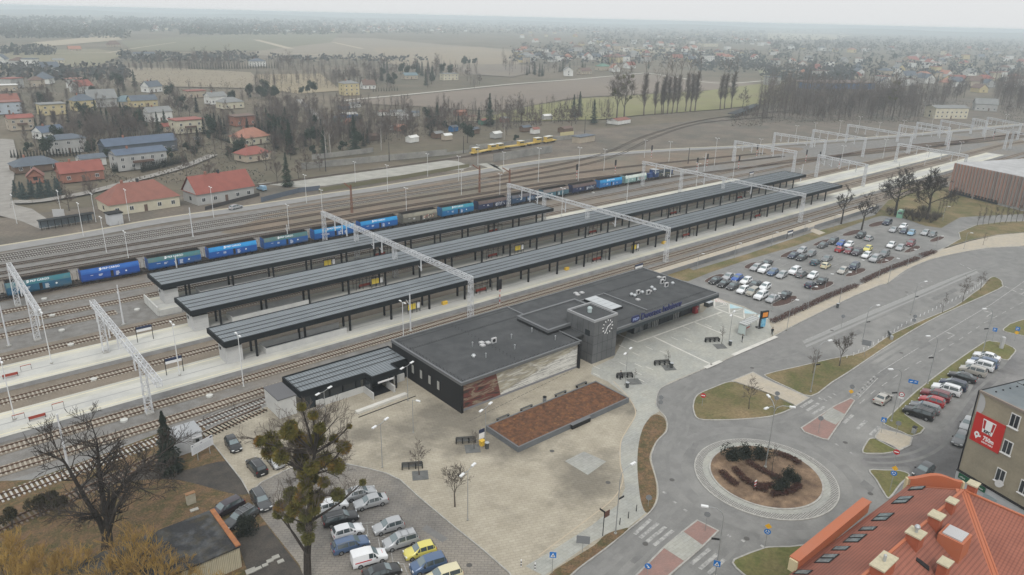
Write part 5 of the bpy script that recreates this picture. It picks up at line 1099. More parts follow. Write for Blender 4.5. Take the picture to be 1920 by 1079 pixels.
# CARS
tyre_m=mat('tyre',(.012,.012,.013),.85);hub_m=mat('hub',(.30,.31,.32),.35,metal=.7);cgl=mat('car_glass',(.045,.06,.065),.08,spec=.8,coat=.5)
cwind=mat('windscreen',(.13,.17,.18),.08,spec=.8,coat=.6)
hlm=mat('headlight_glass',(.62,.64,.65),.15);tlm=mat('taillight_red',(.30,.01,.012),.25);pltm=mat('number_plate',(.7,.7,.68),.5);blkp=mat('black_plastic',(.018,.018,.02),.6)
PAINT={'white':(.72,.73,.74),'silver':(.38,.39,.40),'grey':(.16,.165,.17),'dark grey':(.055,.058,.062),'black':(.012,.013,.015),'navy':(.018,.028,.06),'blue':(.02,.09,.36),'steel blue':(.07,.12,.22),'light blue':(.22,.38,.52),'red':(.36,.018,.022),'dark red':(.16,.02,.028),'yellow':(.62,.55,.12),'cream':(.60,.55,.36),'beige':(.36,.34,.29),'teal':(.02,.07,.10),'purple black':(.035,.025,.035),'champagne':(.42,.40,.36),'pale green':(.25,.5,.36)}
def paint(c):return mat('car_paint_'+c.replace(' ','_'),PAINT[c],.32,metal=.25 if c not in('white','cream','yellow','red')else 0,coat=.7,spec=.5)
CT={'hatchback':(3.95,1.70,1.47,[(.5,.80,.52,.56,.70),(.47,.93,.66,.70,.80),(.36,1,.80,.86,.84),(.215,1,.90,.98,.84),(.03,1,.93,1.41,.70),(-.18,1,.94,1.47,.72),(-.40,1,.97,1.41,.70),(-.475,.98,.95,1.02,.80),(-.5,.90,.70,.74,.78)],(3,4,6,7)),'saloon':(4.55,1.76,1.44,[(.5,.80,.50,.54,.70),(.475,.93,.66,.70,.80),(.38,1,.78,.84,.84),(.235,1,.88,.96,.84),(.075,1,.92,1.37,.70),(-.08,1,.93,1.43,.72),(-.22,1,.95,1.38,.70),(-.345,1,.96,1.04,.82),(-.47,.97,.93,1.0,.82),(-.5,.88,.68,.72,.78)],(3,4,6,7)),'estate':(4.6,1.77,1.48,[(.5,.80,.50,.54,.70),(.475,.93,.66,.70,.80),(.38,1,.78,.84,.84),(.24,1,.88,.97,.84),(.09,1,.92,1.40,.70),(-.08,1,.93,1.46,.72),(-.40,1,.96,1.42,.70),(-.475,.98,.95,1.0,.80),(-.5,.90,.70,.74,.78)],(3,4,6,7)),'off-roader':(4.6,1.86,1.72,[(.5,.84,.66,.72,.76),(.475,.95,.85,.92,.84),(.37,1,.98,1.04,.86),(.225,1,1.05,1.14,.86),(.085,1,1.08,1.62,.74),(-.1,1,1.10,1.70,.76),(-.42,1,1.14,1.66,.74),(-.48,.98,1.12,1.18,.84),(-.5,.92,.85,.90,.82)],(3,4,6,7)),'people carrier':(4.4,1.8,1.65,[(.5,.82,.60,.64,.74),(.475,.94,.78,.83,.82),(.39,1,.92,.98,.86),(.29,1,1.0,1.10,.86),(.10,1,1.03,1.58,.74),(-.1,1,1.04,1.64,.76),(-.42,1,1.07,1.60,.74),(-.485,.98,1.05,1.12,.84),(-.5,.92,.80,.84,.82)],(3,4,6,7)),'van':(4.3,1.78,1.82,[(.5,.80,.56,.60,.72),(.475,.93,.75,.80,.82),(.37,1,.90,.98,.84),(.24,1,1.02,1.12,.84),(.08,1,1.06,1.72,.80),(-.05,1,1.08,1.80,.84),(-.44,1,1.08,1.80,.86),(-.49,.99,1.06,1.74,.86),(-.5,.95,.9,1.6,.84)],(3,4,5,5)),}
CARM={}
def car_meshes(tp):
 if tp in CARM:return CARM[tp]
 L,Wd,H_,S,(iw,ir,ire,irb)=CT[tp];w=Wd/2;zb=.19 if tp!='off-roader' else .27
 def sec(s):
  x,wf,be,to,tf=s;X=x*L;hw=w*wf
  return[(X,hw*.90,zb),(X,hw,zb+.18),(X,hw,be-.13),(X,hw*.955,be),(X,w*tf*wf,to),(X,w*tf*wf*.55,to+.035),(X,0,to+.045)]
 secs=[sec(s)for s in S]
 mb=MB();mb.mat(tyre_m);mb.ms=[None];mb.cur=0
 n=len(secs[0])
 full=[[(p[0],p[1],p[2])for p in sc]+[(p[0],-p[1],p[2])for p in sc[-2::-1]]for sc in secs]
 for a,b in zip(full,full[1:]):
  for k in range(len(a)-1):mb.face([a[k],a[k+1],b[k+1],b[k]])
  mb.face([a[-1],a[0],b[0],b[-1]])
 mb.face(full[0][::-1]);mb.face(full[-1])
 me=bpy.data.meshes.new('car_body');
 vid={};vs_=[];fs=[]
 for f in mb.f:
  r=[]
  for i in f:
   k=tuple(round(c,4)for c in mb.v[i])
   if k not in vid:vid[k]=len(vs_);vs_.append(k)
   r.append(vid[k])
  fs.append(r)
 me.from_pydata(vs_,[],fs);me.polygons.foreach_set('use_smooth',[True]*len(fs));me.materials.append(None);me.update()
 try:me.set_sharp_from_angle(angle=R(38))
 except Exception:pass
 g1,g2=MB(),MB();g1.mat(cgl);g2.mat(cwind)
 def quad(m_,pts,sh,off):
  c=sum((Vector(p)for p in pts),Vector())/4;nn=(Vector(pts[1])-Vector(pts[0])).cross(Vector(pts[2])-Vector(pts[0])).normalized()
  if nn.dot(c-Vector((c.x*.8,0,.5)))<0:nn=-nn;pts=pts[::-1]
  m_.face([c+(Vector(p)-c)*sh+nn*off for p in pts])
 last=ir+1 if tp=='van' else ire
 for s in(1,-1):
  f=lambda p:(p[0],p[1]*s,p[2])
  a,b=secs[iw],secs[ir]
  if tp!='van' or True:
   c0=Vector(f(a[3])).lerp(Vector(f(b[3])),.35);quad(g1,[c0,f(b[3]),f(b[4]),Vector(f(a[4])).lerp(Vector(f(b[4])),.62)],.86,.012)
  for i in range(ir,last):
   quad(g1,[f(secs[i][3]),f(secs[i+1][3]),f(secs[i+1][4]),f(secs[i][4])],.90,.012)
  if tp in('saloon','hatchback','estate','off-roader','people carrier'):
   a,b=secs[ire],secs[irb];c0=Vector(f(a[3])).lerp(Vector(f(b[3])),.6)
   quad(g1,[f(a[3]),c0,Vector(f(a[4])).lerp(Vector(f(b[4])),.35),f(a[4])],.8,.012)
 def cross(a,b,m_,sh):
  A,B=secs[a][4],secs[b][4];quad(m_,[(A[0],A[1],A[2]+.02),(B[0],B[1],B[2]+.02),(B[0],-B[1],B[2]+.02),(A[0],-A[1],A[2]+.02)],sh,.03)
 cross(iw,ir,g2,.9)
 if tp!='van':cross(ire,irb,g1,.86)
 o={}
 o['body']=me;o['windows']=g1.mesh('car_windows');o['windscreen']=g2.mesh('car_windscreen')
 wm=MB();wr=.31 if tp!='off-roader' else .36
 wm.mat(tyre_m);wm.tube((0,-.1,wr),(0,.1,wr),wr,n=16);wm.mat(hub_m)
 for s in(-1,1):wm.tube((0,s*.1,wr),(0,s*.112,wr),wr*.62,n=12)
 o['wheel']=wm.mesh('car_wheel')
 h=MB();h.mat(hlm);h.box(-.10,.10,-.17,.17,-.07,.07);o['headlight']=h.mesh('car_headlight')
 h=MB();h.mat(tlm);h.box(-.05,.05,-.13,.13,-.11,.11);o['taillight']=h.mesh('car_taillight')
 h=MB();h.mat(blkp);h.box(-.09,.09,-.09,.09,-.06,.07);o['mirror']=h.mesh('car_mirror')
 h=MB();h.mat(blkp);h.box(L*.5-.12,L*.5+.015,-w*.7,w*.7,zb-.02,zb+.14);h.box(-L*.5-.015,-L*.5+.12,-w*.75,w*.75,zb-.02,zb+.12)
 h.box(-L*.18,L*.18,w-.01,w+.012,zb,zb+.13);h.box(-L*.18,L*.18,-w-.012,-w+.01,zb,zb+.13);o['bumper_trim']=h.mesh('car_bumper_trim')
 h=MB();h.mat(pltm);h.box(L*.5+.016,L*.5+.03,-.25,.25,zb+.16,zb+.27);h.box(-L*.5-.03,-L*.5-.016,-.25,.25,zb+.22,zb+.34);o['number_plate']=h.mesh('car_number_plate')
 CARM[tp]=(o,L,w,zb,S);return CARM[tp]
def car(tp,col,loc,rz,label,group=None,name='parked_car',rails=False,cat='car',sc=1.0):
 o,L,w,zb,S=car_meshes(tp)
 root=empty(name,(loc[0],loc[1],loc[2]if len(loc)>2 else .03),rz,label,cat,group);root.scale=(sc,sc,sc)
 def add(nm,key,p=(0,0,0),m=None):
  q=link(nm,o[key],root,p)
  if m:q.material_slots[0].link='OBJECT';q.material_slots[0].material=m
  return q
 add('body','body',m=paint(col));add('windows','windows');add('windscreen','windscreen');add('bumper_trim','bumper_trim');add('number_plate','number_plate')
 for x in(.315,-.30):
  for s in(-1,1):add('wheel','wheel',(x*L,s*(w-.085),0))
 hz=S[1][2]-.05;tz=S[-2][2]-.14
 for s in(-1,1):add('headlight','headlight',(L*.475,s*w*.70,hz));add('taillight','taillight',(-L*.484,s*w*.80,tz));add('mirror','mirror',(L*.17,s*(w+.08),.95 if tp not in('off-roader','van','people carrier')else 1.1))
 if rails:
  mb=MB();mb.mat(hub_m)
  for s in(-1,1):mb.bar((L*.06,s*w*.66,S[5][3]+.07),(-L*.38,s*w*.66,S[5][3]+.05),.05)
  for x in((-.02,-.22)if rails==2 else()):mb.bar((x*L,-w*.66,S[5][3]+.08),(x*L,w*.66,S[5][3]+.08),.06)
  mb.build('roof_rail',None,root)
 return root
def heading(a,b,z=.7):
 p,q=at(*a,z),at(*b,z);return math.atan2(q.y-p.y,q.x-p.x)
H1=heading((1460,553),(1440.6,563.8))
GP='cars parked in the station car park'
ROWS=[('in the front row',[(1342,525,'saloon','black',0),(1358,531,'saloon','black',0),(1374,536,'hatchback','dark grey',0),(1393,543,'hatchback','white',0),(1411,547,'people carrier','beige',0),(1427,554,'off-roader','white',0),(1449,559,'saloon','silver',0)]),('just behind the front row',[(1366,518,'saloon','silver',0),(1382,521,'hatchback','blue',0),(1399,526,'hatchback','white',0),(1416,532,'saloon','dark grey',0),(1434,537,'hatchback','white',0),(1472,552,'saloon','black',0)]),('in the second row',[(1417,501,'hatchback','silver',0),(1433,505,'off-roader','white',0),(1449,510,'hatchback','steel blue',0),(1466,515,'hatchback','silver',0),(1520,533,'hatchback','navy',1)]),('at the back of the second row',[(1438,493,'saloon','black',0),(1490,508,'off-roader','white',0),(1503,513,'estate','grey',1),(1524,516,'hatchback','white',0),(1541,526,'saloon','black',0)]),('in the third row',[(1488,478,'saloon','navy',0),(1504,482,'saloon','black',0),(1529,491,'hatchback','teal',1),(1549,497,'hatchback','cream',1),(1580,507,'hatchback','champagne',0)]),('at the back of the third row',[(1504,469,'hatchback','silver',0),(1521,475,'hatchback','grey',0),(1551,484,'saloon','grey',0),(1602,499,'people carrier','navy',0)]),('in the fourth row',[(1543,459,'saloon','dark grey',0),(1575,467,'hatchback','red',1),(1592,470,'hatchback','dark red',0),(1607,473,'off-roader','purple black',0),(1625,478,'hatchback','white',0),(1640,485,'off-roader','silver',0)]),('at the back of the fourth row',[(1562,452,'off-roader','dark grey',0),(1577,456,'hatchback','blue',0),(1592,458,'hatchback','white',0),(1627,466,'hatchback','yellow',0),(1658,476,'off-roader','grey',0)]),('in the row under the small bare tree',[(1614,441,'off-roader','black',0),(1630,446,'hatchback','silver',1),(1671,459,'hatchback','white',0),(1688,464,'hatchback','silver',0),(1708,456,'people carrier','dark red',0)]),('in the far row by the green bin',[(1664,417,'off-roader','navy',0),(1676,430,'saloon','silver',0),(1694,424,'hatchback','white',0),(1695,433,'hatchback','navy',0),(1709,436,'hatchback','light blue',0),(1735,436,'hatchback','silver',0),(1749,439,'hatchback','grey',0)]),]
for rn,row in ROWS:
 row=sorted(row);
 for i,(px,py,tp,col,rev)in enumerate(row):
  p=at(px,py,.75);same=[k for k,c in enumerate(row)if c[2]==tp and c[3]==col]
  extra='' if len(same)<2 else ', %s such from the left'%ORD[same.index(i)]
  rz=H1+(math.pi if rev else 0)+rnd.uniform(-.03,.03)
  car(tp,col,(p.x,p.y,.03),rz,'%s %s parked %s%s'%(col,tp,rn,extra),GP,rails=(tp in('off-roader','estate')))
H2=heading((1797,738),(1747,723))
row=[(1851,667,'saloon','white','nearest the white roadside pillar'),(1846,679,'off-roader','steel blue','between two white cars'),(1838,684,'off-roader','white','between the blue off-roader and the champagne people carrier'),(1825,694,'people carrier','champagne','with a long dark window band'),(1805,705,'saloon','black','with its nose on the verge'),(1788,720,'people carrier','navy','behind the long white off-roader'),(1775,729,'off-roader','white','between the navy people carrier and the red cars'),(1755,740,'off-roader','dark red','beside the white off-roader'),(1748,750,'hatchback','red','between the dark red and the grey car'),(1735,762,'estate','grey','beside the red hatchback'),(1723,773,'off-roader','black','last of the row nearest the crossing')]
for px,py,tp,col,t in row:
 p=at(px,py,.8);car(tp,col,(p.x,p.y,.03),H2+rnd.uniform(-.02,.02),'%s %s in the angled row, %s'%(col,tp,t),'cars in the angled roadside row',rails=tp in('off-roader','people carrier'))
p=at(1656,746,.7);car('saloon','champagne',(p.x,p.y,.02),heading((1645,756),(1669,738)),'champagne saloon driving up the right hand road',name='driving_car')
p=at(1800,822,.7);car('hatchback','grey',(p.x,p.y,.02),heading((1815,800),(1793,835)),'grey hatchback parked against the beige tenement below the banner')
p=at(1814,795,.7);car('hatchback','silver',(p.x,p.y,.02),heading((1815,800),(1793,835)),'silver hatchback half hidden behind the tenement corner')
p=at(1732,882,.7);car('hatchback','dark grey',(p.x,p.y,.02),heading((1750,868),(1718,892)),'dark grey hatchback parked beside the triangular grass corner')
GN='cars in the near car park'
HR=heading((631,1000),(676,985));HR=R(-12)
for px,py,tp,col,fr,t,rl in[(674,922,'saloon','silver',0,'top car of the near car park, nose to the right',0),(695,938,'saloon','silver',1,'in the right column below the top car, nose to the left',0),(624,945,'hatchback','white',0,'partly under the mistletoe tree',0),(638,969,'estate','black',0,'under the twigs of the mistletoe tree',1),(652,993,'hatchback','white',0,'between the black and the blue grey estate',0),(657,1018,'estate','steel blue',0,'above the white van',1),(728,984,'hatchback','silver',1,'top of the right column, with a white roof',0),(751,1012,'people carrier','silver',1,'with roof bars above the yellow car',2),(787,1030,'hatchback','yellow',1,'between the silver and the blue car',0),(803,1056,'people carrier','steel blue',1,'below the yellow hatchback',0),(716,1070,'saloon','black',0,'at the lower edge below the white van',0),(832,1078,'people carrier','cream',1,'cut by the lower edge of the picture',0)]:
 p=at(px,py,.8);car(tp,col,(p.x,p.y,.04),(R(-14)if not fr else R(165))+rnd.uniform(-.03,.03),'%s %s %s'%(col,tp,t),GN,rails=rl,sc=.96)
p=at(692,1042,.9);vn=car('van','white',(p.x,p.y,.04),R(-15),'white delivery van with a red side stripe in the near car park',GN,name='delivery_van',cat='van',sc=.96)
mb=MB();mb.mat(mat('van_red',(.5,.02,.025),.4))
for s in(-1,1):mb.box(-1.9,.1,s*.905-.008,s*.905+.008,.88,1.02)
mb.build('side_stripe',None,vn)
t_=text('lettering','TELEPIZZA',.13,wl,(-1.6,-.918,.9),(1,0,0),(0,0,1),None,1.1,.002)if False else None
mb=MB();mb.mat(MATS['van_red'])
for k in range(4):mb.box(1.55-.0,1.62,-.3+k*.16,-.2+k*.16,1.02,1.035)
mb.build('bonnet_marks',None,vn)
for(a,b),px,py,tp,col,t,rl in[(((429,820),(446,845)),437,832,'hatchback','black','black hatchback driving down the paved strip beside the container',0),(((493,888),(471,862)),481,874,'people carrier','black','black people carrier seen from behind on the paved strip',1),(((480,918),(500,950)),489,936,'estate','dark grey','dark grey estate with a black bonnet patch on the paved strip',1),(((455,935),(395,965)),424,951,'estate','purple black','purple black estate on the grass behind the shed',0),(((478,950),(420,985)),451,969,'estate','dark grey','dark estate with white roof bars beside the round bush',2),(((505,850),(525,875)),516,862,'hatchback','silver','silver hatchback hidden behind the mistletoe clumps',0)]:
 p=at(px,py,.75);car(tp,col,(p.x,p.y,.1),heading(a,b),t,'cars on the paved strip by the grass',rails=rl,sc=.97)
p=at(442,388,.7);car('estate','silver',(p.x,p.y,.04),heading((425,392),(458,384)),'silver estate standing on the service road by the red roofed house',name='driving_car')
p=at(370,260,.7);car('hatchback','silver',(p.x,p.y,.04),0,'silver hatchback in the yard of the cream house in the village')
p=at(490,352,1);tk=car('van','light blue',(p.x,p.y,.04),R(100),'light blue flatbed lorry in the yard beside the red roofed house',name='lorry',cat='lorry')
trk=mat('machine_yellow',(.48,.34,.08),.5);whc=mat('machine_white',(.6,.6,.55),.5)
def machine(a,b,cabs,label):
 p,q=at(*a,0),at(*b,0);d=q-p;L=d.length;root=empty('track_machine',(p.x,p.y,0),math.atan2(d.y,d.x));tag(root,label,'track machine','yellow track machines')
 mb=MB();mb.mat(trk);mb.box(0,L,-1.2,1.2,.9,1.3);mb.build('frame',None,root)
 for c,w_,h in cabs:
  mb=MB();mb.mat(trk);mb.box(c,c+w_,-1.1,1.1,1.3,h);mb.mat(whc);mb.box(c-.1,c+w_+.1,-1.2,1.2,h,h+.15);mb.mat(cgl);mb.box(c+.2,c+w_-.2,-1.13,1.13,h-.9,h-.3);mb.build('cab',None,root)
 for x in(1,2.4,L-2.4,L-1):mb=MB();mb.mat(under);mb.tube((x,-.8,.5),(x,.8,.5),.45,n=10);mb.build('wheelset',None,root)
 return root
machine((884,292),(912,286),[(1.5,3,3.2)],'yellow track machine at the left end of the row on the old siding')
machine((912,286),(944,281),[(2,3.5,3.2),(7,3.5,3.2)],'yellow track machine with two white topped cabs')
machine((946,280),(985,275),[(9,3,3.0)],'yellow crane machine with a lifted arm beyond the long wall')
machine((988,274),(1012,270),[(6,4,3.2)],'yellow railcar with a white roof at the right end of the row')
p=at(1026,268,0);root=machine((1020,270),(1040,266),[(1,5,3.4)],'orange crane machine behind the concrete wall')
p=at(1687,408,0);gq=empty('green_container',(p.x,p.y,0),.2,'pale green clothes bin standing between the two big bare trees','container');mb=MB();mb.mat(paint('pale green'));mb.box(-1.1,1.1,-.9,.9,0,2.2);mb.prism([(-1.1,-.9),(1.1,-.9),(.8,.6),(-.8,.6)],2.2,2.6);mb.build('body',None,gq);mb=MB();mb.mat(cwind);mb.box(-1.13,-1.1,-.6,.6,1.3,2.0);mb.build('flap',None,gq)
# TREES AND STREET FURNITURE
bark=mat('bark',(.075,.062,.052),.95,c2=(.11,.095,.08),scale=2.0)
twig=mat('twigs',(.13,.108,.09),.95,c2=(.095,.08,.068),scale=.5)
twigd=mat('dark_twigs',(.07,.058,.05),.95,c2=(.10,.085,.07),scale=.5)
birch=mat('birch_bark',(.42,.40,.37),.9,c2=(.25,.23,.21),scale=2)
gold=mat('willow_gold',(.38,.25,.07),.9,c2=(.27,.17,.055),scale=.6,c3=(.18,.11,.06),scale3=.35,lo3=.5)
needle=mat('needles',(.028,.045,.03),.95,c2=(.045,.062,.04),scale=.6,c3=(.02,.03,.02),scale3=.3)
needlek=mat('dark_needles',(.016,.022,.016),.95,c2=(.03,.034,.024),scale=.8)
needleb=mat('blue_needles',(.04,.065,.062),.95,c2=(.06,.085,.08),scale=.6)
oliv=mat('mistletoe',(.145,.12,.03),.95,c2=(.08,.078,.02),scale=.9,c3=(.24,.12,.03),scale3=.5,lo3=.52)
mist2=mat('mistletoe_dark',(.08,.08,.028),.95,c2=(.12,.11,.03),scale=1)
def grow(mb,p,d,L,r,lvl,rr,nb=(4,6),up=.25,spread=.75,ratio=.62,m=None,tw=None,seg=3,minr=.012):
 d=d.normalized();pts=[p];q=p.copy();dd=d.copy()
 for i in range(seg):
  dd=(dd+Vector((rr.uniform(-.16,.16),rr.uniform(-.16,.16),rr.uniform(-.06,.14)))).normalized();q=q+dd*(L/seg);pts.append(q.copy())
 mb.mat(m if r>.05 or tw is None else tw);n=6 if r>.12 else 4 if r>.04 else 3
 for i in range(seg):mb.tube(pts[i],pts[i+1],max(minr,r*(1-.55*i/seg)),max(minr,r*(1-.55*(i+1)/seg)),n,False)
 if lvl<=0:return
 k=rr.randint(*nb)
 for j in range(k):
  t=.35+.65*(j+rr.random()*.6)/k;t=min(t,1);f=t*seg;i=min(int(f),seg-1);b=pts[i].lerp(pts[i+1],f-i)
  ax=dd.orthogonal().normalized();ax.rotate(Matrix.Rotation(rr.random()*6.283,3,dd));nd=(dd*(1-spread*.5)+ax*spread*rr.uniform(.6,1.1)+Vector((0,0,up))).normalized()
  grow(mb,b,nd,L*ratio*rr.uniform(.75,1.1),r*.5,lvl-1,rr,nb,up,spread,ratio,m,tw,max(2,seg-1),minr)
def tree_proto(name,seed,H,r0,lv,trunk=.35,nl=7,m=bark,tw=twig,minr=.014,**kw):
 """bare tree at the origin > trunk, crown"""
 rr=random.Random(seed);root=empty(name,(0,0,0));tk_=MB();tk_.mat(m);cr=MB()
 top=Vector((rr.uniform(-.3,.3),rr.uniform(-.3,.3),H*.62));base=Vector((0,0,-.1));mid=Vector((rr.uniform(-.15,.15),rr.uniform(-.15,.15),H*trunk))
 tk_.tube(base,Vector((0,0,.3)),r0*1.35,r0,8,False);tk_.tube(Vector((0,0,.3)),mid,r0,r0*.75,8,False);tk_.tube(mid,top,r0*.75,r0*.3,6,False)
 tk_.build('trunk',None,root)
 for i in range(nl):
  t=i/max(1,nl-1);p=mid.lerp(top,t*.98);an=i*2.4+rr.random();sp_=kw.get('sp',.8)*(1-.45*t)
  d=Vector((math.cos(an)*sp_,math.sin(an)*sp_,kw.get('rise',.75)))
  grow(cr,p,d,H*kw.get('ll',.36)*(1-.35*t),r0*.42*(1-.4*t),lv,rr,kw.get('nb',(4,6)),kw.get('up',.2),kw.get('spread',.75),.62,m,tw,3,minr)
 grow(cr,top,Vector((0,0,1)),H*.34,r0*.3,lv,rr,kw.get('nb',(4,6)),kw.get('up',.2),kw.get('spread',.75),.62,m,tw,3,minr)
 cr.build('crown',None,root);return root
def leafcloud(mb,c,rx,rz,n,s,rr,shape='ball'):
 for _ in range(n):
  u=Vector((rr.gauss(0,1),rr.gauss(0,1),rr.gauss(0,1))).normalized()*(rr.random()**.4)
  p=Vector((c[0]+u.x*rx,c[1]+u.y*rx,c[2]+u.z*rz))
  a=Vector((rr.gauss(0,1),rr.gauss(0,1),rr.gauss(0,1))).normalized()*s*rr.uniform(.5,1.2);b=a.orthogonal().normalized()*s*rr.uniform(.3,.8);b.rotate(Matrix.Rotation(rr.random()*6,3,a.normalized()))
  mb.face([p-a,p+b*.6,p+a,p-b*.6])
def conifer(name,seed,H,r,m=needle,n=1500,base=.08,s=.35):
 rr=random.Random(seed);root=empty(name,(0,0,0));mb=MB();mb.mat(bark);mb.tube((0,0,-.1),(0,0,H*.95),.03*H*.5,.03,6,False);mb.build('trunk',None,root)
 mb=MB();mb.mat(m);k=0
 while k<n:
  t=rr.random()**1.35;z=H*(base+(1-base)*t);lay=.75+.25*math.sin(t*34+seed);R_=r*(1-t)**.85*lay;an=rr.random()*6.283;q=R_*rr.random()**.45
  p=Vector((q*math.cos(an),q*math.sin(an),z-q*.25));out=Vector((math.cos(an),math.sin(an),-.35)).normalized()*s*rr.uniform(.6,1.2)*(1.1-.5*t);sd_=Vector((-math.sin(an),math.cos(an),rr.uniform(-.3,.3)))*s*.35
  mb.face([p-out,p+sd_,p+out,p-sd_]);k+=1
 mb.build('crown',None,root);return root
def evergreen(name,seed,H,r,m=needle,n=1800,s=.4,blobs=7,trunk=.15):
 rr=random.Random(seed);root=empty(name,(0,0,0));mb=MB();mb.mat(bark);mb.tube((0,0,-.1),(0,0,H*.7),.12+.01*H,.05,6,False);mb.build('trunk',None,root)
 mb=MB();mb.mat(m)
 for i in range(blobs):
  an=rr.random()*6.28;q=r*.55*rr.random();z=H*(trunk+(1-trunk)*(.25+.6*rr.random()));b=r*rr.uniform(.4,.65)*(1-.4*(z/H))
  leafcloud(mb,(q*math.cos(an),q*math.sin(an),z),b,min(b*1.1,H-z+b*.3),n//blobs,s,rr)
 mb.build('crown',None,root);return root
 # the big three-stemmed bare tree in the left corner
def plane_pt(px,py,base,dep=0.0):
 """pixel on the vertical plane through the tree's base that faces along X+Y of the view, pushed back by dep metres"""
 f_=Vector((fwd.x,fwd.y)).normalized();r_=ray(px,py);t=(base.x*f_.x+base.y*f_.y+dep)/(r_.x*f_.x+r_.y*f_.y);return Vector((r_.x*t,r_.y*t,CAM_H+r_.z*t))
def limb_tree(name,base,limbs,r0,label,seed,m,tw,lv=3,minr=.018,side=5,Ls=3.2,nb=(4,6),up=.22):
 rr=random.Random(seed);root=empty(name,base);tag(root,label,'tree');tk_=MB();tk_.mat(m);cr=MB();o=Vector(base)
 for L_i,(pts,ra)in enumerate(limbs):
  q=[plane_pt(x,y,o,d)-o for x,y,d in pts]
  for i in range(len(q)-1):
   ra0=ra*(1-.72*i/(len(q)-1));ra1=ra*(1-.72*(i+1)/(len(q)-1));tk_.tube(q[i],q[i+1],ra0,ra1,8,False)
   if i>=1 or len(q)<3:
    for _ in range(side):
     t=rr.random();p=q[i].lerp(q[i+1],t);d=(q[i+1]-q[i]).normalized();ax=d.orthogonal();ax.rotate(Matrix.Rotation(rr.random()*6.28,3,d))
     grow(cr,p,(d*.5+ax*.9+Vector((0,0,.25))),Ls*rr.uniform(.6,1.15),min(ra1,.16)*.7,lv-1,rr,nb,up,.8,.6,m,tw,3,minr)
  grow(cr,q[-1],(q[-1]-q[-2]),Ls*1.1,ra*.28,lv,rr,nb,up,.8,.62,m,tw,3,minr)
 tk_.build('trunk',None,root);cr.build('crown',None,root);return root
bs=at(197,1032,0)
limb_tree('bare_tree',bs,[([(202,1034,0),(200,990,0),(200,955,0)],.75),([(196,1000,0),(186,975,-.5),(160,935,-1),(135,890,-1.5),(118,862,-2)],.38),([(200,970,0),(193,935,.5),(187,890,.8),(184,855,1),(182,830,1.2)],.36),([(201,975,0),(214,935,1),(236,902,1.5),(262,880,2.2),(288,862,3)],.38),([(204,1000,0),(215,960,-1.5),(240,915,-2),(262,915,-2.5)],.25),([(190,985,0),(170,965,1.5),(140,960,2)],.2)],.8,'huge bare dark tree with three main stems in the left corner',5,mat('dark_bark',(.032,.027,.023),.95,c2=(.055,.046,.04),scale=2.5),mat('dark_corner_twigs',(.045,.037,.032),.95),3,.022,5,2.9)
# mistletoe tree
bs=at(575,1092,0);CL=[(1030,130,100),(680,240,60),(820,220,100),(790,370,80),(940,430,90),(1150,220,110),(1370,220,90),(1380,100,55),(1570,210,50),(1690,310,80),(1450,460,100),(1600,540,100),(1180,400,90),(1200,520,110),(1230,640,90),(1450,730,60),(1060,880,90),(1180,930,85),(1370,910,80),(1620,880,80),(930,1020,70),(1100,1050,90),(1300,560,80),(1290,330,80),(900,320,60),(1230,780,80),(1330,690,60),(1240,1240,105),(1262,1400,70),(1230,1130,70),(1040,1150,60),(900,1110,55),(1340,1060,60)]
CL=[(380+a/6.383,790+b/6.383,c/6.383)for a,b,c in CL]+[(587,779,8),(565,763,7),(545,800,12),(600,803,10),(655,800,3),(680,905,5)]
rr=random.Random(11);mt=empty('mistletoe_tree',bs);tag(mt,'tall tree hung with big olive brown mistletoe balls beside the near car park','tree')
tk_=MB();dbk=MATS['dark_bark'];tk_.mat(dbk);spine=[plane_pt(x,y,bs,0)-bs for x,y in((577,1098),(576,1040),(580,980),(582,930),(584,890),(590,850),(592,815))]
for i in range(6):tk_.tube(spine[i],spine[i+1],.48-.062*i,.48-.062*(i+1),8,False)
cr=MB();cn=0
for x,y,r_ in CL:
 dep=rr.uniform(-2.2,2.2);c=plane_pt(x,y,bs,dep)-bs;dist=(c+bs-Vector((0,0,CAM_H))).length;rad=r_*dist/FOC
 k=min(range(6),key=lambda i:abs(spine[i].z-(c.z-(c-spine[i]).length*.55)))
 a=spine[k];midp=a.lerp(c,.55)+Vector((rr.uniform(-.3,.3),rr.uniform(-.3,.3),-.25));tk_.tube(a,midp,.16,.1,6,False);tk_.tube(midp,c,.1,.06,5,False)
 for _ in range(2):grow(cr,midp.lerp(c,rr.random()),(c-a)+Vector((rr.uniform(-1,1),rr.uniform(-1,1),1)),2.0,.05,2,rr,(3,5),.3,.8,.6,dbk,twig,3,.016)
 mb=MB();mb.mat(oliv if rr.random()<.72 else mist2);N_=int(380+800*min(1.5,rad));
 for _ in range(N_):
  u=Vector((rr.gauss(0,1),rr.gauss(0,1),rr.gauss(0,1))).normalized();q=c+u*rad*(rr.random()**.33)*rr.uniform(.85,1.12);t_=(u+Vector((rr.uniform(-.7,.7),rr.uniform(-.7,.7),rr.uniform(-.7,.7)))).normalized()*rr.uniform(.12,.26);s_=t_.orthogonal().normalized()*.045
  mb.face([q-t_,q+s_,q+t_,q-s_])
 mb.build('mistletoe_ball',None,mt)
for x0,y0,x1,y1 in[(592,815,598,760),(590,850,560,800),(592,830,640,770),(588,860,660,850),(588,870,650,905),(585,880,520,870),(592,815,575,765),(588,845,645,820),(584,890,550,905),(590,850,530,815),(592,820,618,765),(582,930,620,930),(590,840,500,850)]:
 a=plane_pt(x0,y0,bs)-bs;b=plane_pt(x1,y1,bs,rr.uniform(-2,2))-bs;cr.mat(twig);grow(cr,a,b-a,(b-a).length*.75,.07,3,rr,(4,5),.15,.7,.55,dbk,twig,4,.016)
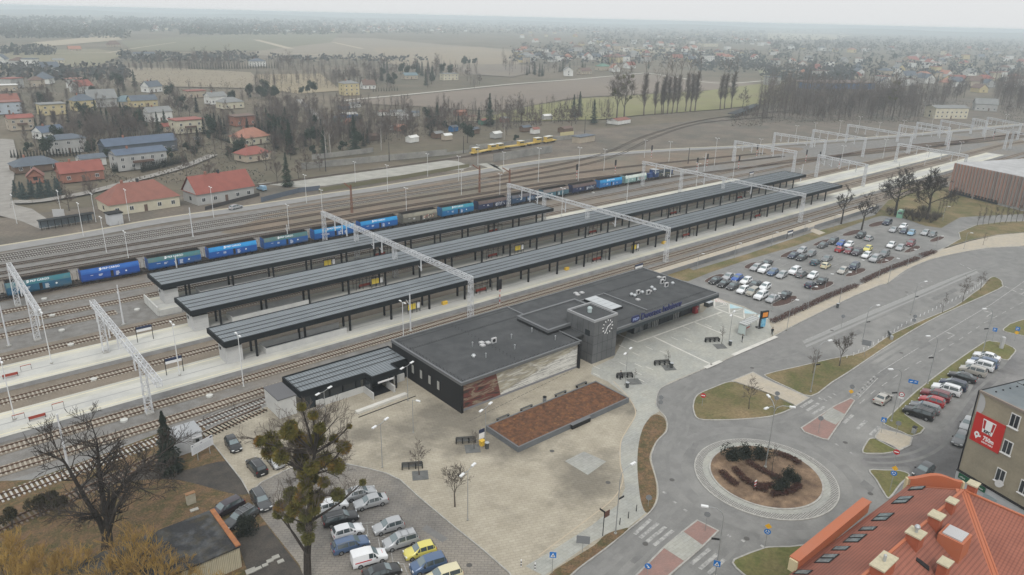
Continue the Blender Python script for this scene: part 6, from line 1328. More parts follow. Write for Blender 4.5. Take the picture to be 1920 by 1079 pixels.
tk_.build('trunk',None,mt);cr.build('crown',None,mt)
# golden willows along the lower left edge
def willow(seed,H,r):
 rr=random.Random(seed);root=empty('golden_willow',(0,0,0));mb=MB();mb.mat(bark);mb.tube((0,0,-.1),(0,0,H*.4),.2,.13,6,False);mb.build('trunk',None,root);cr=MB()
 for i in range(15):
  an=i*2.4;e=rr.uniform(.5,1.3);grow(cr,Vector((0,0,H*rr.uniform(.2,.42))),Vector((math.cos(an),math.sin(an),e)),H*.42,.06,3,rr,(3,5),.35,.65,.62,gold,gold,3,.014)
 cr.build('crown',None,root);return root
wA,wB=willow(21,6.0,3),willow(22,5.5,3)
for i,(px,py,pr,s,t)in enumerate([(20,1085,wA,1.0,'leftmost, at the picture corner'),(95,1075,wB,1.0,'second from the left corner'),(150,1062,wA,.9,'below the big bare tree'),(225,1085,wB,1.05,'right of the big bare tree'),(300,1092,wA,1.0,'before the cream shed wall'),(345,1068,wB,.75,'against the shed roof'),(60,1050,wB,.8,'upper left, by the dark pines'),(400,1110,wA,.85,'before the right end of the shed'),(5,1040,wB,1.1,'at the left picture edge'),(260,1060,wA,1.15,'between the big tree and the shed')]):
 q=at(px,py+40,0);inst(pr,(q.x,q.y,0),i*1.3,s,'golden yellow leafless willow, '+t,'tree','golden willows in the lower left corner')
 # single trees near the station
tA=tree_proto('bare_tree',31,7.0,.11,3,.28,7,twigd and bark,twigd,.016,ll=.34,nb=(3,5),sp=.75)
tB=tree_proto('bare_tree',32,6.0,.09,3,.3,6,bark,twig,.014,ll=.34,nb=(3,5))
tS=tree_proto('young_tree',33,3.6,.05,2,.35,5,bark,twigd,.013,ll=.3,nb=(3,4))
def put(pr,px,py,s,label,group=None,z=0.0,rz=None,cat='tree'):
 q=at(px,py,z);return inst(pr,(q.x,q.y,z),rnd.random()*6 if rz is None else rz,s,label,cat,group)
put(tA,853,950,.95,'round crowned bare young tree on the plaza beside a lamp post','plaza trees',.12)
put(tB,786,891,.8,'small bare tree in a square grating behind the near black bench','plaza trees',.12)
put(tB,889,842,.45,'small bare tree behind the second black bench by the yellow bin','plaza trees',.12)
put(tS,1251,690,.9,'thin sapling behind the middle black bench before the clock tower','plaza trees',.12)
put(tS,1190,713,.6,'tiny sapling in a grating by the first bench below the tower','plaza trees',.12)
put(tS,1353,645,1.0,'thin sapling beside the bus shelter','plaza trees',.12)
put(tB,1404,767,.85,'bare young tree on the grass island left of the roundabout crossing','road trees',.12)
put(tA,1574,686,.95,'wide bare tree on the central reserve near the direction sign','road trees',.12)
put(tB,1524,700,.7,'leaning bare tree beside the lamp at the reserve tip','road trees',.12)
put(tS,1767,586,1.2,'thin bare tree on the reserve, first after the bins','road trees',.12)
put(tB,1805,566,.9,'tall thin bare tree on the reserve, second after the bins','road trees',.12)
put(tB,1838,545,.7,'thin bare tree near the far tip of the reserve','road trees',.12)
put(tS,1843,460,1.0,'thin bare sapling on the far lawn','road trees',.12)
# big bare trees beside the car park
tL=tree_proto('bare_tree',41,13.5,.42,4,.3,8,MATS['dark_bark'],MATS['dark_corner_twigs'],.026,ll=.42,nb=(4,5),sp=1.3,rise=.6)
tM=tree_proto('bare_tree',42,14.5,.4,4,.32,8,MATS['dark_bark'],MATS['dark_corner_twigs'],.026,ll=.40,nb=(4,5),sp=1.15,rise=.7)
tN=tree_proto('bare_tree',43,11,.28,4,.38,6,MATS['dark_bark'],MATS['dark_corner_twigs'],.026,ll=.3,nb=(3,4),sp=.8,rise=.8)
GT='big bare trees beside the car park'
put(tN,1577,420,1.0,'crooked bare tree on the verge between the cream platform and the car park',GT)
put(tN,1615,433,1.0,'bare tree standing in a planting bed of the car park',GT,rz=2.4)
put(tL,1678,404,1.05,'broad bare tree left of the green container',GT,rz=.5)
put(tM,1737,412,1.05,'broad bare tree in the scrub right of the green container',GT,rz=2.2)
tP=tree_proto('sapling',44,7.0,.07,2,.2,7,bark,twigd,.018,ll=.22,nb=(3,4),sp=.3,rise=1.0)
for k in range(10):put(tP,1832+k*10.5,424-k*.9,.9+.2*(k%2),'slender bare sapling in the row beside the hall drive','saplings along the hall drive')
for k,(x,y)in enumerate([(1758,405),(1765,400),(1772,396),(1779,392),(1786,388),(1793,384)]):put(tP,x,y,.9,'slender bare sapling before the corner of the striped hall','saplings before the striped hall')
shr=MB();rr=random.Random(5)
bushA=empty('bare_shrub',(0,0,0));
for i in range(16):an=i*2.4;grow(shr,Vector((0,0,0)),Vector((math.cos(an),math.sin(an),rr.uniform(.8,2))),1.5,.03,2,rr,(4,5),.3,.7,.62,bark,twigd,3,.016)
shr.build('stems',None,bushA)
for k,(x,y,s)in enumerate([(1700,410,1.6),(1712,414,1.5),(1724,416,1.7),(1745,418,1.6),(1755,414,1.4),(1668,404,1.3),(1730,405,1.7)]):put(bushA,x,y,s,'leafless scrub bush under the big bare trees','scrub under the big trees',cat='bush')
hm_=mat('brown_hedge',(.085,.04,.032),.95,c2=(.05,.03,.026),scale=1.2,c3=(.11,.06,.045),scale3=2)
def hedge(name,pts,w_,h,m,label,n=120,s=.14,z=0.0):
 q=[at(x,y,z).to_2d()for x,y in pts];mb=MB();mb.mat(m);rr=random.Random(len(label));o=q[0]
 for a,b in zip(q,q[1:]):
  L=(b-a).length;d=(b-a)/L;n_=Vector((-d.y,d.x))
  for _ in range(int(L*n)):
   c=a+d*rr.random()*L+n_*rr.uniform(-.5,.5)*w_;zz=h*rr.random()**.6;u=Vector((rr.gauss(0,1),rr.gauss(0,1),rr.gauss(0,1)+.6)).normalized()*s*rr.uniform(.6,1.4);v=u.orthogonal().normalized()*s*.45;p=Vector((c.x-o.x,c.y-o.y,zz));mb.face([p-u,p+v,p+u,p-v])
 ob=mb.build(name,None,None,(o.x,o.y,z));tag(ob,label,'hedge');return ob
hedge('hedge',[(1447,607),(1500,583),(1560,556),(1606,538)],1.5,.9,hm_,'long reddish brown clipped hedge between the car park and the pavement',z=.1)
hedge('hedge',[(1616,531),(1665,508),(1720,487)],1.5,.9,hm_,'second reddish brown hedge further along the pavement',z=.1)
hedge('hedge',[(1726,482),(1752,474)],1.8,.8,hm_,'short dark hedge piece where the far lawn begins',z=.1)
jun=evergreen('juniper_bush',51,1.7,1.9,needlek,1500,.16,6,0)
for(x,y,s),t in zip([(1372,862,1.0),(1398,856,.95),(1424,857,.9),(1480,897,.8),(1468,915,.75),(1456,922,.6),(1492,905,.55)],['leftmost','second from the left','third from the left, before the lamp','on the right side','at the lower right','lowest, at the lower right','rightmost']):
 put(jun,x,y,s*1.2,'dark green juniper bush on the roundabout, '+t,'junipers on the roundabout',.3,cat='bush')
rh=mat('berberis',(.07,.028,.022),.95,c2=(.045,.025,.02),scale=2)
for pts,t in[([(1352,886),(1365,900),(1382,912)],'left arc'),([(1375,880),(1400,905),(1425,915),(1450,912)],'middle arc'),([(1450,850),(1485,862),(1500,872)],'upper right arc'),([(1400,868),(1430,885),(1470,905)],'centre arc'),([(1445,930),(1480,925),(1500,912)],'lower right arc'),([(1412,916),(1440,922)],'short lower arc')]:
 hedge('low_hedge',pts,1.0,.55,rh,'low dark red hedge on the roundabout, '+t,300,.1,.3)
put(tS,1447,888,1.2,'small bare tree in the middle of the roundabout',None,.3)
rb2=evergreen('round_bush',52,2.0,1.8,needlek,2600,.13,6,0);put(rb2,470,999,1.15,'dark round bush beside the parked estates near the shed',cat='bush')
sp1=conifer('spruce_tree',53,9.5,2.3,needlek,4200,.03,.32);put(sp1,320,885,1.0,'dark slim spruce beside the white site container')
pn1=evergreen('pine_shrub',54,3.0,1.6,mat('brownish_pine',(.045,.042,.022),.95,c2=(.03,.032,.018),scale=1,c3=(.07,.05,.025),scale3=.8),2000,.16,6,.3)
for(x,y,s),t in zip([(25,990,1.0),(77,968,1.05),(112,965,.9),(96,955,.9)],['leftmost','second from the left','rightmost','at the back of the group']):put(pn1,x,y,s,'small brownish pine by the old track, '+t,'small pines by the old track')
# lamps
pole_w=mat('pole_white',(.62,.63,.63),.5);pole_g=mat('pole_grey',(.34,.35,.35),.5,metal=.4);head_m=mat('lamp_head',(.68,.69,.69),.4)
def lamp_proto(name,H,kind,m=pole_w,r=.09):
 root=empty(name,(0,0,0));mb=MB();mb.mat(m);mb.tube((0,0,0),(0,0,H),r,r*.65,8);mb.mat(conc_m);mb.tube((0,0,0),(0,0,.15),r*2.6,n=8);mb.build('pole',None,root)
 if kind=='yard':
  for s in(-1,1):
   mb=MB();mb.mat(m);mb.bar((0,0,H-.05),(0,s*.8,H+.1),.06);a_=mb.build('arm',None,root);mb=MB();mb.mat(head_m);mb.box(-.14,.14,s*.8-.3,s*.8+.3,H+.05,H+.2);mb.build('lamp_head',None,a_)
 elif kind=='single':
  mb=MB();mb.mat(m);mb.bar((0,0,H-.05),(0,-.9,H+.12),.06);a_=mb.build('arm',None,root);mb=MB();mb.mat(head_m);mb.box(-.15,.15,-1.4,-.7,H+.05,H+.2);mb.build('lamp_head',None,a_)
 elif kind=='double':
  for s in(-1,1):
   mb=MB();mb.mat(m);mb.bar((0,0,H-.05),(s*1.0,0,H+.1),.06);a_=mb.build('arm',None,root);mb=MB();mb.mat(head_m);mb.box(s*1.3-.4,s*1.3+.4,-.16,.16,H+.05,H+.19);mb.build('lamp_head',None,a_)
 elif kind in('street','triple'):
  ns=1 if kind=='street' else 3
  for k in range(ns):
   an=2*math.pi*k/ns+(0 if ns==1 else .6);c=Vector((math.cos(an),math.sin(an),0));mb=MB();mb.mat(m);pts=[Vector((0,0,H)),c*.25+Vector((0,0,H+.7)),c*.9+Vector((0,0,H+1.15)),c*1.9+Vector((0,0,H+1.25))]
   for i in range(3):mb.tube(pts[i],pts[i+1],r*.6,r*.5,6)
   a_=mb.build('arm',None,root);mb=MB();mb.mat(head_m);mb.bar(c*1.8+Vector((0,0,H+1.25)),c*2.6+Vector((0,0,H+1.28)),.32,.16);mb.build('lamp_head',None,a_)
  if kind=='street':mb=MB();mb.mat(blkp);mb.box(.1,1.0,-.05,.05,H*.62,H*.62+.22);mb.build('banner_bracket',None,root)
 elif kind=='mast':
  mb=MB();mb.mat(m);mb.bar((0,0,H*.7),(.1,1.6,H*.78),.06);mb.build('bracket',None,root)
 return root
yl=lamp_proto('lamp_post',9.6,'yard');el=lamp_proto('electric_mast',9.0,'mast',wh,.17);pl2=lamp_proto('plaza_lamp',6.4,'double',pole_g,.06);pl1=lamp_proto('plaza_lamp',6.0,'single',pole_g,.06);stl=lamp_proto('street_lamp',8.2,'street',pole_g,.08);tri=lamp_proto('roundabout_lamp',9.0,'triple',pole_g,.09)
YL=[(457,726,9.6,0,'near side of the station tracks under the near end of the canopies'),(97,682,9.8,.8,'middle platform, left part'),(28,787,9.8,.8,'nearest platform at the left picture edge'),(337,704,9.6,.8,'nearest platform beside its name board'),(157,445,9.5,0,'service road beside the cycle shelter'),(200,475,9.5,0,'yard above the second coal wagon'),(241,485,7,0,'yard close behind the third coal wagon'),(401,409,9.5,0,'service road before the big red roofed house'),(32,420,8.5,0,'lane junction left of the cycle shelter'),(117,411,8.5,0,'lane behind the white board'),(180,417,8.5,0,'behind the right end of the cycle shelter'),(243,415,9.5,0,'before the house with the hipped red roof'),(575,382,9.5,0,'service road by the left end of the concrete ramp'),(605,407,8.5,0,'yard beyond the first canopy gantry'),(542,432,7.5,0,'yard above the bright blue wagon'),(667,350,9,0,'service road along the ramp, first'),(727,360,9.5,0,'service road along the ramp, second'),(762,396,7.5,0,'yard behind the grey beige wagon'),(802,332,9,0,'service road along the ramp, third'),(860,340,9.5,0,'service road at the end of the ramp'),(865,366,9,0,'yard beside the brown mast'),(896,310,8.5,0,'beside the small white hut'),(944,325,8.5,0,'service road after the ramp'),(937,366,7.5,0,'yard just left of the second canopy gantry'),(1009,342,13,0,'tall one in the yard above the teal wagons'),(1084,340,13,0,'tall one beside the signal above the navy wagon'),(1132,321,9,0,'yard right of the old track junction'),(1208,296,8,0,'service road near the locomotive'),(1254,304,9,0,'yard beyond the locomotive'),(1339,311,12,0,'tall one right of the locomotive'),(1372,350,15,0,'tallest one beside the third canopy gantry'),(1175,380,9,.8,'end of the shortest platform'),(1053,406,9,.8,'just past the end of the shortest canopy'),(1305,351,9,.8,'beyond the middle canopy'),(1423,293,8,0,'where the service road bends'),(1490,268,9,0,'first of the far service road'),(1525,262,9,0,'second of the far service road'),(1572,257,9,0,'third of the far service road'),(1608,252,10,0,'fourth of the far service road'),(1645,260,9,0,'fifth of the far service road'),(1690,256,9,0,'sixth of the far service road'),(1745,245,9,0,'below the old cream building'),(1846,262,9,0,'right of the old cream building'),(1880,250,11,0,'last at the right picture edge'),(1576,312,9,.8,'far part of the middle platform'),(1655,298,9,.8,'by the blue display of the far platform'),(1733,311,9,.8,'far part of the nearest platform'),(1795,303,9,.8,'end of the nearest platform')]
for x,y,h,z,t in YL:q=at(x,y,z);inst(yl,(q.x,q.y,z),SL,(1,1,h/9.6),'white lamp post, '+t,'lamp post','white railway lamp posts')
for x,y,h,t in[(232,609,8.5,'between the gantries and the first platform head wall'),(17,649,8.5,'at the left picture edge'),(362,445,8.5,'in the yard above the third wagon'),(541,462,6,'between the train and the shortest canopy'),(770,621,8,'behind the station roof left part'),(336,535,7,'behind the shortest canopy near its left end'),(1320,322,8,'beyond the middle canopy'),(130,885,9,'beside the huge bare tree'),(1500,345,8,'beyond the nearest long canopy')]:q=at(x,y,0);inst(el,(q.x,q.y,0),0,(1,1,h/9),'thick white electric mast '+t,'mast','white electric masts')
q=W(70.5,114.2);inst(yl,(q.x,q.y,0),0,(1,1,.8),'white lamp post, behind the left corner of the station roof','lamp post','white railway lamp posts')
GPL='plaza lamps'
for x,y,pr,h,t in[(765,752,pl2,1,'double, before the station gable'),(717,877,pl2,1.1,'double, beside the mistletoe tree'),(775,812,pl1,.95,'single, on the left plaza'),(910,836,pl2,1,'double, at the planter corner with the stop flag'),(877,976,pl2,1.15,'double, beside the near car park kerb'),(1172,722,pl2,1,'double, before the clock tower'),(1366,645,pl2,1,'double, beside the bus shelter'),(612,800,pl2,.95,'double, before the underpass wall')]:q=at(x,y,.12);inst(pr,(q.x,q.y,.12),R(20),(1,1,h),'thin grey plaza lamp, '+t,'lamp post',GPL)
for x,y,h,rz,t in[(1154,1001,.98,0,'near the zebra crossing below the plaza'),(1341,1080,.98,130,'beside the lower splitter island'),(1520,735,1,-20,'at the tip of the central reserve'),(1671,790,1,150,'beside the right hand road near the crossing'),(1739,720,1,150,'on the verge behind the parked cars'),(1842,662,1,150,'on the verge by the white pillar'),(1617,640,.8,-20,'beside the bus bays, first'),(1708,590,.8,-20,'beside the bus bays, second')]:q=at(x,y,.1);inst(stl,(q.x,q.y,.1),R(rz),(1,1,h),'grey street lamp with a curved arm, '+t,'street lamp','curved street lamps')
q=at(1435,876,.3);inst(tri,(q.x,q.y,.3),.4,1,'tall three armed lamp in the middle of the roundabout','street lamp')
GCP='thin car park lamps'
for x,y,h,t in[(1475,620,1.15,'on the pavement before the totem'),(1514,581,.9,'behind the long hedge'),(1573,572,1.3,'on the pavement by the black bin'),(1665,532,1.1,'on the pavement, right of the bin'),(1647,522,.8,'in the gap of the hedges'),(1701,500,.8,'before the hedge end'),(1754,470,.7,'at the car park exit'),(1807,467,.8,'on the far lawn'),(1767,414,.8,'by the striped hall'),(1447,583,.7,'at the first planting bed'),(1547,540,.6,'at the second planting bed'),(1605,512,.6,'at the third planting bed'),(1307,505,.7,'on the verge by the station roof'),(1377,484,.7,'on the verge, second'),(1446,462,.7,'on the verge, third'),(1507,440,.7,'on the verge, by the ramp'),(1562,427,.7,'on the verge, far end')]:q=at(x,y,.1);inst(pl1,(q.x,q.y,.1),R(20+7*(x%5)),(1,1,h),'thin grey car park lamp, '+t,'lamp post',GCP)
rust=mat('rust_lattice',(.20,.085,.05),.85)
for x,y,h,t in[(660,399,9,'in the yard beyond the first gantry'),(899,361,9.5,'in the yard left of the second gantry'),(955,358,8,'behind the second gantry leg')]:
 q=at(x,y,0);root=empty('lattice_mast',(q.x,q.y,0));tag(root,'rusty brown lattice mast '+t,'mast','rusty lattice masts');mb=MB();mb.mat(rust);lattice(mb,(0,0,0),(0,0,h),.55,.55,8,.05,up=Vector((0,1,0)),taper=.6);mb.build('shaft',None,root);mb=MB();mb.mat(rust);lattice(mb,(0,-.3,h-1.2),(0,4.2,h-.2),.2,.3,5,.035);mb.build('cantilever',None,root)
dkp=mat('dark_pole',(.05,.045,.045),.8)
for x,y,h,t in[(611,322,9,'before the graffiti wall, left'),(730,303,8.5,'before the graffiti wall, middle'),(869,288,8,'at the right end of the graffiti wall'),(1096,255,10,'behind the pale hut'),(1290,307,7,'in the brown yard')]:
 q=at(x,y,0);mb=MB();mb.mat(dkp);mb.tube((0,0,0),(0,0,h),.2,.12,6);tag(mb.build('old_pole',None,None,q),'dark old pole '+t,'pole','dark old poles')
sg=empty('rail_signal',(0,0,0));mb=MB();mb.mat(mat('signal_red',(.45,.04,.03),.6));
for k in range(6):mb.mat(MATS['signal_red']if k%2 else pole_w);mb.tube((0,0,k*.6),(0,0,k*.6+.6),.1,n=6)
mb.build('striped_mast',None,sg);mb=MB();mb.mat(blkp);mb.box(-.4,.4,-.12,.12,3.6,5.9);mb.box(-.15,-.1,-.3,0,5.0,5.2);mb.build('signal_head',None,sg)
for x,y,t in[(1081,336,'above the navy wagon'),(1153,327,'behind the azure wagon'),(1221,297,'right of the locomotive, far'),(1325,314,'second after the locomotive'),(1306,322,'before the third canopy gantry'),(1384,318,'third after the locomotive'),(1418,295,'near the bend of the service road'),(1510,305,'between the far gantries, left'),(1535,309,'between the far gantries, middle'),(1572,317,'between the far gantries, right'),(1777,277,'far right, first'),(1862,262,'far right, second'),(937,571,'white backed one on the nearest platform')]:q=at(x,y,0);inst(sg,(q.x,q.y,0),0,1,'railway signal with red white mast, '+t,'signal','railway signals')
# benches with tree gratings on the plaza
pbn=empty('plaza_bench',(0,0,0));mb=MB();mb.mat(slat)
mb.box(-1.5,1.5,-.28,.22,.42,.48);mb.build('seat',None,pbn);mb=MB();mb.mat(slat);mb.box(-1.5,1.5,.22,.28,.48,.95);mb.build('backrest',None,pbn)
for x in(-1.5,-.5,.5,1.5):mb=MB();mb.mat(colm);mb.box(x-.06,x+.06,-.35,.32,0,.75);mb.build('side_frame',None,pbn)
grt=mat('tree_grating',(.10,.105,.10),.8,c2=(.15,.15,.145),scale=1.5,world=True)
H3=math.atan2(-7,12)
for(x,y),(gx,gy),t in[((773,878),(788,892),'nearest, left of the near car park kerb'),((873,830),(886,842),'beside the yellow bin'),((1171,708),(1189,716),'below the clock tower'),((1241,684),(1254,690),'in the middle of the entrance plaza'),((1335,641),(1350,650),'left of the bus shelter')]:
 q=at(x,y,.12);inst(pbn,(q.x,q.y,.12),H3,.95,'black framed bench, '+t,'bench','black framed plaza benches');g_=at(gx,gy,.12);mb=MB();mb.mat(grt);c_,s_=math.cos(H3),math.sin(H3);mb.prism([(1.1*(a*c_-b*s_),1.1*(a*s_+b*c_))for a,b in((-1,-1),(1,-1),(1,1),(-1,1))],.03,.045);tag(mb.build('tree_grating_ground',None,None,g_),kind='structure')
q=at(904,835,.12);mb=MB();mb.mat(yb_);mb.box(-.35,.35,-.3,.3,0,.75);mb.prism([(-.4,-.35),(.4,-.35),(.4,.35),(-.4,.35)],.75,.85);tag(mb.build('yellow_bin',None,None,q),'yellow grit box beside the lamp at the planter corner','grit bin')
lb_=mat('bin_dark',(.06,.065,.065),.7);bn_=MB();bn_.mat(lb_);bn_.tube((0,0,0),(0,0,.95),.28,.32,n=12);bn_.mat(gal);bn_.tube((0,0,.95),(0,0,1.02),.34,n=12);bno=bn_.build('litter_bin')
for x,y,t in[(913,841,'beside the yellow grit box'),(1176,727,'before the clock tower lamp'),(1259,690,'at the middle plaza bench'),(1369,648,'at the bus shelter lamp'),(1570,577,'on the tan pavement beside the hedge')]:q=at(x,y,.12);inst(bno,(q.x,q.y,.12),0,1,'dark litter bin '+t,'litter bin','dark litter bins')
q=at(1328,574,.12);mb=MB();mb.mat(lb_);mb.box(-.9,.9,-.6,.6,0,1.0);mb.mat(gal);mb.box(-1,1,-.7,.7,1.0,1.08);tag(mb.build('bin_enclosure',None,None,q),'dark slatted bin enclosure by the right end of the station','bin enclosure')
q=at(1303,587,.12);mb=MB();mb.mat(mat('parcel_red',(.28,.02,.025),.5));mb.box(-.55,.55,-.4,.4,0,1.6);mb.mat(whp2);mb.box(.2,.4,-.41,-.4,.9,1.3);tag(mb.build('red_kiosk',None,None,q),'dark red vending cabinet under the station eaves','vending machine')
q=at(1208,618,.12);mb=MB();mb.mat(colm);mb.tube((0,0,0),(0,0,1.3),.05,n=6);mb.tube((0,0,1.3),(0,0,1.38),.45,n=14);mb.mat(gal);mb.tube((0,0,1.38),(0,0,1.42),.34,n=14);tag(mb.build('compass_table',None,None,q),'round topped pedestal on the plaza before the station passage','pedestal')
# bus shelter
q=at(1402,622,.12);bsx=empty('bus_shelter',(q.x,q.y,.12),R(6));tag(bsx,'glass bus shelter with pale ribbed roof on the plaza edge','bus shelter')
mb=MB();mb.mat(mat('shelter_roof',(.42,.43,.42),.5));mb.box(-2.9,2.9,-.9,.9,2.4,2.5)
mb.mat(mat('shelter_rib',(.27,.28,.28),.5))
for k in range(7):mb.box(-2.9+k*.95,-2.9+k*.95+.08,-.9,.9,2.5,2.56)
mb.build('roof',None,bsx)
for x in(-2.8,-.9,.9,2.8):mb=MB();mb.mat(gal);mb.box(x-.04,x+.04,.78,.86,0,2.4);mb.build('post',None,bsx)
for x in(-2.8,2.8):mb=MB();mb.mat(gal);mb.box(x-.04,x+.04,-.86,-.78,0,2.4);mb.build('post',None,bsx)
mb=MB();mb.mat(mat('shelter_glass',(.45,.52,.50),.2));mb.box(-2.84,-2.8,-.75,.75,.3,2.2);mb.box(-2.7,-1.0,.8,.83,.5,2.1);mb.box(-.8,.8,.8,.83,.5,2.1);mb.build('glass_panel',None,bsx)
mb=MB();mb.mat(redb);mb.box(-1.8,1.8,.4,.7,.42,.48);mb.build('bench_seat',None,bsx)
# advertising totem
q=at(1428,614,.12);tt=empty('advert_totem',(q.x,q.y,.12),R(-15));tt.scale=(.85,.85,.85);tag(tt,'black totem with an orange lit display above a blue poster beside the hedge','totem')
mb=MB();mb.mat(blkp);mb.box(-.95,-.7,-.15,.15,0,4.4);mb.box(-.7,1.5,-.2,.2,2.4,4.3);mb.box(-1.5,.0,-.6,.6,0,.25);mb.build('frame',None,tt)
em=bpy.data.materials.new('orange_display');em.use_nodes=True;e_=em.node_tree.nodes['Principled BSDF'];e_.inputs['Base Color'].default_value=(.55,.2,.03,1);e_.inputs['Emission Color'].default_value=(.9,.28,.03,1);e_.inputs['Emission Strength'].default_value=.12
mb=MB();mb.mat(em);mb.box(-.4,1.2,-.24,-.2,2.75,3.95);mb.build('display',None,tt)
mb=MB();mb.mat(mat('poster_blue',(.06,.28,.50),.5,c2=(.25,.5,.6),scale=2));mb.box(-.4,1.0,-.12,.12,.1,2.35);mb.build('poster',None,tt)
# road signs
sb=mat('sign_blue',(.02,.16,.48),.5);sr=mat('sign_red',(.45,.02,.025),.5);sw=mat('sign_white',(.72,.72,.72),.5);sy_=mat('sign_yellow',(.72,.40,.03),.5);sgb=mat('sign_back',(.20,.21,.22),.5)
def sign(x,y,faces,label,H_=2.6,rz=None,z=.1,m=pole_g):
 q=at(x,y,z);rz=math.atan2(q.y,q.x)-math.pi/2 if rz is None else R(rz);root=empty('road_sign',(q.x,q.y,z),rz);tag(root,label,'road sign','road signs')
 mb=MB();mb.mat(m);mb.tube((0,0,0),(0,0,H_),.035,n=6);mb.build('post',None,root);h=H_-.05
 for kd in faces:
  mb=MB()
  def disc(r,mm,y_=-.05,hh=None,n=20):mb.mat(mm);mb.tube((0,y_,h-.32),(0,y_-.015,h-.32),r,n=n)
  if kd=='noentry':disc(.42,sr);mb.mat(sw);mb.box(-.3,.3,-.08,-.066,h-.4,h-.24);hh=.85
  elif kd=='round':disc(.4,sb);mb.mat(sw);[mb.bar((.22*math.cos(a),-.07,h-.32+.22*math.sin(a)),(.22*math.cos(a+1.3),-.07,h-.32+.22*math.sin(a+1.3)),.02,.08)for a in(0,2.1,4.2)];hh=.85
  elif kd=='keep':disc(.4,sb);mb.mat(sw);mb.bar((-.18,-.072,h-.14),(.16,-.072,h-.48),.02,.1);mb.bar((.16,-.072,h-.48),(-.05,-.072,h-.48),.02,.08);hh=.85
  elif kd=='give':mb.mat(sy_);mb.face([(-.45,-.05,h),(.45,-.05,h),(0,-.05,h-.78)][::-1]);mb.mat(sgb);mb.face([(-.45,-.045,h),(.45,-.045,h),(0,-.045,h-.78)]);hh=.85
  elif kd=='diamond':mb.mat(sy_);mb.face([(-.42,-.05,h-.4),(0,-.05,h-.82),(.42,-.05,h-.4),(0,-.05,h+.02)]);hh=.85
  elif kd=='ped':mb.mat(sb);mb.box(-.38,.38,-.07,-.045,h-.78,h);mb.mat(sw);mb.face([(-.27,-.074,h-.66),(.27,-.074,h-.66),(0,-.074,h-.12)]);mb.mat(navy);mb.bar((-.1,-.08,h-.6),(.05,-.08,h-.35),.012,.07);mb.bar((.12,-.08,h-.62),(.0,-.08,h-.4),.012,.06);hh=.85
  elif kd=='park':mb.mat(sb);mb.box(-.38,.38,-.07,-.045,h-.78,h);hh=.85
  elif kd=='arrowboard':mb.mat(sb);mb.box(-.75,.75,-.07,-.045,h-.7,h);mb.mat(sw);mb.bar((-.5,-.078,h-.5),(-.1,-.078,h-.3),.012,.12);mb.bar((.2,-.078,h-.3),(.2,-.078,h-.6),.012,.12);mb.bar((.2,-.078,h-.3),(.5,-.078,h-.3),.012,.12);hh=.8
  elif kd=='ban':disc(.42,sr);disc(.32,sw,-.066);mb.mat(navy);mb.bar((-.15,-.09,h-.35),(.15,-.09,h-.3),.012,.1);mb.mat(sw);mb.box(-.4,.4,-.07,-.045,h-1.1,h-.8);hh=1.1
  elif kd=='back':disc(.4,sgb);hh=.85
  elif kd=='board':mb.mat(sgb);mb.box(-.8,.8,-.07,-.045,h-1.1,h);hh=1.1
  mb.build('sign_face',None,root)
  if kd=='park':t_=text('lettering','P',.7,sw,(-.2,-.08,h-.66),(1,0,0),(0,0,1),None,.34,.003);t_.parent=root
  h-=hh
 return root
for a in[(1316,762,('noentry',),'red no entry sign on the grass island left of the crossing',2.4),(1035,1077,('ped',),'blue pedestrian crossing sign on the lower plaza edge',3.2),(1213,1083,('keep',),'blue keep right sign on the lower red splitter island',2.0),(1340,1088,('ped',),'blue pedestrian sign beside the lower street lamp',2.8),(1434,1027,('diamond','round'),'yellow diamond sign above a blue roundabout sign on the lower corner verge',3.6),(1668,922,('diamond','round'),'yellow diamond sign above a blue roundabout sign on the triangular verge',4.2),(1676,870,('noentry',),'red and white no entry sign at the side street',2.4),(1652,812,('ped',),'blue pedestrian sign at the right end of the zebra crossing',2.8),(1708,735,('arrowboard',),'blue lane arrow board on the verge before the parked cars',2.4),(1685,765,('ban',),'round red bordered sign with a white plate beside the road',2.9),(1860,640,('park',),'blue parking sign on the far verge by the white pillar',3.0),(1594,745,('back','diamond'),'grey round sign above a yellow bollard on the right splitter island',2.4),(1454,760,('back','back'),'grey backed road sign at the pavement end by the crossing',2.6),(1237,770,('back','back'),'grey backed pair of signs on the plaza tip by the roundabout',2.8),(1215,950,('back',),'grey backed sign standing in the leaf strip',1.8),(1092,1035,('board',),'grey backed square sign behind the lower leaf strip',2.4),(1680,815,('back',),'grey backed sign beside the street cabinet',2.4),(1711,615,('back','back'),'double grey backed sign in the bus road',3.0),(1577,615,('back',),'dark small stop sign in the bus road',3.0),(1902,640,('park','diamond'),'blue square sign with an orange plate at the right edge',3.2),(1322,996,('back',),'thin blue grey sign on the lower splitter island seen edge on',2.9),(1534,812,('back',),'thin dark sign post on the right splitter island',3.0)]:sign(*a[:4],H_=a[4])
sign(1620,668,('board',),'large grey backed direction sign on the central reserve',3.4)
q=at(1130,1005,.12);fp=empty('finger_post',(q.x,q.y,.12));tag(fp,'black finger post with brown direction arms on the lower plaza edge','finger post');mb=MB();mb.mat(blkp);mb.tube((0,0,0),(0,0,3.6),.06,n=6);mb.build('post',None,fp);mb=MB();mb.mat(mat('brown_sign',(.12,.06,.045),.6));
for k in range(3):mb.box(.05,.95,-.03,.03,2.6+k*.3,2.85+k*.3)
mb.build('direction_arm',None,fp);mb=MB();mb.mat(blkp);mb.box(-.03,.03,-.1,.8,3.4,3.65);mb.build('direction_arm',None,fp)
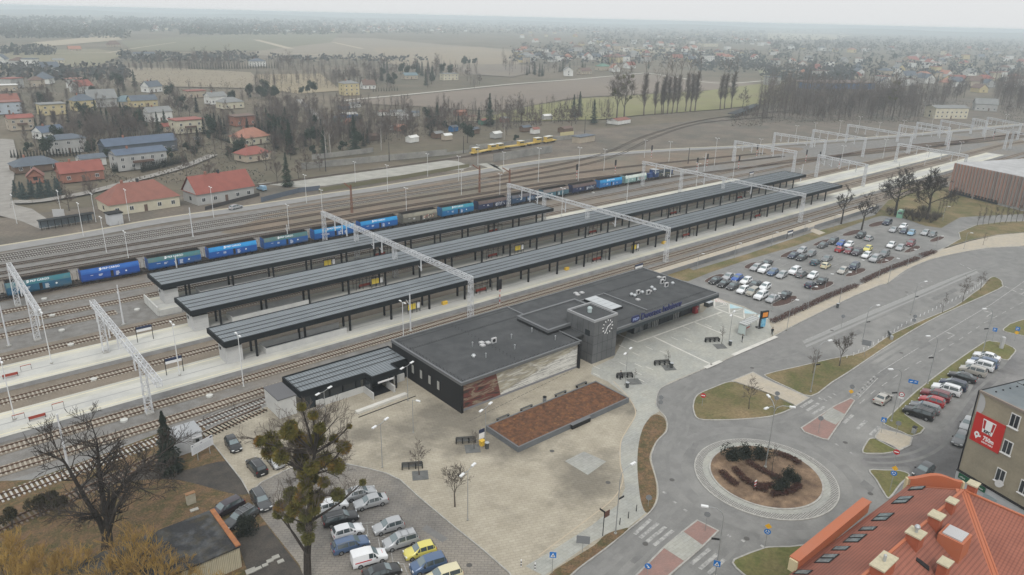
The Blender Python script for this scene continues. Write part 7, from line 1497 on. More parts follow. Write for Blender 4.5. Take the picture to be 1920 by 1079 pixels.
q=at(908,828,.12);sf=empty('stop_flag',(q.x-.5,q.y,.12));tag(sf,'white and navy stop flag board beside the plaza lamp at the planter corner','sign');mb=MB();mb.mat(gal);mb.tube((0,0,0),(0,0,2.4),.04,n=6);mb.build('post',None,sf);mb=MB();mb.mat(sw);mb.box(-.5,.5,-.04,.04,.7,1.7);mb.mat(navy);mb.box(-.5,.5,-.045,.045,1.7,2.3);mb.build('panel',None,sf)
blk_b=MB();blk_b.mat(blkp);blk_b.tube((0,0,0),(0,0,1.0),.06,.05,n=8);bo=blk_b.build('bollard')
for x,y,t in[(1162,984,'lower left'),(1178,972,'middle'),(1193,959,'upper right')]:q=at(x,y,.12);inst(bo,(q.x,q.y,.12),0,1,'black bollard at the zebra crossing, '+t,'bollard','black bollards')
wb=MB()
for k in range(5):wb.mat(sw if k%2==0 else blkp);wb.tube((0,0,k*.2),(0,0,k*.2+.2),.07,n=8)
wbo=wb.build('striped_bollard')
for x,y,t in[(977,1063,'left one'),(1003,1069,'right one')]:q=at(x,y,.12);inst(wbo,(q.x,q.y,.12),0,1,'black and white ringed bollard on the lower plaza edge, '+t,'bollard','ringed bollards')
q=at(1415,917,.3);mb=MB()
for k in range(5):mb.mat(sw if k%2==0 else sr);mb.bar((0,0,.25+k*.22),(0,0,.47+k*.22),.45,.06)
tag(mb.build('chevron_post',None,None,q),'red and white striped marker plate on the roundabout','marker')
q=at(1877,653,.1);mb=MB();mb.mat(whp2);mb.tube((0,0,0),(0,0,2.3),.38,n=14);mb.ball((0,0,2.3),.38,.38,.2);tag(mb.build('white_pillar',None,None,q),'white advertising pillar on the grass by the parking row','pillar')
q=at(1713,812,.1);mb=MB();mb.mat(gal);mb.box(-.35,.35,-.25,.25,0,1.0);mb.mat(blkp);mb.box(-.38,.38,-.28,.28,1.0,1.1);tag(mb.build('street_cabinet',None,None,q),'small grey street cabinet on the pavement corner','cabinet')
q=at(1668,631,.1);root=empty('recycling_bins',(q.x,q.y,.1),R(35));tag(root,'dark broken reserve bench with bins beside the white posts','bench');mb=MB();mb.mat(lb_);mb.box(-1.2,1.2,-.25,.25,.4,.5);mb.box(-1.2,1.2,.2,.25,.5,.9);mb.build('seat',None,root);mb=MB();mb.mat(gal);mb.box(-1.9,-1.4,-.25,.25,0,.8);mb.build('bin',None,root)
pw=[(1575,676),(1600,667),(1628,652),(1655,637),(1690,613),(1725,594),(1770,573),(1820,548),(1845,527)]
qq=[at(x,y,.12).to_2d()for x,y in pw];prt=MB();prt.mat(sw);prt.tube((0,0,0),(0,0,.6),.07,n=6);po=prt.build('verge_post')
for a,b in zip(qq,qq[1:]):
 L=(b-a).length;n=int(L/1.9)
 for k in range(n):c=a+(b-a)*(k/n);inst(po,(c.x,c.y,.12),0,1,'short white post along the edge of the central reserve','post','white posts along the central reserve')
 # fences
def fence(pts,h,label,pitch=2.5,m=dkp,rails=(.15,.95),mesh=None,wire=None):
 q=[at(x,y,0).to_2d()for x,y in pts];o=q[0];root=empty('fence',(o.x,o.y,0));tag(root,label,'fence','fences');mb=MB();mb.mat(m);pn_=MB();pn_.mat(wire or m);np_=0
 for a,b in zip(q,q[1:]):
  L=(b-a).length;n=max(1,int(L/pitch))
  for k in range(n+1):c=a+(b-a)*(k/n)-o;mb.tube((c.x,c.y,0),(c.x,c.y,h),.04,n=4)
  a3,b3=a-o,b-o
  for r_ in rails:pn_.bar((*a3,h*r_),(*b3,h*r_),.04)
  if mesh:pn_.bar((*a3,h*.5),(*b3,h*.5),.03,h*.9)
 tag(mb.build('posts',None,root),kind='stuff');pn_.build('panel',None,root);return root
fence([(383,798),(440,772),(500,748)],1.6,'thin dark mesh fence between the paved strip and the tracks',3.2,rails=(.1,.4,.7,.98))
fence([(598,361),(720,342),(800,328),(880,314)],1.6,'olive fence panel between the concrete ramp and the service road',4,mat('olive_fence',(.16,.15,.09),.9),mesh=True)
fence([(490,380),(560,362),(600,357)],1.8,'blue grey board fence along the service road below the lorry yard',2.5,mat('bluegrey_fence',(.10,.12,.15),.8),mesh=True)
fence([(385,395),(440,380),(487,368)],1.3,'dark fence before the long red roofed house',2.5,dkp,mesh=True)
fence([(20,390),(100,372),(200,352),(300,325),(350,305)],1.3,'wire fence with dark posts along the village lane',5,dkp,rails=(.5,.98))
cw=mat('old_concrete_wall',(.25,.245,.225),.95,c2=(.17,.165,.155),scale=.25,c3=(.31,.3,.27),scale3=.12,world=True,fine=.08);gm_=mat('graffiti_pale',(.42,.47,.46),.8);gw_=mat('graffiti_white',(.72,.73,.72),.8)
def wall(a,b,h,label,m=cw):p,q=at(*a,0),at(*b,0);mb=MB();mb.mat(m);mb.bar((0,0,h/2),(q.x-p.x,q.y-p.y,h/2),.25,h);o=mb.build('concrete_wall',None,None,p);tag(o,label,'wall','old concrete walls');return o
wl_=wall((565,318),(838,291),2.6,'long grey concrete wall with graffiti beyond the old track')
wall((836,291),(880,286),1.2,'low broken end of the long graffiti wall')
wall((585,300),(700,286),2.2,'second concrete wall behind the graffiti wall')
wall((925,304),(1035,286),3.4,'thick concrete loading wall before the yellow track machines')
wall((880,282),(1100,258),2.2,'far concrete wall behind the yellow track machines')
wall((1050,262),(1075,259),3.6,'yellow painted wall section',mat('yellow_wall',(.50,.44,.24),.9))
a,b=at(798,292,0),at(834,289,0);d=(b-a);d.z=0;t_=text('graffiti','ZAKSC POLICE',2.0,gw_,(0,0,0),d,(0,0,1),None,d.length*.95,.03,.06);nrm=Vector((d.y,-d.x,0)).normalized();t_.parent=wl_
a0=wl_.location;
t_.location=Vector((a.x-a0.x,a.y-a0.y,.4))+nrm*.3
a,b=at(78,432,0),at(178,416,0);cs=empty('cycle_shelter',(a.x,a.y,0),math.atan2(b.y-a.y,b.x-a.x));tag(cs,'long black cycle shelter with glass walls beside the service road','cycle shelter');L=(b-a).length
mb=MB();mb.mat(colm);mb.box(-.3,L+.3,-.5,2.0,2.5,2.65);mb.build('roof',None,cs)
for k in range(9):x=L*k/8;mb=MB();mb.mat(colm);mb.box(x-.06,x+.06,-.4,-.28,0,2.5);mb.build('post',None,cs)
mb=MB();mb.mat(mat('shelter_blue_glass',(.16,.19,.21),.3));mb.box(0,L,1.85,1.9,.2,2.3);mb.build('glass_wall',None,cs)
mb=MB();mb.mat(gal)
for k in range(10):x=1+(L-2)*k/9;mb.bar((x,0,0),(x,0,.8),.05);mb.bar((x,0,.8),(x,1.0,.8),.05)
mb.build('cycle_rack',None,cs)
q=at(112,412,0);mb=MB();mb.mat(whp2);mb.box(-1.6,1.6,-.05,.05,.9,3.2);mb.mat(gal);mb.tube((-1.3,.1,0),(-1.3,.1,3),.05,n=6);mb.tube((1.3,.1,0),(1.3,.1,3),.05,n=6);o=mb.build('white_board',None,None,q);o.rotation_euler=(0,0,R(-30));tag(o,'blank white board on posts behind the cycle shelter','board')
q=at(216,420,0);hb=empty('lift_kiosk',(q.x,q.y,0),R(6));tag(hb,'pale grey kiosk with dark overhanging roof beside the hipped red roof house','kiosk');mb=MB();mb.mat(gw);mb.box(-1.9,1.9,-1.5,1.5,0,3.3);mb.build('wall',None,hb);mb=MB();mb.mat(colm);mb.box(-2.1,2.1,-1.8,1.8,3.3,3.6);mb.build('roof',None,hb);mb=MB();mb.mat(whp2);mb.box(.5,1.0,-1.9,-1.55,0,1.1);mb.build('meter_box',None,hb)
# people
skin_m=mat('skin',(.42,.26,.19),.6);hair_m=mat('hair',(.03,.02,.015),.8)
def person(px,py,z,face,jk,tr,label,walk=.0,pack=False):
 q=at(px,py,z);root=empty('person',(q.x,q.y,z),face);tag(root,label,'person')
 V=[(0,0,.95),(0,0,1.15),(0,0,1.38),(.0,0,1.50),(.02,0,1.62),(.02,0,1.72)];E=[(0,1),(1,2),(2,3),(3,4),(4,5)];Rr=[.15,.13,.16,.06,.09,.085]
 for s in(-1,1):
  st_=walk*s;b=len(V);V+=[(0,s*.09,.88),(st_*.5,s*.10,.50),(st_*.9-.03,s*.10,.09),(st_*.9+.14,s*.11,.04)];Rr+=[.10,.07,.05,.045];E+=[(0,b),(b,b+1),(b+1,b+2),(b+2,b+3)]
  b=len(V);V+=[(0,s*.19,1.40),(-st_*.3-.02,s*.25,1.12),(-st_*.5+.12,s*.23,.90),(-st_*.5+.17,s*.22,.82)];Rr+=[.065,.05,.038,.035];E+=[(2,b),(b,b+1),(b+1,b+2),(b+2,b+3)]
 me=bpy.data.meshes.new('person_body');me.from_pydata(V,E,[]);o=bpy.data.objects.new('tmp',me);COL.objects.link(o);sk_=o.modifiers.new('s','SKIN');o.modifiers.new('u','SUBSURF').levels=1;o.modifiers['u'].render_levels=1
 for i,r_ in enumerate(Rr):me.skin_vertices[0].data[i].radius=(r_,r_*(1.25 if i in(1,2)else 1));
 me.skin_vertices[0].data[0].use_root=True
 dg=bpy.context.evaluated_depsgraph_get();m2=bpy.data.meshes.new_from_object(o.evaluated_get(dg));bpy.data.objects.remove(o)
 m2.materials.clear()
 for mm in(mat('cloth_'+tr[0],tr[1],.9),mat('cloth_'+jk[0],jk[1],.9),skin_m):m2.materials.append(mm)
 for p in m2.polygons:z_=p.center.z;p.material_index=2 if z_>1.52 or(abs(p.center.y)>.17 and z_<.87 and z_>.7)else 1 if z_>.92 or abs(p.center.y)>.17 else 0;p.use_smooth=True
 link('body',m2,root);mb=MB();mb.mat(hair_m);mb.ball((-.01,0,1.73),.115,.1,.09);mb.build('hair',None,root)
 if pack:mb=MB();mb.mat(blkp);mb.ball((-.22,0,1.25),.12,.15,.22);tag(mb.build('backpack',None,None,q+Vector((0,0,0))),'black backpack carried by the walker on the tan pavement','backpack')
 return root
person(1391,642,.12,R(-60),('black',(.015,.015,.018)),('navy',(.02,.025,.04)),'person in black standing before the bus shelter')
person(1447,629,.12,R(35),('dark',(.02,.022,.025)),('black',(.012,.012,.014)),'person in dark clothes walking along the tan pavement past the totem',.28)
person(1163,712,.12,R(-90),('grey',(.05,.05,.055)),('black',(.012,.012,.014)),'person in grey beside the black bench below the clock tower')
person(1792,905,.02,R(200),('black',(.015,.015,.018)),('grey',(.05,.05,.055)),'person in dark clothes at the corner of the beige tenement')
# VILLAGE AND FAR LAND
HC={'red':(.26,.085,.065),'rust':(.24,.10,.075),'orange':(.34,.16,.11),'slate':(.10,.12,.145),'blue grey':(.09,.12,.17),'grey':(.21,.215,.21),'brown':(.14,.09,.07),'dark':(.04,.045,.05),'teal':(.14,.20,.22),'white':(.66,.66,.63),'cream':(.56,.52,.40),'yellow':(.52,.44,.25),'pale grey':(.40,.40,.385),'brick':(.30,.14,.10),'beige':(.42,.36,.28),'pale blue':(.42,.47,.52),'timber':(.15,.10,.07),'green':(.10,.2,.15),'bright blue':(.04,.15,.34)}
def hm_(c,k):return mat(k+'_'+c.replace(' ','_'),HC[c],.8 if k=='render' else .65,c2=tuple(v*.84 for v in HC[c]),scale=.4,fine=.05)
def house_shape(w,d,h,kind,rise,ov=.45):
 """wall mesh, roof mesh in local metres"""
 wb,rb=MB(),MB();wb.mat(None);rb.mat(None);wb.ms=[None];rb.ms=[None];wb.cur=rb.cur=0
 wb.box(-w/2,w/2,-d/2,d/2,-.1,h);W_,D_=w/2+ov,d/2+ov;z=h-.05
 if kind=='flat':rb.box(-W_,W_,-D_,D_,h,h+.35)
 else:
  hx=w/2-d*.42 if kind=='hip' else W_;zr=h+rise
  a,b=(-hx,0,zr),(hx,0,zr);c=[(-W_,-D_,z),(W_,-D_,z),(W_,D_,z),(-W_,D_,z)]
  rb.face([c[0],c[1],b,a]);rb.face([c[2],c[3],a,b]);rb.face([c[0],c[3],c[2],c[1]])
  if kind=='hip':rb.face([c[1],c[2],b]);rb.face([c[3],c[0],a])
  else:
   for s in(-1,1):wb.face([(s*w/2,-d/2,h),(s*w/2,d/2,h),(s*w/2,0,h+rise*(d/2)/D_-.1)][::s])
   rb.face([c[1],c[2],b]);rb.face([c[3],c[0],a])
   rb.f=rb.f[:-2];rb.m=rb.m[:-2]
 return wb,rb
def house(px,py,w,d,h,kind,rise,rc,wc,rz,label,ch=1,fl=None,balc=0):
 q=at(px,py,0);root=empty('house',(q.x,q.y,0),R(rz));tag(root,label,'house',None);wb,rb=house_shape(w,d,h,kind,rise)
 wb.ms=[hm_(wc,'render')];rb.ms=[hm_(rc,'rooftile')];wb.build('wall',None,root);ro=rb.build('roof',None,root);fl=fl or max(1,int(h/2.7))
 for k in range(ch):mb=MB();mb.mat(hm_('brick' if k%2==0 else 'dark','render'));x=-w*.2+k*w*.22;mb.box(x-.35,x+.35,-.3,.4,h+rise*.5,h+rise+.9);mb.build('chimney',None,ro)
 for f in range(fl):
  n=max(2,int(w/3.6))
  for i in range(n):
   x=-w/2+w*(i+.5)/n;z=.9+f*2.75
   if f==0 and i==n//2:mb=MB();mb.mat(hm_('brown','render'));mb.box(x-.5,x+.5,-d/2-.05,-d/2,0,2.1);mb.build('door',None,root);continue
   mb=MB();mb.mat(winf);mb.box(x-.62,x+.62,-d/2-.05,-d/2,z,z+1.35);wo=mb.build('window',None,root);mb=MB();mb.mat(gl_m)
   for s in(-1,1):mb.box(x+s*.29-.24,x+s*.29+.24,-d/2-.08,-d/2-.05,z+.1,z+1.25)
   mb.build('pane',None,wo)
  for s in(-1,1):mb=MB();mb.mat(gl_m);mb.box(s*w/2-.04,s*w/2+.04,-.7,.6,.95+f*2.75,2.2+f*2.75);mb.build('side_window',None,root)
 if balc:mb=MB();mb.mat(hm_('brown','render'));mb.box(-w*.2,w*.2,-d/2-1.2,-d/2,2.7,3.5);mb.build('balcony',None,root)
 return root
HL=[(262,389,21,12,3.4,'hip',5,'rust','cream',4,'cream bungalow with hipped rust red roof beside the service road',2),(412,372,20,10,3.6,'gable',5.2,'red','pale grey',8,'long grey house with big red gable roof behind a dark fence',2),(152,336,14,8,3.4,'gable',3.4,'red','brick',2,'brick house with bright red roof and a red extension',1),(68,341,5,5,2.4,'gable',2.6,'rust','brick',80,'tiny brick garden house among blue spruces',0),(262,313,19,9,6.2,'gable',1.6,'blue grey','pale grey',6,'large grey two storey house with balcony above the thuja hedge',1,2,1),(262,286,30,9,4.6,'gable',2.6,'blue grey','slate',6,'long building with shiny blue grey roof behind the large grey house',1),(126,284,14,9,6,'hip',1.6,'slate','pale grey',4,'pinkish grey two storey house with low dark roof',0),(66,318,15,10,2.5,'hip',2.6,'slate','timber',4,'low building with dark slate hipped roof by the lane',1),(172,308,9,8,3,'gable',1.2,'slate','white',4,'small white building with slate roof between two hedges',0),(93,258,11,9,3.2,'gable',2.6,'blue grey','white',20,'white house with pale blue grey gable roof',1),(40,242,11,9,6,'gable',1.5,'red','beige',3,'beige two storey house with red roof and balconies at the left',1,2,1),(98,214,13,10,6,'flat',0,'grey','yellow',5,'pale yellow block with flat grey roof',0),(157,206,12,10,6,'hip',3.4,'slate','yellow',5,'yellow house with steep slate hipped roof',1),(14,212,14,10,6.5,'flat',0,'rust','pale blue',5,'pale blue block at the left picture edge',0),(285,172,12,9,4,'gable',4,'slate','white',25,'white house with black timber gable and slate roof',2),(351,247,14,10,6.4,'flat',0,'red','cream',5,'cream flat roofed house with red parapet and balcony',0,2,1),(316,246,6,6,2.8,'gable',1.5,'red','beige',5,'small shed with pinkish red roof beside the flat cream house',0),(297,226,13,9,5.2,'gable',2.6,'grey','white',6,'white house with light grey roof beside two dark spruces',1),(268,199,16,9,4,'gable',3,'slate','yellow',4,'long yellow house with blue roof and roof windows',0),(236,198,12,10,3,'hip',3.4,'teal','beige',10,'low house with pale teal pyramid roof',0),(470,268,15,11,3.4,'hip',3.8,'orange','cream',14,'cream bungalow with orange red roof above the lorry yard',1),(474,299,12,9,3,'hip',2.6,'red','beige',12,'small house with red roof just left of the blue spruce',1),(455,234,12,9,5,'flat',0,'brown','brick',5,'flat roofed brick and timber house',0),(432,202,14,11,4,'hip',2.8,'grey','cream',6,'cream house with grey hipped roof beside trees',0),(405,194,12,9,5,'gable',2.6,'grey','white',8,'white house with grey gable in the middle of the village',1),(366,182,13,9,4.5,'flat',0,'red','beige',3,'beige house with flat red roof near the meadow',0),(655,178,12.5,11,9,'hip',2,'grey','yellow',-6,'tall yellow three storey villa by the field road',2,3),(690,166,11,9,3,'gable',4,'brown','white',-10,'house with dark brown gable roof right of the yellow villa',1),(483,124,16,12,5.5,'hip',3,'slate','white',0,'white villa with slate roof behind a long dark hedge',1),(70,162,10,9,5,'hip',2.5,'brown','beige',0,'beige cube house among trees at the far left',0),(12,170,14,9,4,'flat',0,'white','beige',0,'low house with pale flat roof at the left edge',0),(52,122,12,9,4,'gable',2.5,'grey','white',10,'small white house far left beyond the trees',0),(110,118,11,9,3,'gable',2,'grey','cream',0,'small cream house far left',0),(140,96,16,11,3,'gable',4,'orange','beige',0,'orange tinted farmhouse at the field edge',0),(213,88,20,13,3.5,'hip',6,'brown','beige',0,'big brown hipped roof house alone in the fields',0),(270,108,26,10,5,'gable',1.8,'slate','pale grey',2,'long pale barn with slate roof among bare trees',0),(842,150,16,9,6,'flat',0,'grey','cream',-8,'cream house with balconies hidden between spruces',0),(768,148,14,9,3.5,'gable',2.5,'teal','beige',-8,'house with pale green roof among trees',0),(125,250,0,0,0,'',0,'','',0,'',0),(1772,221,26,11,7.2,'gable',1.6,'grey','cream',-30,'old cream two storey railway house before the wood',0,2),(1845,207,15,11,5,'gable',4,'grey','pale grey',-60,'plain grey gabled house behind bare trees on the right',0),(1795,157,18,12,3.5,'gable',6,'red','cream',-20,'house with bright red gable roof in the right suburb',0),(1835,173,12,10,4,'gable',4,'brown','yellow',60,'small yellow gabled house between bare trees on the right',0),(1707,118,28,16,5,'gable',6,'red','beige',-10,'large house with orange red roof in the right suburb',0),(1745,128,24,16,9,'flat',0,'red','white',-10,'white block with a red rear roof in the right suburb',0),(1065,142,14,10,6,'gable',3.5,'grey','white',50,'pale barn like house by the field road',0),(1095,139,16,9,3.5,'gable',3.5,'brown','beige',0,'low brown roofed house by the field road',0),(1130,132,16,12,5,'hip',3,'green','beige',0,'dark green roofed house by the field road',0),(1152,134,12,10,4,'gable',5,'orange','white',60,'white gable with orange roof by the field road',0),(1180,128,14,10,4,'gable',4,'red','white',0,'white house with pinkish red roof by the field road',0),(1200,102,22,13,9,'flat',0,'grey','yellow',-10,'pale yellow block in the distant suburb',0),(1330,88,50,12,8,'flat',0,'grey','cream',-8,'long cream block in the distant suburb',0),(1325,120,16,14,12,'flat',0,'grey','white',-8,'white tower like block in the distant suburb',0)]
HP=[]
for t in HL:
 if t[2]:house(*t);HP.append((t[0],t[1],t[2]))
q=at(1568,166,0);bh=empty('warehouse',(q.x,q.y,0),R(-25));tag(bh,'long low warehouse with bright blue front between bare woods','warehouse')
mb=MB();mb.mat(hm_('bright blue','render'));mb.box(-38,38,-9,9,0,5.5);mb.build('wall',None,bh);mb=MB();mb.mat(hm_('brown','rooftile'));mb.box(-39,39,-10,24,5.5,6.3);mb.build('roof',None,bh)
GS='allotment sheds'
SHD=[(664,201,'white',8),(655,221,'bright blue',9),(632,228,'green',5),(652,233,'orange',4),(722,216,'white',9),(745,216,'white',10),(760,224,'white',8),(775,218,'pale grey',7),(750,245,'orange',6),(740,243,'white',6),(863,216,'orange',8),(773,266,'white',6),(850,246,'bright blue',5),(905,233,'green',5),(880,226,'beige',8),(945,229,'rust',5),(1025,224,'pale grey',6),(520,232,'beige',7),(600,252,'beige',6),(700,262,'timber',7),(820,258,'timber',6),(930,258,'pale grey',6),(985,246,'timber',6),(1003,250,'white',5),(645,205,'slate',7),(810,228,'timber',7),(838,262,'beige',5),(888,250,'timber',6),(1160,231,'white',14),(1060,248,'timber',8)]
for i,(x,y,c,w_)in enumerate(SHD):
 q=at(x,y,0);root=empty('garden_shed',(q.x,q.y,0),R(rnd.uniform(-15,15)));wb,rb=house_shape(w_,w_*.6,2.3,'gable',1.0,.2);wb.ms=[hm_(c,'render')];rb.ms=[hm_(['grey','white','slate','rust','brown'][i%5]if c!='orange' else 'orange','rooftile')];wb.build('wall',None,root);rb.build('roof',None,root)
 tag(root,'small %s shed in the allotments, %s'%(c,['near the villa','behind the graffiti wall','among the bare trees','close to the green field'][0 if x<690 and y<235 else 3 if x>840 and y<235 else 1 if y>240 else 2]),'shed',GS)
SH=[house_shape(w_,d_,h_,k_,r_)for w_,d_,h_,k_,r_ in((12,9,4,'gable',4),(14,11,6,'hip',3),(11,9,6.5,'flat',0),(10,9,3.2,'hip',4))]
FM=[]
for wb,rb in SH:
 m_=MB();m_.ms=[None,None];m_.cur=0;m_.v=wb.v+rb.v;m_.f=wb.f+[tuple(i+len(wb.v)for i in f)for f in rb.f];m_.m=[0]*len(wb.f)+[1]*len(rb.f)
 me=bpy.data.meshes.new('far_house');me.from_pydata(m_.v,[],m_.f);me.materials.append(None);me.materials.append(None);me.polygons.foreach_set('material_index',m_.m);me.update();FM.append(me)
AREAS=[((0,120,200,215),10,'beyond the village on the left'),((965,62,1440,118),120,'in the suburb beyond the ploughed field'),((1440,92,1915,165),95,'in the suburb behind the wood')]
fh=MB()
for(x0,y0,x1,y1),n in(((480,44,1000,62),90),((1000,44,1900,64),110),((150,46,480,58),30)):
 for _ in range(n):
  q=at(rnd.uniform(x0,x1),y0+(y1-y0)*rnd.random(),0);a_=rnd.uniform(5,9);b_=rnd.uniform(4,6);fh.mat(hm_(rnd.choice(['white','cream','white','pale grey']),'render'));fh.box(q.x-a_,q.x+a_,q.y-b_,q.y+b_,0,5.5);fh.mat(hm_(rnd.choice(['rust','slate','grey','orange']),'rooftile'));c_=[(q.x-a_,q.y-b_,5.5),(q.x+a_,q.y-b_,5.5),(q.x+a_,q.y+b_,5.5),(q.x-a_,q.y+b_,5.5)]
  for i in range(4):fh.face([c_[i],c_[(i+1)%4],(q.x,q.y,10)])
tag(fh.build('far_houses'),kind='stuff')
for(x0,y0,x1,y1),n,t in AREAS:
 for _ in range(n):
  x,y=rnd.uniform(x0,x1),y0+(y1-y0)*rnd.random();q=at(x,y,0);k=rnd.randrange(4)
  o=link('house',FM[k],None,q,rnd.uniform(-.6,1.2));s=rnd.uniform(1.0,1.35);o.scale=(s,s,s)
  wc=rnd.choice(['white','white','cream','beige','white','pale grey','yellow']);rc=rnd.choice(['orange','rust','slate','grey','brown','red','slate'])
  for i,mm in((0,hm_(wc,'render')),(1,hm_(rc,'rooftile'))):o.material_slots[i].link='OBJECT';o.material_slots[i].material=mm
  tag(o,'distant %s house with %s roof %s'%(wc,rc,t),'house','distant houses '+t)
  # vegetation prototypes for the middle distance
ft=mat('far_twigs',(.125,.095,.08),.95,c2=(.09,.072,.064),scale=.25);ft2=mat('far_twigs_grey',(.16,.13,.112),.95,c2=(.11,.094,.084),scale=.25)
FT=[tree_proto('bare_tree',60+i,H_,r_,3,.22,7,mm,tw_,.032,ll=.34,nb=(4,5),sp=s_,rise=ri)for i,(H_,r_,mm,tw_,s_,ri)in enumerate([(11,.22,bark,ft,.9,.6),(14,.26,bark,ft2,.7,.8),(9,.18,bark,ft,1.0,.5),(17,.3,bark,ft2,.6,.9)])]
FB=tree_proto('birch_tree',70,15,.2,3,.4,6,birch,ft2,.04,ll=.25,nb=(3,4),sp=.6,rise=.8)
FP=tree_proto('poplar_tree',71,30,.42,2,.12,26,ft,ft2,.045,ll=.16,nb=(5,6),sp=.25,rise=1.2)
CF=[conifer('spruce_tree',80,13,3.0,needle,1300,.05,.6),conifer('spruce_tree',81,9,2.2,needlek,1000,.05,.5),evergreen('pine_tree',82,10,4.5,needle,1500,.55,7,.2),conifer('blue_spruce',83,6,2.2,needleb,900,.03,.42),evergreen('evergreen_shrub',84,4,2.6,needle,700,.4,5,.02)]
TH=conifer('thuja',85,4.2,.85,needlek,500,0,.32)
def okp(x,y):return not(x<48 and y>235)and not any(abs(x-hx)<hw*1.6+6 and-4<y-hy<20 for hx,hy,hw in HP)
def scatter(prs,box,n,label,group,s=(.75,1.2),cat='tree'):
 (x0,y0,x1,y1)=box;k=0
 for _ in range(n*4):
  x,y=rnd.uniform(x0,x1),rnd.uniform(y0,y1)
  if not okp(x,y):continue
  q=at(x,y,0);inst(rnd.choice(prs),(q.x,q.y,0),rnd.random()*6.28,rnd.uniform(*s),label,cat,group);k+=1
  if k>=n:return
BT='bare winter tree '
for b,n in[((0,150,130,215),10),((130,130,240,195),10),((225,175,400,225),10),((140,238,300,262),12),((380,200,560,250),12),((40,268,240,300),6)]:scatter(FT[:3],b,n,BT+'among the village houses','bare trees in the village',(.6,1.0))
for b,n in[((500,200,620,300),16),((620,205,800,275),20),((800,215,1000,258),22),((1000,225,1150,250),8)]:scatter(FT[:3]+[FT[0]],b,n,BT+'in the allotments behind the concrete walls','bare trees in the allotments',(.6,1.0))
for x,y,s in[(612,295,1.2),(620,292,1.2),(760,240,1.1),(715,282,.9),(715,268,1),(945,262,.9),(560,215,.9)]:put(FB,x,y,s,'white stemmed birch in the allotments','birches in the allotments')
for b,n in[((595,140,700,160),10),((700,130,900,165),16),((480,118,600,145),6),((280,118,430,132),8),((940,112,1200,140),14)]:scatter(FT,b,n,BT+'in the hedgerows between the fields','bare trees in the hedgerows',(.8,1.2))
for b,n in[((1425,185,1560,228),24),((1560,190,1760,226),32),((1860,185,1930,218),10),((1760,170,1860,190),6)]:scatter(FT[1:],b,n,BT+'in the wood on the right beyond the gantries','bare trees in the right wood',(.9,1.35))
scatter([FT[2]],(1370,212,1440,232),7,BT+'in the scrub around the old loading dock','scrub trees by the loading dock',(.5,.8))
for k,(x,y,s)in enumerate([(1207,216,1.2),(1228,215,.95),(1243,214,1.15),(1251,214,1.1),(1260,213,1.12),(1269,211,1.12),(1285,209,1.15),(1294,209,1.15),(1303,208,1.2),(1350,205,1.1),(1358,204,1.1),(1371,203,1.15),(1240,214,.9)]):put(FP,x,y,s*1.02,'tall slender leafless poplar in the rows beyond the rail yard','poplars beyond the rail yard')
put(FT[0],1392,203,1.2,'single round bare tree right of the poplar rows')
mballs=evergreen('x',88,1,1,mist2,10,.1,1,0)
for ob in list(mballs.children):bpy.data.objects.remove(ob)
bpy.data.objects.remove(mballs)
for x,y,s,t in[(1156,224,1.75,'left'),(1170,223,1.75,'right'),(1672,225,1.6,'in the right wood')]:
 o=put(FT[3],x,y,s,'tall bare tree dotted with mistletoe, '+t,'mistletoe trees beyond the yard');r2=random.Random(x)
 for k in range(10):mb=MB();mb.mat(mist2);an=r2.random()*6.28;rr_=r2.uniform(1,4);leafcloud(mb,(rr_*math.cos(an),rr_*math.sin(an),r2.uniform(7,16)),.75,.7,90,.3,r2);mb.build('mistletoe_ball',None,o)
EV='dark evergreen '
for b,n,pr in[((0,90,110,105),12,[CF[2]]),((150,155,260,175),9,[CF[2],CF[0]]),((130,230,270,248),22,CF[:3]),((465,175,520,190),12,[CF[2]]),((465,240,560,290),30,[CF[0],CF[2],CF[1]]),((0,180,470,300),55,[CF[1],CF[2],CF[4],CF[4]]),((560,235,700,290),24,[CF[1],CF[2],CF[4]]),((700,225,1000,270),16,[CF[1],CF[4],CF[2]]),((560,175,600,182),3,[CF[2]]),((700,135,860,168),30,[CF[0],CF[2]]),((865,120,895,124),6,[CF[2]]),((980,132,1100,146),16,[CF[0],CF[1]]),((380,240,460,255),6,[CF[1]]),((1120,100,1450,130),22,[CF[0]]),((1450,110,1900,160),34,[CF[0],CF[2]])]:scatter(pr,b,n,EV+('tree in the village' if b[1]>150 and b[0]<500 else 'tree in the allotments' if b[1]>150 else 'tree by the fields' if b[0]<1110 else 'tree in the distant suburb'),'evergreens '+('in the village' if b[1]>150 and b[0]<500 else 'in the allotments' if b[1]>150 else 'by the fields' if b[0]<1110 else 'in the suburb'),(.7,1.15))
for x,y,s,t in[(539,350,.95,'beside the lorry yard'),(918,235,1.4,'tallest in the allotments'),(1075,220,1.1,'left of a pair before the green field'),(1086,218,1.2,'right of a pair before the green field'),(1113,232,1.1,'before the mistletoe trees'),(820,235,1.0,'in the middle of the allotments'),(608,290,1.0,'behind the concrete wall'),(665,285,1.3,'big one behind the concrete wall'),(297,248,.8,'left one before the white house'),(311,246,.85,'right one before the white house'),(70,252,.6,'beside the beige house')]:put(CF[0],x,y,s,'single dark spruce, '+t,'single spruces')
for k in range(11):put(CF[3],30+k*8.2+(k%2)*3,366+(k%3)*3-k*.6,.85,'blue green garden spruce in the row at the lane corner','blue spruces at the lane corner')
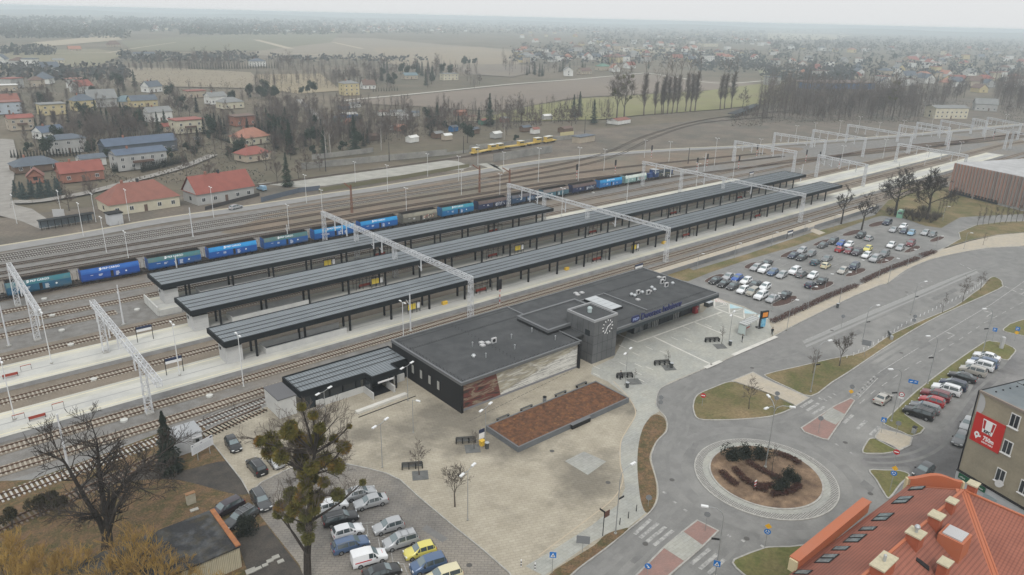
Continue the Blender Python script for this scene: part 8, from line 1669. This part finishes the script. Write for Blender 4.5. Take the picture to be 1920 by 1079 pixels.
for b,n in[([(212,322),(252,318)],14),([(266,322),(350,303)],30),([(265,262),(300,258)],12),([(205,268),(255,262)],14),([(355,130),(520,128)],34),([(22,296),(150,292)],22),([(400,258),(430,268)],10),([(700,172),(745,170)],10)]:
 for k in range(n):t=k/(n-1);put(TH,b[0][0]+(b[1][0]-b[0][0])*t,b[0][1]+(b[1][1]-b[0][1])*t,.8 if b[0][1]>150 else 1.5,'columnar thuja in a clipped garden row','thuja rows in the gardens')
for k,(x,y)in enumerate([(130,395),(175,388),(430,300),(455,290),(520,345),(560,335),(575,320),(395,350),(600,320),(350,330),(500,320),(545,300)]):put(FT[k%3],x,y,.7,'leafless garden tree near the lane and the red roofed houses','garden trees by the lane')
# far woods as masses
fw=mat('far_wood',(.045,.048,.045),.95,c2=(.03,.038,.036),scale=.02,c3=(.065,.056,.05),scale3=.01,world=True)
mb=MB();mb.mat(fw);rr=random.Random(99)
def mass(x0,y0,x1,y1,n,h,s):
 for _ in range(n):
  q=at(rr.uniform(x0,x1),y0+(y1-y0)*rr.random(),0);hh=h*rr.uniform(.6,1.2)
  for _k in range(7):
   a=Vector((rr.gauss(0,1),rr.gauss(0,1),rr.gauss(0,.8))).normalized()*s*rr.uniform(.5,1.1);b=a.orthogonal().normalized()*s*.6;p=q+Vector((rr.gauss(0,s),rr.gauss(0,s),hh*rr.random()));mb.face([p-a,p+b,p+a,p-b])
for a in[(230,104,480,118,120,7,3),(0,128,240,150,90,8,3),(500,108,800,116,60,6,3),(0,44,960,56,900,14,5),(0,56,240,72,340,13,4),(240,50,480,60,160,12,4),(480,52,640,66,260,12,4),(340,56,480,66,200,13,4),(960,44,1920,62,900,14,6),(640,56,1000,64,160,10,4),(1100,62,1440,84,380,11,4),(1440,70,1920,96,560,12,4),(1440,96,1920,150,420,9,3),(960,86,1300,120,300,9,3),(1300,100,1440,135,200,9,3),(0,96,100,104,60,9,2.5),(1440,130,1600,160,160,9,3),(0,36,1920,46,900,16,9)]:mass(*a)
tag(mb.build('far_woodland'),kind='stuff')
for nm,spec in(('bare_wood',[(1420,165,1765,229,480,17),(1430,180,1540,215,60,30),(1600,180,1720,220,40,26),(1860,160,1935,215,140,20),(1760,160,1860,192,90,15)]),('bare_thicket',[(0,130,250,300,260,9),(250,175,560,300,190,9),(500,200,1150,285,620,9),(480,118,900,168,330,10),(250,118,470,134,110,9),(940,95,1220,142,220,12)])):
 mb=MB();rr=random.Random(7)
 for x0,y0,x1,y1,n,h in spec:
  for _ in range(n):
   x,y=rr.uniform(x0,x1),rr.uniform(y0,y1)
   if not okp(x,y)or(500<x<1150 and y>300-(x-560)*.115-12):continue
   q=at(x,y,0);hh=h*rr.uniform(.7,1.25);mb.mat(ft2 if rr.random()<.5 else ft);mb.bar(q,q+Vector((rr.uniform(-.5,.5),rr.uniform(-.5,.5),hh*.8)),.18)
   for _k in range(110):
    z=hh*(.15+.75*rr.random());an=rr.random()*6.28;ro=hh*.2*rr.random()*(1.15-z/hh);p=q+Vector((math.cos(an)*ro,math.sin(an)*ro,z));d=Vector((math.cos(an)*.6,math.sin(an)*.6,rr.uniform(.5,1.6))).normalized()*rr.uniform(1.0,2.6);s_=d.orthogonal().normalized()*.085;mb.face([p-s_,p+s_,p+d])
 tag(mb.build(nm),kind='stuff')
mb=MB();mb.mat(mat('scrub',(.06,.05,.038),.95,c2=(.035,.045,.028),scale=.1,c3=(.11,.085,.06),scale3=.06,world=True));rr=random.Random(12)
for(x0,y0,x1,y1,n)in[(500,205,1150,285,5200),(1420,190,1920,232,3400),(0,150,560,345,6500),(250,118,900,165,2600),(1370,215,1430,238,500)]:
 for _ in range(n):
  x,y=rr.uniform(x0,x1),rr.uniform(y0,y1)
  if not okp(x,y)or(x>500 and x<1150 and y>300-(x-560)*.115-14):continue
  q=at(x,y,0);a=Vector((rr.gauss(0,1),rr.gauss(0,1),rr.gauss(0,1))).normalized()*rr.uniform(.2,.7);b=a.orthogonal().normalized()*.25;p=q+Vector((0,0,.8*rr.random()));mb.face([p-a,p+b,p+a,p-b])
tag(mb.build('garden_scrub'),kind='stuff')
q=at(1392,214,0);dk_=empty('loading_dock',(q.x,q.y,0),R(20));tag(dk_,'long dark raised loading dock on posts right of the poplars','loading dock')
mb=MB();mb.mat(hm_('dark','render'));mb.box(-30,45,-3,3,2.6,3.0);mb.build('deck',None,dk_)
for k in range(9):mb=MB();mb.mat(hm_('timber','render'));mb.box(-29+k*9,-28.4+k*9,-2.6,-2.1,0,2.6);mb.build('post',None,dk_)
q=at(1094,266,0);hu=empty('pale_hut',(q.x,q.y,0),R(8));tag(hu,'pale flat roofed hut at the end of the machine siding','hut');mb=MB();mb.mat(hm_('beige','render'));mb.box(-6.5,6.5,-2.5,2.5,0,3);mb.build('wall',None,hu);mb=MB();mb.mat(hm_('slate','rooftile'));mb.box(-6.8,6.8,-2.8,2.8,3,3.25);mb.build('roof',None,hu)
# HAZE
hm=bpy.data.materials.new('haze');hm.use_nodes=True;n=hm.node_tree;n.nodes.clear()
oo=n.nodes.new('ShaderNodeOutputMaterial');pv=n.nodes.new('ShaderNodeVolumePrincipled')
pv.inputs['Color'].default_value=(.84,.94,1.0,1);pv.inputs['Density'].default_value=HAZE;pv.inputs['Anisotropy'].default_value=0.1
n.links.new(pv.outputs[0],oo.inputs['Volume'])
mb=MB();mb.mat(hm);mb.box(-8990,15990,-5990,15990,-1.5,62)
tag(mb.build('haze'),kind='stuff')
